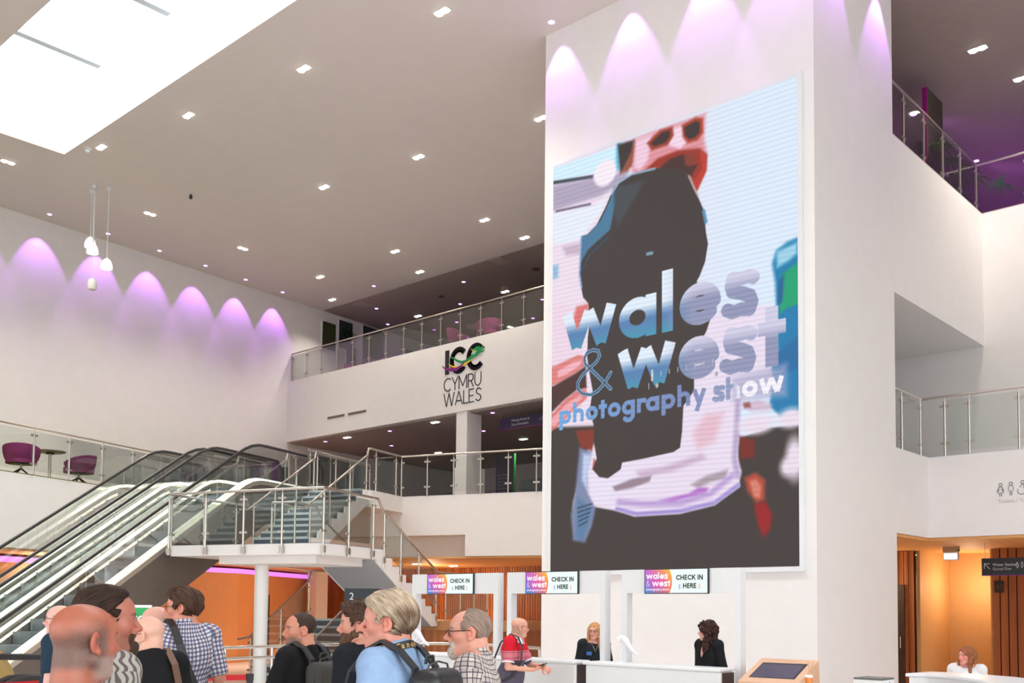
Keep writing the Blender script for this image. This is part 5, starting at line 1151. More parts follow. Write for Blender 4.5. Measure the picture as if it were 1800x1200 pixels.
class Field:
    def __init__(s, xs, ys, zs): s.g = [np.asarray(q, f32) for q in (xs, ys, zs)]; s.D = np.full(tuple(len(q) for q in s.g), 1e3, f32)
    def sub(s, c, r):
        sl = []
        for q, g in zip(c, s.g):
            a, b = np.searchsorted(g, (q - r, q + r)); a = max(0, a - 1); b = min(len(g), b + 1)
            if b <= a: return None
            sl.append(slice(a, b))
        return tuple(sl)
    def pts(s, sl): return s.g[0][sl[0]][:, None, None], s.g[1][sl[1]][None, :, None], s.g[2][sl[2]][None, None, :]
    def put(s, sl, d, k, cut=False):
        D = s.D[sl]; s.D[sl] = (smax(D, -d, k) if cut else smin(D, d, k)) if k else (np.maximum(D, -d) if cut else np.minimum(D, d))
    def cap(s, a, b, ra, rb=None, k=.02, cut=False):
        rb = ra if rb is None else rb; a = np.array(a, f32); b = np.array(b, f32); c = (a + b) / 2; R = np.linalg.norm(b - a) / 2 + max(ra, rb) + .05 + k
        sl = s.sub(c, R)
        if not sl: return
        x, y, z = s.pts(sl); v = b - a; t = np.clip(((x - a[0]) * v[0] + (y - a[1]) * v[1] + (z - a[2]) * v[2]) / (v @ v + 1e-9), 0, 1)
        s.put(sl, np.sqrt((x - a[0] - t * v[0]) ** 2 + (y - a[1] - t * v[1]) ** 2 + (z - a[2] - t * v[2]) ** 2) - (ra + (rb - ra) * t), k, cut)
    def ell(s, c, r, k=.02, M=None, cut=False):
        sl = s.sub(c, max(r) + .05 + k)
        if not sl: return
        x, y, z = s.pts(sl); x, y, z = x - c[0], y - c[1], z - c[2]
        if M is not None: x, y, z = (M[i][0] * x + M[i][1] * y + M[i][2] * z for i in range(3))
        k0 = np.sqrt((x / r[0]) ** 2 + (y / r[1]) ** 2 + (z / r[2]) ** 2); k1 = np.sqrt((x / r[0] ** 2) ** 2 + (y / r[1] ** 2) ** 2 + (z / r[2] ** 2) ** 2) + 1e-6
        s.put(sl, k0 * (k0 - 1) / k1, k, cut)
    def half(s, n, c):      # keep n.p < c
        x, y, z = s.pts((slice(None),) * 3); s.D = np.maximum(s.D, n[0] * x + n[1] * y + n[2] * z - c)
    def mesh(s): return surfnet(s.D, *s.g)
def rng(a, b, h): return np.arange(a, b + h, h)
def mixed(lo, f0, f1, hi, hc, hf): return np.concatenate([np.arange(lo, f0 - hc * .5, hc), np.arange(f0, f1, hf), np.arange(f1, hi + hc, hc)])
def rotm(yaw, pitch=0.0, roll=0.0):
    """head axes: columns are the head's right, front and up in body space"""
    return np.array(Matrix.Rotation(-yaw, 3, 'Z') @ Matrix.Rotation(pitch, 3, 'X') @ Matrix.Rotation(roll, 3, 'Y'))
def npmesh(name, V, F, m, parent, cols=None, pat=None, smooth=True):
    me = bpy.data.meshes.new(name); me.vertices.add(len(V)); me.vertices.foreach_set('co', np.asarray(V, f32).ravel()); me.loops.add(F.size); me.loops.foreach_set('vertex_index', F.astype(np.int32).ravel())
    me.polygons.add(len(F)); me.polygons.foreach_set('loop_start', np.arange(0, F.size, 4, dtype=np.int32)); me.update(calc_edges=True); me.validate()
    if cols is not None: me.attributes.new('col', 'FLOAT_COLOR', 'POINT').data.foreach_set('color', np.concatenate([cols, np.ones((len(cols), 1))], 1).astype(f32).ravel())
    if pat is not None: me.attributes.new('pat', 'FLOAT_VECTOR', 'POINT' if len(pat) == len(V) else 'CORNER').data.foreach_set('vector', pat.astype(f32).ravel())
    if smooth: me.shade_smooth()
    me.materials.append(m); o = bpy.data.objects.new(name, me); col.objects.link(o)
    if parent is not None: o.parent = parent
    return o
SKIN = attrmat('skin', rough=.42, spec=.45, sub=.06, bump=.15, nscale=260)
HAIRM = attrmat('hair', rough=.55, spec=.25)
def hairnodes():
    nt = HAIRM.node_tree; b = nt.nodes['Principled BSDF']; L = nt.links.new; c = next(n for n in nt.nodes if n.type == 'ATTRIBUTE'); a = nt.nodes.new('ShaderNodeAttribute'); a.attribute_name = 'pat'
    n = nt.nodes.new('ShaderNodeTexNoise'); n.inputs['Scale'].default_value = 1.0; n.inputs['Detail'].default_value = 4; L(a.outputs['Vector'], n.inputs['Vector'])
    r = nt.nodes.new('ShaderNodeMapRange'); r.inputs[1].default_value = .3; r.inputs[2].default_value = .7; r.inputs[3].default_value = .45; r.inputs[4].default_value = 1.5; L(n.outputs['Fac'], r.inputs[0])
    m = nt.nodes.new('ShaderNodeVectorMath'); m.operation = 'SCALE'; L(c.outputs['Vector'], m.inputs[0]); L(r.outputs[0], m.inputs['Scale']); L(m.outputs[0], b.inputs['Base Color'])
    bp = nt.nodes.new('ShaderNodeBump'); bp.inputs['Strength'].default_value = .9; bp.inputs['Distance'].default_value = .004; L(n.outputs['Fac'], bp.inputs['Height']); L(bp.outputs[0], b.inputs['Normal'])
hairnodes()
def flow(x, y, z, kind):
    """strand coordinates: angle round the parting and distance from it"""
    if kind in ('long', 'curly_long'):
        return np.arctan2(x, -(y + .01)), z
    x, y, z = x - .02, y - .075, z - .085; a = np.array((-.02, -.095, -.085)); a = a / np.linalg.norm(a); f1 = np.cross(a, (1, 0, 0)); f1 /= np.linalg.norm(f1); f2 = np.cross(a, f1)
    return np.arctan2(x * f1[0] + y * f1[1] + z * f1[2], x * f2[0] + y * f2[1] + z * f2[2]), np.sqrt(x * x + y * y + z * z)
LENS = glass('spectacle_lens', (.95, .95, .95), .3)
def cloth(name, c, rough=.85, noise=.1): return mat('cloth_' + name, c, rough, noise=noise, nscale=30, bump=.25, spec=.2)
def patmat(name, build):
    m = bpy.data.materials.new(name); m.use_nodes = True; nt = m.node_tree; b = nt.nodes['Principled BSDF']; b.inputs['Roughness'].default_value = .85; b.inputs['Specular IOR Level'].default_value = .2
    a = nt.nodes.new('ShaderNodeAttribute'); a.attribute_name = 'pat'; sp = nt.nodes.new('ShaderNodeSeparateXYZ'); nt.links.new(a.outputs['Vector'], sp.inputs[0])
    def M(op, x, y=None):
        n = nt.nodes.new('ShaderNodeMath'); n.operation = op
        for i, v in enumerate((x, y)):
            if v is None: continue
            if isinstance(v, (int, float)): n.inputs[i].default_value = v
            else: nt.links.new(v, n.inputs[i])
        return n.outputs[0]
    def mix(f, c0, c1):
        n = nt.nodes.new('ShaderNodeMix'); n.data_type = 'RGBA'
        for k, v in ((0, f), (6, c0), (7, c1)):
            if isinstance(v, tuple): n.inputs[k].default_value = (*v, 1)
            elif isinstance(v, (int, float)): n.inputs[k].default_value = v
            else: nt.links.new(v, n.inputs[k])
        return n.outputs[2]
    nt.links.new(build(nt, M, mix, sp.outputs[0], sp.outputs[1], a.outputs['Vector']), b.inputs['Base Color']); MATS[name] = m
    return m
def stripe(M, u, p, w, o=0.0): return M('LESS_THAN', M('FRACT', M('ADD', M('DIVIDE', u, p), 50.0 + o)), w)
def gingham(nt, M, mix, u, v, a):
    c = mix(M('MULTIPLY', stripe(M, v, .030, .42), .72), (.72, .72, .76), (.02, .035, .16)); c = mix(M('MULTIPLY', stripe(M, u, .030, .45), .72), c, (.025, .04, .17))
    return mix(M('MULTIPLY', stripe(M, u, .06, .16, .3), .45), c, (.5, .2, .09))
def plaid(nt, M, mix, u, v, a):
    c = mix(M('MULTIPLY', stripe(M, v, .06, .5), .22), (.66, .60, .54), (.16, .12, .16)); c = mix(M('MULTIPLY', stripe(M, u, .06, .5), .22), c, (.16, .12, .16))
    c = mix(M('MULTIPLY', stripe(M, v, .03, .2), .85), c, (.06, .035, .075)); return mix(M('MULTIPLY', stripe(M, u, .03, .2), .85), c, (.06, .035, .075))
def polo(nt, M, mix, u, v, a):
    r = nt.nodes.new('ShaderNodeValToRGB'); r.color_ramp.interpolation = 'CONSTANT'; e = r.color_ramp.elements; nt.links.new(M('DIVIDE', M('SUBTRACT', v, 0.7), .8), r.inputs[0])
    G = (.10, .085, .125, 1); K = (.62, .17, .22, 1); D = (.12, .06, .09, 1); RD = (.60, .012, .03, 1)
    st = [(0, G), (.637, K), (.678, D), (.686, K), (.765, D), (.773, K), (.79, RD)]
    e[0].color = st[0][1]; e[1].position = st[1][0]; e[1].color = st[1][1]
    for p, c in st[2:]: q = e.new(p); q.color = c
    return r.outputs[0]
def leafprint(nt, M, mix, u, v, a):
    w_ = nt.nodes.new('ShaderNodeTexWave'); w_.inputs['Scale'].default_value = 13; w_.inputs['Distortion'].default_value = 9; w_.inputs['Detail'].default_value = 1; nt.links.new(a, w_.inputs['Vector'])
    return mix(M('LESS_THAN', w_.outputs['Fac'], .4), (.42, .40, .37), (.13, .11, .10))
CLOTH = {'gingham': patmat('gingham_cotton', gingham), 'plaid': patmat('plaid_cotton', plaid), 'polo': patmat('striped_polo', polo), 'leaf': patmat('leaf_print', leafprint)}
def headprims(F, H, Mi, s):
    """H maps head space to body space; Mi rows are head axes"""
    k = s.get('hs', 1.0); jw = s.get('jaw', 1.0); fat = s.get('fat', 0.0)
    def E(c, r, kk=.02, cut=False, M=Mi): F.ell(H(np.array(c) * k), [q * k for q in r], kk, M, cut)
    def Cp(a, b, ra, rb=None, kk=.015, cut=False): F.cap(H(np.array(a) * k), H(np.array(b) * k), ra * k, (rb if rb is not None else ra) * k, kk, cut)
    E((0, -.014, .033), (.076, .097, .083), .02); E((0, .03, .03), (.066, .068, .066), .03)
    E((0, .026, -.036), (.059 * jw, .062, .078), .03)
    for q in (-1, 1):
        Cp((q * .052 * jw, -.004, -.058), (q * .012, .068, -.098), .021 + .008 * fat, .02, .025)
        E((q * .041, .052, -.022), (.027 + .006 * fat, .032, .03), .02)
    E((0, .074, -.098), (.024, .02, .02), .02)
    if fat: E((0, .03, -.108), (.045, .05, .03 + .01 * fat), .03)
    Cp((-.036, .081, .021), (.036, .081, .021), .013, None, .015)
    for q in (-1, 1): E((q * .032, .104, .002), (.019, .018, .0135), .012, True)
    ns = s.get('nose', 1.0)
    Cp((0, .086, .016), (0, .086 + .026 * ns, -.027), .0085, .0115, .012); E((0, .086 + .026 * ns, -.032), (.014, .015, .012), .008)
    for q in (-1, 1): E((q * .013, .099, -.036), (.0085, .012, .009), .008)
    E((0, .094, -.053), (.022, .012, .012), .012)
    Cp((-.02, .086, -.064), (.02, .086, -.064), .0075, None, .006); Cp((0, .0925, -.0625), (0, .093, -.0626), .0068, None, .008); Cp((-.017, .085, -.075), (.017, .085, -.075), .0085, None, .006)
    F.cap(H(np.array((-.023, .0985, -.0695)) * k), H(np.array((.023, .0985, -.0695)) * k), .0018, None, .004, True)
    for q in (-1, 1):
        E((q * .031, .0735, .002), (.0135, .0135, .0125), .002)
        Cp((q * .045, .078, .005), (q * .031, .0865, .0095), .005, None, .004); Cp((q * .031, .0865, .0095), (q * .017, .082, .006), .005, None, .004); Cp((q * .044, .078, -.007), (q * .018, .081, -.007), .004, None, .005)
        e = rotm(math.radians(q * -22)).T @ np.array(Mi) if False else None
        Mq = np.array(rotm(math.radians(-q * 24), math.radians(-8))).T @ np.array(Mi)
        E((q * .081, -.012, -.004), (.0095, .023, .036), .006, False, Mq); E((q * .0925, -.004, -.002), (.012, .012, .021), .003, True, Mq); E((q * .086, -.002, -.034), (.006, .011, .012), .006, False, Mq)
def gauss(P, c, r): return np.exp(-(((P - np.array(c)) / np.array(r)) ** 2).sum(1))
def sstep(a, b, x): t = np.clip((x - a) / (b - a), 0, 1); return t * t * (3 - 2 * t)
def blend(C, m, c): return C * (1 - m[:, None]) + np.array(c) * m[:, None]
def paintskin(P, s, skin):
    n = vnoise(P[:, 0] * 40, P[:, 1] * 40, P[:, 2] * 40); C = np.tile(np.array(skin), (len(P), 1)) * (1 + .10 * n[:, None])
    red = np.array(skin) * np.array((1.06, .70, .66)); ax = np.abs(P[:, 0]); A = np.stack([ax, P[:, 1], P[:, 2]], 1); r_ = s.get('ruddy', .6)
    for c, q in (((.044, .075, -.022), (.03, .04, .025)), ((0, .12, -.033), (.016, .022, .016)), ((.085, -.01, -.004), (.014, .03, .04))): C = blend(C, gauss(A, c, q) * r_, red)
    if s.get('sunburn'):
        m = gauss(P, (-.03, -.06, .085), (.055, .06, .045)) + .5 * gauss(P, (.04, .06, .06), (.05, .05, .05)); C = blend(C, np.clip(m, 0, 1) * .8, srgb(192, 100, 60))
    if s.get('stubble'):
        c, dens, top = s['stubble']; y, z = P[:, 1], P[:, 2]
        m = sstep(top + .03, top - .035, z - .35 * y + .012 * vnoise(P[:, 0] * 50, P[:, 1] * 50, P[:, 2] * 50)) * sstep(.06, .02, y) * sstep(-.105, -.07, z + .3 * np.clip(y + .03, 0, .1)); m = m * (ax < .083)
        C = blend(C, np.clip(m * dens * (1 + .3 * vnoise(P[:, 0] * 260, P[:, 1] * 260, P[:, 2] * 260)) * (1 - .25 * sstep(.0, .06, z)), 0, 1), c)
    if s.get('shadow'):
        c, dens = s['shadow']; m = sstep(-.04, -.065, P[:, 2]) * sstep(-.02, .03, P[:, 1]) * sstep(-.135, -.115, P[:, 2]); C = blend(C, np.clip(m * dens * (1 + .4 * vnoise(P[:, 0] * 260, P[:, 1] * 260, P[:, 2] * 260)), 0, 1), c)
    C = blend(C, np.clip(1.3 * gauss(A, (0, .092, -.069), (.022, .014, .0105)), 0, 1) * s.get('lip', .7), np.array(skin) * np.array((.9, .48, .48)))
    bc = s.get('brow', srgb(90, 70, 60))
    bz = A[:, 2] - (.0265 - .25 * np.abs(A[:, 0] - .034)); C = blend(C, np.exp(-(bz / .0052) ** 2) * sstep(.008, .016, ax) * sstep(.058, .05, ax) * (P[:, 1] > .06) * .85, bc)
    e = A - np.array((.031, .0735, .002)); rr = np.linalg.norm(e, axis=1); eye = (rr < .0152) & (e[:, 1] > .006) & (np.abs(e[:, 2]) < .0058); C[eye] = srgb(225, 218, 212)
    d = np.hypot(e[:, 0] - .001, e[:, 2]); C[eye & (d < .0062)] = s.get('iris', srgb(70, 60, 50)); C[eye & (d < .003)] = (.01, .01, .01)
    C = blend(C, np.exp(-((np.abs(e[:, 2] - .0072)) / .0016) ** 2) * (np.abs(e[:, 0]) < .014) * (P[:, 1] > .08) * .6, (.05, .03, .03))
    return C
def biggest(V, F):
    lab = np.arange(len(V))
    for _ in range(400):
        m = lab[F].min(1); new = lab.copy(); np.minimum.at(new, F.ravel(), np.repeat(m, 4)); new = new[new]
        if (new == lab).all(): break
        lab = new
    ids, n = np.unique(lab, return_counts=True); keep = np.isin(lab, ids[n > .12 * len(V)]); idx = np.cumsum(keep) - 1
    return V[keep], idx[F[keep[F].all(1)]]
def hairmesh(s, kind, colr, seed):
    """hair solid in head space"""
    h = s.get('res', .0045) * .95; k = s.get('hs', 1.0); lo = -.34 if kind in ('long', 'curly_long') else -.15
    Fd = Field(rng(-.17, .17, h), rng(-.19, .15, h), rng(lo, .17, h)); x, y, z = Fd.pts((slice(None),) * 3); ax = np.abs(x)
    t = dict(buzz=.006, short=.012, receding=.016, wavy=.028, curly=.032, thick=.026, fringe=.008, thin=.008, long=.02, curly_long=.036)[kind]
    Fd.ell((0, -.014, .033), (.076 + t, .097 + t, .083 + t * 1.1), .001)
    if kind in ('thick', 'wavy'): Fd.ell((0, .035, .085), (.06, .055, .035), .03); Fd.ell((0, -.05, .0), (.074, .047, .058), .03)
    if kind == 'wavy': Fd.ell((0, .03, .1), (.055, .06, .035), .03)
    if kind == 'curly': Fd.ell((0, .05, .095), (.06, .058, .04), .03)
    if kind == 'receding': Fd.ell((0, .0, .09), (.062, .07, .03), .03)
    if kind in ('long', 'curly_long'):
        wd = .028 if kind == 'long' else .045; L = s.get('hairlen', .2)
        for q in (-1, 1):
            Fd.cap((q * .078, .012, .03), (q * .085, .02, -.12), .03, wd, .02); Fd.cap((q * .085, .02, -.12), (q * .1, .045, -.09 - L * .95), wd, .018 if kind == 'long' else .04, .02)
        for q in (-.05, 0, .05): Fd.cap((q, -.085, .02), (q * 1.3, -.09, -L), .045, .035, .03)
    D = Fd.D
    # hairline: keep what lies behind and above it
    if kind in ('fringe',): D = np.maximum(D, (z - .035 - .25 * y * (y < 0)) - .01 * vnoise(x * 30, y * 30, z * 30)); D = np.maximum(D, y - .035)
    elif kind == 'thin': D = smax(D, .75 * y + .35 * z - .052 + 0 * ax, .01)
    else:
        c = dict(buzz=.062, short=.058, receding=.036, wavy=.066, curly=.07, thick=.066, long=.078, curly_long=.066)[kind]
        if kind in ('long', 'curly_long'):
            E = (np.sqrt((x / (.06 if kind == 'long' else .056)) ** 2 + ((z + .03) / .098) ** 2) - 1) * .06
            D = smax(D, -smax(E, .03 - y, .01), .01)
            D = np.where(z < -.11, smax(D, -smax(ax - .06, .0 - y, .01), .01), D)
        else: D = smax(D, np.where(z > .045, y * .75 - (z - .045) * .55 - c * .75 + (ax - .02).clip(0) * .2, y - .03 - .35 * (z - .0).clip(0) * (ax > .05) - (.045 - ax).clip(0) * 1.4), .012)
    if kind not in ('long', 'curly_long'):
        D = smax(D, -.052 - z - .35 * (-y - .02).clip(0) + (y > -.015) * .034, .008)
        for q in (-1, 1): D = smax(D, -(np.sqrt((x - q * .085) ** 2 * .6 + (y + .008) ** 2 + (z + .008) ** 2) - .036), .006)
    am = dict(buzz=.002, short=.004, receding=.009, wavy=.018, curly=.024, thick=.018, fringe=.006, thin=.006, long=.012, curly_long=.034)[kind]; fq = dict(curly=38, curly_long=34, wavy=26).get(kind, 45)
    if kind in ('curly', 'curly_long'): nz = vnoise(x * fq + seed, y * fq, z * fq) + .6 * vnoise(x * fq * 2.3, y * fq * 2.3 + seed, z * fq * 2.3)
    else:
        p_, r_ = flow(x, y, z, kind); f_ = 9 if kind == 'wavy' else 14; nz = vnoise(p_ * f_ + seed, r_ * 16, x * 0) + .6 * vnoise(p_ * f_ * 2.2, r_ * 22 + seed, x * 0)
        if kind == 'wavy': nz = nz + .7 * vnoise(x * 30 + seed, y * 30, z * 30)
    Fd.D = (D + am * nz).astype(f32); V, Fc = biggest(*Fd.mesh()); c = np.array(colr)
    n2 = .8 * vnoise(V[:, 0] * 50, V[:, 1] * 30 + 7, V[:, 2] * 30); C = c * (1 + .75 * n2[:, None] * s.get('streak', 1.0))
    if s.get('hair2') is not None: C = blend(C, np.clip(sstep(-.01, -.08, V[:, 1]) * sstep(.09, .03, V[:, 2]) * (.9 + vnoise(V[:, 0] * 40, V[:, 1] * 20, V[:, 2] * 20)), 0, 1), s['hair2'])
    p_, r_ = flow(V[:, 0], V[:, 1], V[:, 2], kind); q_ = 130 if kind in ('curly', 'curly_long') else 1
    pat = V * 130 if q_ > 1 else np.stack([p_ * 26, r_ * 22, p_ * 0], 1)
    return V * k, Fc, np.clip(C, 0, 1), pat
def beardmesh(s, kind, colr):
    h = .0042; Fd = Field(rng(-.085, .085, h), rng(-.04, .15, h), rng(-.19, .0, h)); x, y, z = Fd.pts((slice(None),) * 3); ax = np.abs(x); k = s.get('hs', 1.0)
    t = .009; jw = s.get('jaw', 1.0)
    Fd.ell((0, .026, -.036), (.059 * jw + t * .6, .062 + t, .078 + t), .01)
    for q in (-1, 1): Fd.cap((q * .052 * jw, -.004, -.058), (q * .012, .068, -.098), .021 + t, .02 + t, .02)
    Fd.ell((0, .076, -.1), (.028, .024 + t, .024 + t), .02)
    Fd.cap((-.022, .09, -.058), (.022, .09, -.058), .0095, None, .01); Fd.cap((-.026, .088, -.06), (-.026, .083, -.09), .009, None, .01); Fd.cap((.026, .088, -.06), (.026, .083, -.09), .009, None, .01)
    if kind == 'goatee_long': Fd.cap((0, .08, -.105), (0, .085, -.15), .03, .018, .02)
    if kind == 'goatee': Fd.ell((0, .078, -.115), (.03, .026, .03), .02)
    D = Fd.D
    if kind.startswith('goatee'): D = smax(D, ax - .036 - .0 * z, .008); D = smax(D, .05 - y, .008)
    D = smax(D, z + .048 + .5 * (ax - .03).clip(0) * 0 - np.where(ax > .04, (ax - .04) * (1.2 if kind == 'full' else 0), 0), .006)
    D = smax(D, -(np.sqrt((x / .021) ** 2 + ((z + .0705) / .0095) ** 2) - 1) * .009, .004)
    if kind == 'full': D = smax(D, -.012 - y, .01)
    Fd.D = (D + .004 * vnoise(x * 120, y * 120, z * 45)).astype(f32); V, Fc = Fd.mesh(); C = np.array(colr) * (1 + .7 * vnoise(V[:, 0] * 150, V[:, 1] * 150, V[:, 2] * 50))[:, None]
    if s.get('stache') is not None: C = blend(C, sstep(-.066, -.058, V[:, 2]) * sstep(.026, .02, np.abs(V[:, 0])), s['stache'])
    return V * k, Fc, np.clip(C, 0, 1), V * np.array((300, 300, 110))
def handmesh(curl, side):
    """right hand: wrist at origin, fingers along -z, palm facing -x (side=1); 4 mm grid"""
    Fd = Field(rng(-.07, .07, .004), rng(-.075, .085, .004), rng(-.21, .03, .004)); c = math.radians(curl)
    Fd.ell((0, 0, -.05), (.016, .042, .052), .01); Fd.cap((0, 0, .02), (0, 0, -.02), .026, .027, .015)
    for i, (y, L, r) in enumerate(((.031, .072, .0092), (.0105, .08, .0095), (-.0105, .075, .009), (-.031, .058, .008))):
        p = np.array((0, y, -.092)); a = 0.0
        for j, q in enumerate((.46, .31, .23)):
            a += c * (.7, 1.0, .8)[j] * (1 + .08 * i); n = p + L * q * np.array((-math.sin(a), y * .25 * (j == 0), -math.cos(a))); Fd.cap(p, n, r, r * .9, .004); p = n
    t0 = np.array((-.004, .03, -.03)); t1 = t0 + np.array((-.018, .03, -.028)); t2 = t1 + np.array((-.014, .014 - .012 * math.sin(c), -.026)); t3 = t2 + np.array((-.006, 0, -.022))
    Fd.cap(t0, t1, .014, .0115, .01); Fd.cap(t1, t2, .011, .0098, .004); Fd.cap(t2, t3, .0098, .008, .003)
    V, Fc = Fd.mesh()
    if side < 0: V = V * np.array((-1, 1, 1)); Fc = Fc[:, ::-1]
    return V, Fc
def frame(d, palm):
    """matrix whose columns take hand axes to body space: fingers run along d, palm faces palm"""
    z = -np.array(d, float); z /= np.linalg.norm(z); x = -np.array(palm, float); x -= z * (x @ z); x /= np.linalg.norm(x); y = np.cross(z, x); return np.stack([x, y, z], 1)
RAYF = np.array((-0.6723, 0.7396)); RAYR = np.array((0.7396, 0.6723))
def person(label, top, H, yaw, hyaw, s):
    """top: world point of the crown; yaw and hyaw: body and head heading relative to the line of sight, 0 = facing away, 90 = facing right"""
    gx, gy = top[0], top[1]; v = np.array((gx, gy)); v = v / np.linalg.norm(v); rt = np.array((v[1], -v[0]))
    psi = math.radians(yaw); fw = v * math.cos(psi) + rt * math.sin(psi); ang = math.atan2(fw[1], fw[0]) - PI / 2
    sc_ = H / 1.75; m = s.get('mass', 1.0); wm = s.get('shw', 1.0); sit = s.get('sit', 0.0); sc_ = s.get('scale', sc_)
    dz = H / sc_ - 1.75            # for a seated figure the trunk drops
    lean = s.get('lean', 0.0)
    hd = np.array((0, .02 + .45 * lean, 1.75 - .118 + dz)); hy = math.radians(hyaw - yaw); Mh = rotm(hy, math.radians(s.get('pitch', 0)), math.radians(s.get('roll', 0))); hk = s.get('hs', 1.0)
    Hm = lambda p: Mh @ np.asarray(p) + hd
    # stand the body so that the crown sits above (gx, gy)
    c, q = math.cos(ang), math.sin(ang); offx, offy = hd[0] * sc_, hd[1] * sc_; bx, by = gx - (c * offx - q * offy), gy - (q * offx + c * offy)
    root = thing('person', label, 'person', (bx, by, 0), ang)
    S = lambda V: np.asarray(V, float) * sc_
    hf = s.get('res', .0045)
    xs = mixed(-.42, -.13, .13, .42, .017, hf); ys = mixed(-.30, -.15 + hd[1], .17 + hd[1], .62, .017, hf); zs = np.concatenate([np.arange(-.02, 1.42 + dz, .018), np.arange(1.42 + dz, 1.78 + dz, hf)])
    B = Field(xs, ys, zs); Y = lambda z: lean * max(0, (z - dz - .95) / .6) * .45
    U = lambda z: z + s.get('shup', .032) * min(max((z - 1.1) / .3, 0), 1) * (1 if z < 1.56 else 0)
    P = lambda x, y, z: (x, y + Y(z + dz), U(z) + dz)
    tors = [('e', P(0, .0, 1.27), (.168 * m * wm, .112 * m, .2)), ('e', P(0, .022 * m, 1.06), (.15 * m, .11 * m * s.get('belly', 1), .17)), ('e', P(0, -.005, .93), (.165 * m, .118 * m, .13))]
    sh = .178 * wm
    for k_ in (-1, 1): tors.append(('c', P(k_ * .03, -.025, 1.475), P(k_ * sh * .86, -.02, 1.425), .05, .05)); tors.append(('e', P(k_ * .07, -.045, 1.3), (.09 * m, .075 * m, .14)))
    arms = {}
    for k_, nm in ((1, 'r'), (-1, 'l')):
        a = np.array(P(k_ * sh, -.015, 1.415)); d = s.get('arm_' + nm)
        e_ = np.array(P(*d[0])) if d else a + np.array((k_ * .055, -.03, -.29)); w_ = np.array(P(*d[1])) if d else e_ + np.array((k_ * .0, .075, -.245)); arms[k_] = (a, e_, w_)
    am = s.get('armr', 1.0)
    for t in tors:
        if t[0] == 'e': B.ell(t[1], t[2], .05)
        else: B.cap(t[1], t[2], t[3], t[4], .05)
    for k_, (a, e_, w_) in arms.items(): B.ell(a, (.06, .06, .062), .03); B.cap(a, e_, .05 * am, .041 * am, .02); B.cap(e_, w_, .041 * am, .028, .015)
    legs = []
    for k_ in (-1, 1):
        if sit: hp, kn, an = (k_ * .09, .0, .87 + dz), (k_ * .13, .42, .50 * 1 + .0), (k_ * .12, .40, .09)
        else: hp, kn, an = (k_ * .088, 0, .88), (k_ * .098, .012, .48), (k_ * .1, -.012, .09)
        legs.append((hp, kn, an)); B.cap(hp, kn, .085 * m, .056, .03); B.cap(kn, an, .056, .036, .02); B.cap((an[0], an[1] - .02, .045), (an[0] + k_ * .012, an[1] + .17, .03), .038, .03, .02)
    nr = s.get('neck', .057); nb = hd + Mh @ np.array((0, -.03, -.06)) * hk
    B.cap(P(0, -.03, 1.43), nb, nr * 1.05, nr * .93, .03); B.cap(P(0, -.04, 1.45), hd + Mh @ np.array((0, -.052, -.03)) * hk, nr * .78, .042, .03)
    headprims(B, Hm, Mh.T, s)
    V, Fc = B.mesh()
    hl = (V - hd) @ Mh / hk; skin = s['skin']; C = np.tile(np.array(skin), (len(V), 1)); inh = V[:, 2] > 1.40 + dz; C[inh] = paintskin(hl[inh], s, skin)
    Vs, Fs, Cs = [S(V)], [Fc], [C]; n0 = len(V)
    for k_, (a, e_, w_) in arms.items():
        hv, hf_ = handmesh(s.get('curl', 25), k_); d = w_ - e_; d = s.get('hdir_' + ('r' if k_ > 0 else 'l'), d); M_ = frame(d, s.get('palm_' + ('r' if k_ > 0 else 'l'), (-k_, .25, 0))); hv = hv @ M_.T + w_
        Vs.append(S(hv)); Fs.append(hf_ + n0); Cs.append(np.tile(np.array(skin) * np.array((1.0, .92, .9)), (len(hv), 1))); n0 += len(hv)
    npmesh('body', np.concatenate(Vs), np.concatenate(Fs), SKIN, root, np.clip(np.concatenate(Cs), 0, 1))
    # shirt
    sleeve = s.get('sleeve', .75); off = s.get('off', .013); hem = s.get('hem', .84) + dz; h = s.get('cres', .012)
    yl = max(.32, max(arms[1][1][1], arms[-1][1][1]) + .12, .2 + lean * .6)
    T = Field(rng(-.40, .40, h), rng(-.27, yl, h), rng(hem - .03, 1.60 + dz, h))
    for t in tors:
        if t[0] == 'e': T.ell(t[1], [r + off for r in t[2]], .05)
        else: T.cap(t[1], t[2], t[3] + off, t[4] + off, .05)
    T.ell(P(0, .01, .98), (.172 * m + off, .125 * m * s.get('belly', 1) + off, .22), .05)
    for k_, (a, e_, w_) in arms.items():
        T.ell(a, (.06 + off, .06 + off, .062 + off), .03)
        if sleeve <= 1: T.cap(a, a + (e_ - a) * sleeve, .05 * am + off, .047 * am + off + .006, .02)
        else: T.cap(a, e_, .05 * am + off, .043 * am + off, .02); T.cap(e_, e_ + (w_ - e_) * (sleeve - 1), .043 * am + off, .034 + off, .015)
    nd = s.get('neckcut', .0); T.cap(P(0, -.03, 1.38), P(0, -.026, 1.50), nr + .03, nr + .006 + off * .6, .03)
    x, y, z = T.pts((slice(None),) * 3); yy = y - Y(1.45 + dz); zz = z - dz
    T.D = np.where(np.sqrt(x ** 2 + (yy + .02) ** 2) < .125, smax(T.D, zz - (1.492 + s.get('shup', .032) - nd - .42 * (yy + .06)), .006), T.D)
    if s.get('vneck'): T.cap(P(0, .1, 1.30), P(0, .06, 1.45), .03, .06, .01, True)
    x, y, z = T.pts((slice(None),) * 3); w_ = s.get('wrinkle', .012)
    T.D = T.D + w_ * (vnoise(x * 9 + 3 * z, y * 9, z * 6 + 4 * x) + .5 * vnoise(x * 22, y * 22, z * 13 + 9 * x)).astype(f32)
    T.half((0, 0, -1), -hem)
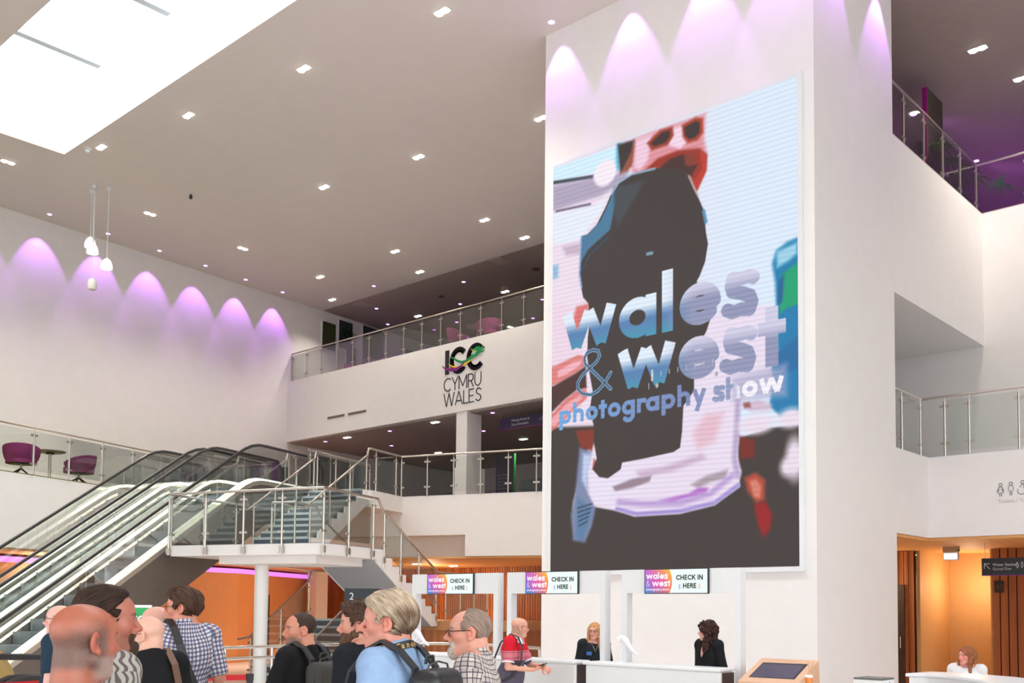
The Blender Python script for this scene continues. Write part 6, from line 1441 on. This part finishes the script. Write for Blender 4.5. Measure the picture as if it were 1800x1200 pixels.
    for k_, (a, e_, w2) in arms.items():       # butt the sleeve end
        b_, t_ = (a, e_) if sleeve <= 1 else (e_, w2); fr = sleeve if sleeve <= 1 else sleeve - 1; d = (t_ - b_) / np.linalg.norm(t_ - b_); pt = b_ + (t_ - b_) * fr
        sl = T.sub(pt + d * .06, .11)
        if sl:
            x, y, z = T.pts(sl); al = (x - pt[0]) * d[0] + (y - pt[1]) * d[1] + (z - pt[2]) * d[2]; ra = np.sqrt((x - pt[0] - al * d[0]) ** 2 + (y - pt[1] - al * d[1]) ** 2 + (z - pt[2] - al * d[2]) ** 2)
            T.D[sl] = np.where((ra < .085) & (np.abs(x) > .19), np.maximum(T.D[sl], al), T.D[sl])
    V, Fc = T.mesh(); V2 = V - np.array((0, 0, dz)); rho = np.hypot(V2[:, 0], V2[:, 1]); Rm = .17 * m
    u = np.arctan2(V2[:, 0], -V2[:, 1]); vv = V2[:, 2] + (0 if s.get('vz') else .5) * (.2 - rho); ucr = u[Fc]; ucr = np.where((np.ptp(ucr, axis=1) > 4)[:, None] & (ucr < 0), ucr + 2 * PI, ucr) * Rm; vcr = vv[Fc]
    for k_, (a, e_, w2) in arms.items():
        d = e_ - a; L = np.linalg.norm(d); d = d / L; r_ = V - a; al = r_ @ d; pr = r_ - al[:, None] * d; far = ((V[:, 0] * k_ > sh * .97) & (al > .015))[Fc].sum(1) >= 2
        f1 = np.cross(d, (0, 1, 0)); f1 /= np.linalg.norm(f1); f2 = np.cross(d, f1); an = np.arctan2(pr @ f1, pr @ f2)[Fc]; an = np.where((np.ptp(an, axis=1) > 4)[:, None] & (an < 0), an + 2 * PI, an)
        ucr = np.where(far[:, None], an * .065 + .3, ucr); vcr = np.where(far[:, None] & (not s.get('vz')), 1.41 - al[Fc], vcr)
    pat = np.stack([ucr.ravel(), vcr.ravel(), np.zeros(ucr.size)], 1)
    cm = s['shirt']; cm = CLOTH[cm] if isinstance(cm, str) else cm
    npmesh(s.get('shirtname', 'shirt'), S(V), Fc, cm, root, None, pat)
    if s.get('collar') is not None:
        h = .006; K = Field(rng(-.13, .13, h), rng(-.15 + Y(1.45 + dz), .17 + Y(1.45 + dz), h), rng(1.38 + dz, 1.60 + dz, h)); x, y, z = K.pts((slice(None),) * 3); y = y - Y(1.45 + dz); z = z - dz
        r_ = np.sqrt((x / 1.04) ** 2 + ((y + .008) / 1.0) ** 2); ct = nr + .016 + (1.532 - z) * .3; zt = 1.554 - .42 * (y + .06) ; D = np.maximum(np.abs(r_ - ct) - .0045, np.maximum(z - zt, zt - .052 - .02 * (y > 0.03) - z)); D = np.maximum(D, .014 - np.abs(x) - (y < .03)); K.D = D.astype(f32); V, Fc = K.mesh()
        u = np.arctan2(V[:, 0], -V[:, 1]) * .09; npmesh('collar', S(V), Fc, CLOTH[s['collar']] if isinstance(s['collar'], str) else s['collar'], root, None, np.stack([u, V[:, 2] * 1.0 - dz, u * 0], 1))
    if s.get('cuff'):
        for k_, (a, e_, w2) in arms.items():
            p = a + (e_ - a) * (sleeve - .02); d = (e_ - a) / np.linalg.norm(e_ - a); f1 = np.cross(d, (0, 1, 0)); f1 /= np.linalg.norm(f1); f2 = np.cross(d, f1); b = MB(); R_ = .05 * am + off + .007
            b.tube([tuple(p + R_ * (math.cos(t) * f1 + math.sin(t) * f2)) for t in np.linspace(0, 2 * PI, 25)], .011, 6, cap=False); npmesh('cuff', S(np.array(b.v)), np.array(b.f), s['cuff'], root)
    # trousers and shoes
    h = .02; Q = Field(rng(-.3, .3, h), rng(-.25, .62, h), rng(.04, 1.0 + dz, h)); Q.ell((0, -.005, .93 + dz), (.168 * m + .012, .12 * m + .012, .13), .05)
    for hp, kn, an in legs: Q.cap(hp, kn, .088 * m + .012, .068, .04); Q.cap(kn, an, .068, .062, .03)
    Q.half((0, 0, -1), -.07); Q.half((0, 0, 1), .97 + dz); V, Fc = Q.mesh(); npmesh('trousers', S(V), Fc, s.get('trousers', TROU), root)
    for hp, kn, an in legs:
        k_ = 1 if an[0] > 0 else -1; Q = Field(rng(an[0] - .09, an[0] + .09, .01), rng(an[1] - .1, an[1] + .24, .01), rng(-.012, .14, .01)); Q.cap((an[0], an[1] - .025, .05), (an[0] + k_ * .012, an[1] + .17, .035), .05, .043, .02); Q.cap((an[0], an[1], .05), (an[0], an[1], .11), .05, .05, .02); Q.half((0, 0, -1), -.001); V, Fc = Q.mesh(); npmesh('shoe', S(V), Fc, BLACKP, root)
    def hobj(nm, V, Fc, C, pat): return npmesh(nm, S((np.asarray(V) @ Mh.T) + hd), Fc, HAIRM, root, C, pat)
    if s.get('hair'): hobj('hair', *hairmesh(s, s['hair'], s['haircol'], s.get('seed', 1)))
    if s.get('beard'): hobj('beard', *beardmesh(s, s['beard'], s['beardcol']))
    W = lambda p: tuple(np.array((bx, by, 0)) + np.array((c * p[0] - q * p[1], q * p[0] + c * p[1], p[2])))
    Wh = lambda p: W(S(Mh @ (np.asarray(p, float) * hk) + hd)); Wb = lambda p: W(S(np.array((p[0], p[1] + Y(p[2] + dz), U(p[2]) + dz))))
    if s.get('glasses') is not None:
        g = s['glasses']; b = MB(); ge = None
        for k_ in (-1, 1):
            b.tube([Wh((k_ * .034 + .023 * math.cos(t), .108 - .008 * abs(math.cos(t)) * (1 if math.cos(t) * k_ > 0 else 0), .0 + .0165 * math.sin(t))) for t in np.linspace(0, 2 * PI, 17)], .0016 if g else .0022, 5)
            b.tube([Wh((k_ * .058, .1, .006)), Wh((k_ * .0755, .05, .009)), Wh((k_ * .083, -.005, .012)), Wh((k_ * .082, -.028, -.004))], .0019 if g else .0025, 5)
        b.tube([Wh((-.011, .108, .004)), Wh((0, .112, .006)), Wh((.011, .108, .004))], .0018, 5); ge = b.build('glasses', s.get('glassm', BLACKP), root, True)
        for k_ in (-1, 1): MB().add([Wh((k_ * .034 + .022 * math.cos(t), .107 - .007 * abs(math.cos(t)) * (1 if math.cos(t) * k_ > 0 else 0), .0155 * math.sin(t))) for t in np.linspace(0, 2 * PI, 16, endpoint=False)], [tuple(range(16))]).build('lens', LENS, ge)
    return root, Wb, Wh, arms, W, S
TROU = cloth('dark_denim', (.03, .035, .05))
def band(b, pts, nrm, wd, th=.006, mi=0):
    """flat strap through pts with outward normals nrm"""
    pr = None
    for i, p in enumerate(pts):
        p = Vector(p); d = (Vector(pts[min(i + 1, len(pts) - 1)]) - Vector(pts[max(0, i - 1)])).normalized(); n = Vector(nrm[i]).normalized(); s_ = d.cross(n).normalized() * wd / 2; n = s_.cross(d).normalized() * th
        q = [tuple(p - s_), tuple(p + s_), tuple(p + s_ + n), tuple(p - s_ + n)]
        if pr: b.add(pr + q, [(0, 1, 5, 4), (1, 2, 6, 5), (2, 3, 7, 6), (3, 0, 4, 7)], mi)
        pr = q
    return b
def strap_path(Wb, x, m=1.0, f=.13, low=1.0):
    pts = [(x * .9, -.165 * m, 1.26), (x * .95, -.155 * m, 1.40), (x, -.10, 1.475), (x * 1.04, -.02, 1.512), (x * 1.06, .05, 1.475), (x * 1.1, .118 * m, 1.38), (x * 1.2, .148 * m, 1.25), (x * 1.35, .12 * m, 1.12), (x * 1.6, .0, 1.04), (x * 1.3, -.15 * m, low)]
    ns = [(0, -1, .1), (0, -1, .35), (0, -.6, .8), (0, 0, 1), (0, .6, .8), (0, 1, .4), (0, 1, .1), (.4 * (1 if x > 0 else -1), .8, 0), ((1 if x > 0 else -1), 0, 0), (0, -1, 0)]
    P = [Wb(p) for p in pts]; o = Vector(Wb((0, 0, 1))); return P, [tuple(Vector(Wb((n[0], n[1], 1 + n[2]))) - o) for n in ns]
def backpack(Wb, W0, label, m, size=(.30, .17, .46), z0=.98, mass=1.0, txt=None):
    o = Wb((0, -.2, z0)); r = thing('backpack', label, 'backpack', o)
    sx, sy, sz = size; F_ = Field(rng(-sx / 2 - .03, sx / 2 + .03, .014), rng(-sy - .03, .05, .014), rng(-.03, sz + .05, .014)); x, y, z = F_.pts((slice(None),) * 3)
    qx = np.abs(x) - sx / 2 + .07; qy = np.abs(y + sy / 2) - sy / 2 + .06; qz = np.abs(z - sz / 2) - sz / 2 + .09
    F_.D = (np.sqrt(np.maximum(qx, 0) ** 2 + np.maximum(qy, 0) ** 2 + np.maximum(qz, 0) ** 2) + np.minimum(np.maximum(qx, np.maximum(qy, qz)), 0) - .06 + .004 * vnoise(x * 14, y * 14, z * 14)).astype(f32)
    V, Fc = F_.mesh(); yb = -.135 * mass
    def Wp(p): return Wb((p[0], p[1] + yb, p[2] + z0))
    V = tolocal(r, [Wp(p) for p in V]); npmesh('bag_body', V, Fc, m, r)
    b = MB(); b.hexa([Wp((-sx * .36, -sy - .035, .05)), Wp((sx * .36, -sy - .035, .05)), Wp((sx * .36, -sy + .03, .05)), Wp((-sx * .36, -sy + .03, .05))], [Wp((-sx * .33, -sy - .025, sz * .55)), Wp((sx * .33, -sy - .025, sz * .55)), Wp((sx * .33, -sy + .03, sz * .58)), Wp((-sx * .33, -sy + .03, sz * .58))]); b.build('front_pocket', m, r, bev=.015)
    for k_ in (-1, 1): P, N = strap_path(Wb, k_ * .095, mass); band(MB(), P, N, .047, .014).build('shoulder_strap', BLACKP if m is not BLACKP else m, r, True)
    b = MB(); b.tube([Wp((-.035, -.05, sz - .01)), Wp((-.028, -.05, sz + .022)), Wp((.028, -.05, sz + .022)), Wp((.035, -.05, sz - .01))], .008, 6); b.build('grab_handle', BLACKP, r, True)
    b = MB(); b.tube([Wp((-sx / 2 + .002, -sy * .55, .1)), Wp((-sx / 2 + .006, -sy * .55, sz * .72)), Wp((-sx * .27, -sy * .55, sz - .012)), Wp((0, -sy * .55, sz + .002)), Wp((sx * .27, -sy * .55, sz - .012)), Wp((sx / 2 - .006, -sy * .55, sz * .72)), Wp((sx / 2 - .002, -sy * .55, .1))], .005, 5); b.build('zip', mat('zip_grey', (.06, .06, .06), .4), r)
    if txt:
        P0 = Vector(Wp((-.11, -sy - .038, sz * .40))); ux = (Vector(Wp((0, -sy, 0))) - Vector(Wp((-.1, -sy, 0)))).normalized(); text('lettering', txt, .032, P0, tuple(ux), (0, 0, 1), mat('red_print', (.55, .12, .1), .5), r)
    return r
PALE = srgb(226, 180, 162); PINK = srgb(222, 160, 145); TAN = srgb(205, 128, 100); RUDDY = srgb(214, 138, 120)
DK = cloth('charcoal', (.022, .022, .026)); BLK = cloth('black', (.012, .012, .014)); NVY = cloth('navy', (.02, .045, .075))
person('nearest person, in a dark tee, with a sunburnt bald crown and grey stubble', (-3.292, 1.527), 1.747, 42, 58,
       dict(skin=srgb(176, 106, 86), shup=-.03, neckcut=.01, res=.0042, sunburn=1, stubble=(srgb(100, 80, 74), .85, .055), shadow=(srgb(170, 150, 142), .8), fat=.5, neck=.066, jaw=1.1, mass=1.08, shirt=DK, ruddy=.7, nose=1.1, hs=1.03))
person('person with dark receding hair and a long goatee, in a grey leaf print shirt', (-3.875, 1.887), 1.806, 62, 84,
       dict(skin=srgb(180, 112, 94), res=.0042, hair='receding', haircol=srgb(52, 34, 26), beard='goatee_long', beardcol=srgb(70, 48, 34), shadow=(srgb(110, 72, 54), .4), shirt='leaf', brow=srgb(70, 45, 30), mass=1.1, fat=.6, neck=.064, seed=3, hs=1.03, ruddy=.5))
r, Wb, Wh, arms, W, S = person('bald bearded person with thin glasses in a black jacket, brown strap on back', (-5.736, 3.047), 1.677, -18, -60,
       dict(skin=srgb(228, 178, 158), glasses=1, beard='full', beardcol=srgb(190, 165, 145), shirt=BLK, shirtname='jacket', sleeve=1.8, off=.022, mass=1.12, fat=.7, pitch=-6, neck=.066, jaw=1.06, neckcut=-.02, ruddy=.5))
b = thing('shoulder_bag', 'brown leather strapped camera bag on the person in the black jacket', 'bag', Wb((.24, -.12, .8)))
band(MB(), [Wb(p) for p in ((.10, .15, 1.3), (.1, .05, 1.50), (.1, -.05, 1.515), (.12, -.14, 1.42), (.16, -.185, 1.2), (.2, -.17, 1.0), (.23, -.12, .86))], [tuple(Vector(Wb((n[0], n[1], 1 + n[2]))) - Vector(Wb((0, 0, 1)))) for n in ((0, 1, .2), (0, .5, .9), (0, -.2, 1), (0, -.8, .5), (.2, -1, 0), (.4, -1, 0), (.8, -.6, 0))], .04, .01).build('strap', mat('brown_leather', (.13, .06, .03), .5), b, True)
MB().hexa([Wb((.2, -.2, .66)), Wb((.34, -.14, .66)), Wb((.34, .1, .66)), Wb((.2, .06, .66))], [Wb((.2, -.2, .88)), Wb((.33, -.14, .88)), Wb((.33, .1, .88)), Wb((.2, .06, .88))]).build('bag_body', mat('brown_leather', (.13, .06, .03), .5), b, bev=.015)
person('person with white fringe hair and dark glasses, half hidden behind the gingham shirt', (-7.099, 3.832), 1.735, -40, -72,
       dict(skin=srgb(232, 176, 160), hair='fringe', haircol=srgb(205, 192, 182), glasses=0, shirt=cloth('grey', (.2, .2, .21)), fat=.3, brow=srgb(190, 170, 160)))
r, Wb, Wh, arms, W, S = person('tall person with wavy brown hair in a blue gingham shirt', (-6.67, 3.808), 1.853, -14, -74,
       dict(skin=srgb(214, 146, 124), hair='wavy', haircol=srgb(72, 48, 36), glasses=1, shirt='gingham', collar='gingham', cres=.011, sleeve=.95, mass=1.14, fat=.5, shw=1.06, seed=5, neck=.062, brow=srgb(80, 55, 40)))
b = thing('shoulder_bag', 'black shoulder bag hanging behind the blue gingham shirt', 'bag', Wb((.2, -.2, .78)))
nn = lambda L: [tuple(Vector(Wb((n[0], n[1], 1 + n[2]))) - Vector(Wb((0, 0, 1)))) for n in L]
band(MB(), [Wb(p) for p in ((-.14, .13, 1.3), (-.11, .07, 1.46), (-.10, -.02, 1.515), (-.085, -.1, 1.47), (-.06, -.172, 1.36), (0, -.185, 1.2), (.07, -.185, 1.05), (.13, -.19, .92))], nn([(0, 1, .2), (0, .6, .8), (0, 0, 1), (0, -.6, .8), (0, -1, .3), (0, -1, 0), (.1, -1, 0), (.2, -1, 0)]), .052, .012).build('strap', BLACKP, b, True)
MB().hexa([Wb(p) for p in ((.02, -.32, .66), (.32, -.3, .66), (.32, -.17, .66), (.02, -.2, .66))], [Wb(p) for p in ((.03, -.32, .93), (.3, -.3, .93), (.3, -.18, .93), (.03, -.2, .93))]).build('bag_body', BLACKP, b, bev=.03)
person('person in a navy tee, mostly hidden behind the nearest bald head', (-8.338, 3.654), 1.735, -62, -78,
       dict(skin=srgb(232, 182, 168), glasses=1, shirt=NVY, sleeve=.85, fat=.4, hair='fringe', haircol=srgb(200, 185, 175), shw=1.05, off=.016))
r, Wb, Wh, arms, W, S = person('person in a black tee with short dark hair and greying goatee, wearing a backpack', (-5.717, 4.145), 1.70, -48, -104,
       dict(skin=srgb(208, 142, 118), hair='buzz', haircol=srgb(62, 44, 38), shadow=(srgb(96, 80, 74), .75), shirt=BLK, sleeve=.8, mass=1.08, neck=.062, brow=srgb(60, 42, 34), lip=.9, ruddy=.5, arm_l=((-.27, .05, 1.13), (-.22, .26, 1.02))))
backpack(Wb, None, 'dark grey backpack with side straps on the person in the black tee', mat('charcoal_nylon', (.05, .043, .04), .7, noise=.1), mass=1.08, z0=.96, size=(.33, .19, .46), txt='KATA')
person('person in a dark tee with tousled brown hair and short beard, behind the grey-haired one', (-4.794, 3.897), 1.758, -56, -86,
       dict(skin=srgb(212, 152, 132), hair='curly', haircol=srgb(74, 50, 38), beard='full', beardcol=srgb(98, 68, 52), shirt=cloth('ink', (.014, .016, .022)), sleeve=.9, shw=1.04, seed=9, brow=srgb(60, 42, 34)))
r, Wb, Wh, arms, W, S = person('grey-haired person in a light blue shirt with camera strap and backpack straps', (-3.591, 3.094), 1.80, -58, -82,
       dict(skin=srgb(218, 150, 132), res=.0042, hair='thick', haircol=srgb(188, 168, 146), hair2=srgb(112, 88, 72), streak=.6, shirt=cloth('sky_blue', (.30, .44, .68), noise=.06), collar=cloth('sky_blue', (.30, .44, .68)), sleeve=.95, fat=.5, mass=1.12, neck=.064, seed=7, wrinkle=.018, brow=srgb(190, 165, 140), hs=1.03, nose=1.2, jaw=1.05))
backpack(Wb, None, 'black backpack with thick padded straps on the person in the light blue shirt', BLACKP, (.30, .17, .46), .97, 1.12)
b = thing('camera_strap', 'black camera neck strap with gold lettering on the light blue shirt', 'strap', Wb((0, -.07, 1.5)))
pts = [Wb((.085 * math.sin(t) * (1.0), -.022 - .083 * math.cos(t), 1.505 - .035 * (1 - math.cos(t)))) for t in np.linspace(-2.2, 2.2, 15)]; nr_ = nn([(math.sin(t), -math.cos(t), .35) for t in np.linspace(-2.2, 2.2, 15)])
band(MB(), pts, nr_, .036, .005).build('webbing', BLACKP, b, True)
for i, chh in enumerate('Canon'):
    t = -.95 + i * .26; p = Wb((.0955 * math.sin(t), -.022 - .0945 * math.cos(t), 1.494 - .035 * (1 - math.cos(t)))); t2 = t + .1; p2 = Wb((.0955 * math.sin(t2), -.022 - .0945 * math.cos(t2), 1.494 - .035 * (1 - math.cos(t2)))); text('lettering', chh, .034, p, tuple((Vector(p2) - Vector(p)).normalized()), nn([(0.1 * math.sin(t), .25, 1)])[0], mat('gold_print', (.6, .38, .08), .5), b, .0006)
person('person with glasses, white goatee and dark moustache in a brown plaid shirt', (-3.806, 3.85), 1.735, -76, -90,
       dict(skin=srgb(222, 160, 140), res=.0042, hair='thin', haircol=srgb(150, 128, 116), streak=.8, glasses=0, glassm=mat('brown_frame', (.06, .03, .02), .4), beard='goatee', beardcol=srgb(196, 184, 174), stache=srgb(70, 54, 46), shirt='plaid', collar='plaid', sleeve=.95, mass=1.1, fat=.5, neck=.064, nose=1.25, seed=11, brow=srgb(120, 95, 80), hs=1.03, cres=.011, ruddy=.8))
# at the desks
r, Wb, Wh, arms, W, S = person('bald person in a red and grey striped polo shirt holding a phone', (-8.30, 9.28), 1.63, 112, 76,
       dict(skin=srgb(218, 160, 138), glasses=1, scale=.965, shirt='polo', vz=1, collar=WHITE, cuff=WHITE, sleeve=.82, mass=1.12, belly=1.1, fat=.6, lean=.28, stubble=(srgb(150, 125, 112), .45, .05), arm_r=((.24, .05, 1.13), (.06, .30, 1.10)), arm_l=((-.22, .16, 1.14), (-.04, .42, 1.13)), curl=48, hdir_r=(-.75, .7, .05), hdir_l=(.6, .75, -.2), palm_r=(-.3, .2, 1), palm_l=(.5, -.3, 1), res=.006, pitch=-4, trousers=cloth('khaki', (.2, .17, .12))))
wr = (np.array(arms[1][2]) + np.array(arms[-1][2])) / 2 + np.array((-.02, .07, .035)); pw = Vector(W(S(wr))); b = thing('phone', 'black phone held in both hands by the person in the striped polo', 'phone', pw, r.rotation_euler[2])
MB().hexa([W(S(wr + np.array(d))) for d in ((-.075, -.03, -.004), (.075, -.03, -.004), (.075, .03, .02), (-.075, .03, .02))], [W(S(wr + np.array(d))) for d in ((-.075, -.034, .005), (.075, -.034, .005), (.075, .026, .029), (-.075, .026, .029))]).build('case', BLACKP, b)
b = thing('shoulder_bag', 'small dark bag on a black strap behind the person in the striped polo', 'bag', Wb((.18, -.25, .85))); nn = lambda L: [tuple(Vector(Wb((n[0], n[1], 1 + n[2]))) - Vector(Wb((0, 0, 1)))) for n in L]
band(MB(), [Wb(p) for p in ((.2, -.2, .98), (.15, -.19, 1.2), (.13, -.15, 1.4), (.125, -.04, 1.51), (.125, .06, 1.475), (.13, .14, 1.36), (.15, .175, 1.2), (.2, .13, 1.02), (.22, .0, .95))], nn([(0, -1, 0), (0, -1, .2), (0, -.8, .6), (0, 0, 1), (0, .6, .8), (0, 1, .3), (0, 1, 0), (.8, .6, 0), (1, 0, 0)]), .035, .01).build('strap', BLACKP, b, True)
MB().hexa([Wb(p) for p in ((-.02, -.3, .74), (.26, -.3, .74), (.26, -.18, .74), (-.02, -.18, .74))], [Wb(p) for p in ((0, -.3, 1.0), (.25, -.3, 1.0), (.25, -.18, 1.0), (0, -.18, 1.0))]).build('bag_body', mat('navy_nylon', (.02, .025, .04), .7), b, bev=.03)
r, Wb, Wh, arms, W, S = person('blonde person with dark glasses in a black tee, standing behind the middle desk', (-8.546, 11.1), 1.545, 172, -164,
       dict(skin=srgb(232, 172, 156), scale=.93, hair='long', haircol=srgb(206, 152, 98), hairlen=.2, glasses=0, glassm=mat('wine_frame', (.06, .015, .02), .4), shirt=cloth('soft_black', (.018, .022, .026)), sleeve=.9, shw=.98, mass=1.02, jaw=.9, neck=.05, lip=1, res=.006, neckcut=.015, brow=srgb(120, 85, 60)))
b = MB()
for x0, z0, w_, h_ in ((-.0, 1.315, .0, 0),): pass
for x0, m_, nm in ((.055, mat('blue_print', (.03, .12, .4), .5), 'printed_logo'), (-.14, mat('white_print', (.6, .62, .62), .5), 'printed_logo')):
    MB().hexa([Wb((x0, .134, 1.27)), Wb((x0 + .075, .132, 1.27)), Wb((x0 + .075, .14, 1.27)), Wb((x0, .142, 1.27))], [Wb((x0, .124, 1.315)), Wb((x0 + .075, .122, 1.315)), Wb((x0 + .075, .13, 1.315)), Wb((x0, .132, 1.315))]).build(nm, m_, r)
MB().tube([Wb((.06, .07, 1.44)), Wb((.03, .118, 1.38)), Wb((0, .135, 1.32)), Wb((-.03, .118, 1.38)), Wb((-.06, .07, 1.44))], .0035, 5).build('necklace', STEEL, r)
r, Wb, Wh, arms, W, S = person('person with curly dark hair in a black hooded jacket behind a check-in desk', (-6.70, 11.0), 1.592, -132, -100,
       dict(skin=srgb(230, 178, 166), scale=.94, hair='curly_long', haircol=srgb(58, 32, 25), hairlen=.17, shirt=BLK, shirtname='jacket', sleeve=1.85, shw=.95, mass=.98, off=.022, vneck=1, jaw=.9, neck=.05, lip=1.1, res=.006, seed=13, brow=srgb(50, 30, 25), ruddy=.9))
K = Field(rng(-.13, .13, .012), rng(-.2, .1, .012), rng(1.3, 1.5, .012)); K.cap((-.07, -.09, 1.43), (.07, -.09, 1.43), .035, None, .03); K.cap((0, -.13, 1.42), (0, -.14, 1.34), .05, .03, .03); V, Fc = K.mesh(); npmesh('hood', S(V), Fc, BLK, r)
ch = thing('office_chair', 'grey swivel chair under the seated person at the curved reception desk', 'chair', (-4.78, 14.66, 0)); MB().lathe([(.22, .3), (.24, .33), (.2, .36)], (-4.78, 14.66, 0), 24).build('seat', DARKGREY, ch, True); MB().tube([(-4.78, 14.66, .05), (-4.78, 14.66, .3)], .03, 10).build('column', STEELD, ch); MB().lathe([(.26, 0), (.26, .03), (.04, .06)], (-4.78, 14.66, 0), 20).build('base', BLACKP, ch)
r, Wb, Wh, arms, W, S = person('seated person with long reddish hair in a white tee at the reception desk', (-4.79, 14.63), 1.265, -168, -138,
       dict(skin=srgb(220, 150, 134), scale=1.0, sit=1, hair='long', haircol=srgb(150, 92, 58), hairlen=.19, shirt=cloth('white', (.74, .74, .75), noise=.03), sleeve=.9, mass=1.12, shw=1.05, res=.006, neck=.06, ruddy=.9, seed=17, jaw=1.05))
b = MB()
for k in range(5): b.tube([Wb((-.06 + k * .03, .165, 1.26)), Wb((-.05 + k * .03, .167, 1.285)), Wb((-.035 + k * .03, .165, 1.265))], .004, 4)
b.build('print', GREYTXT, r)
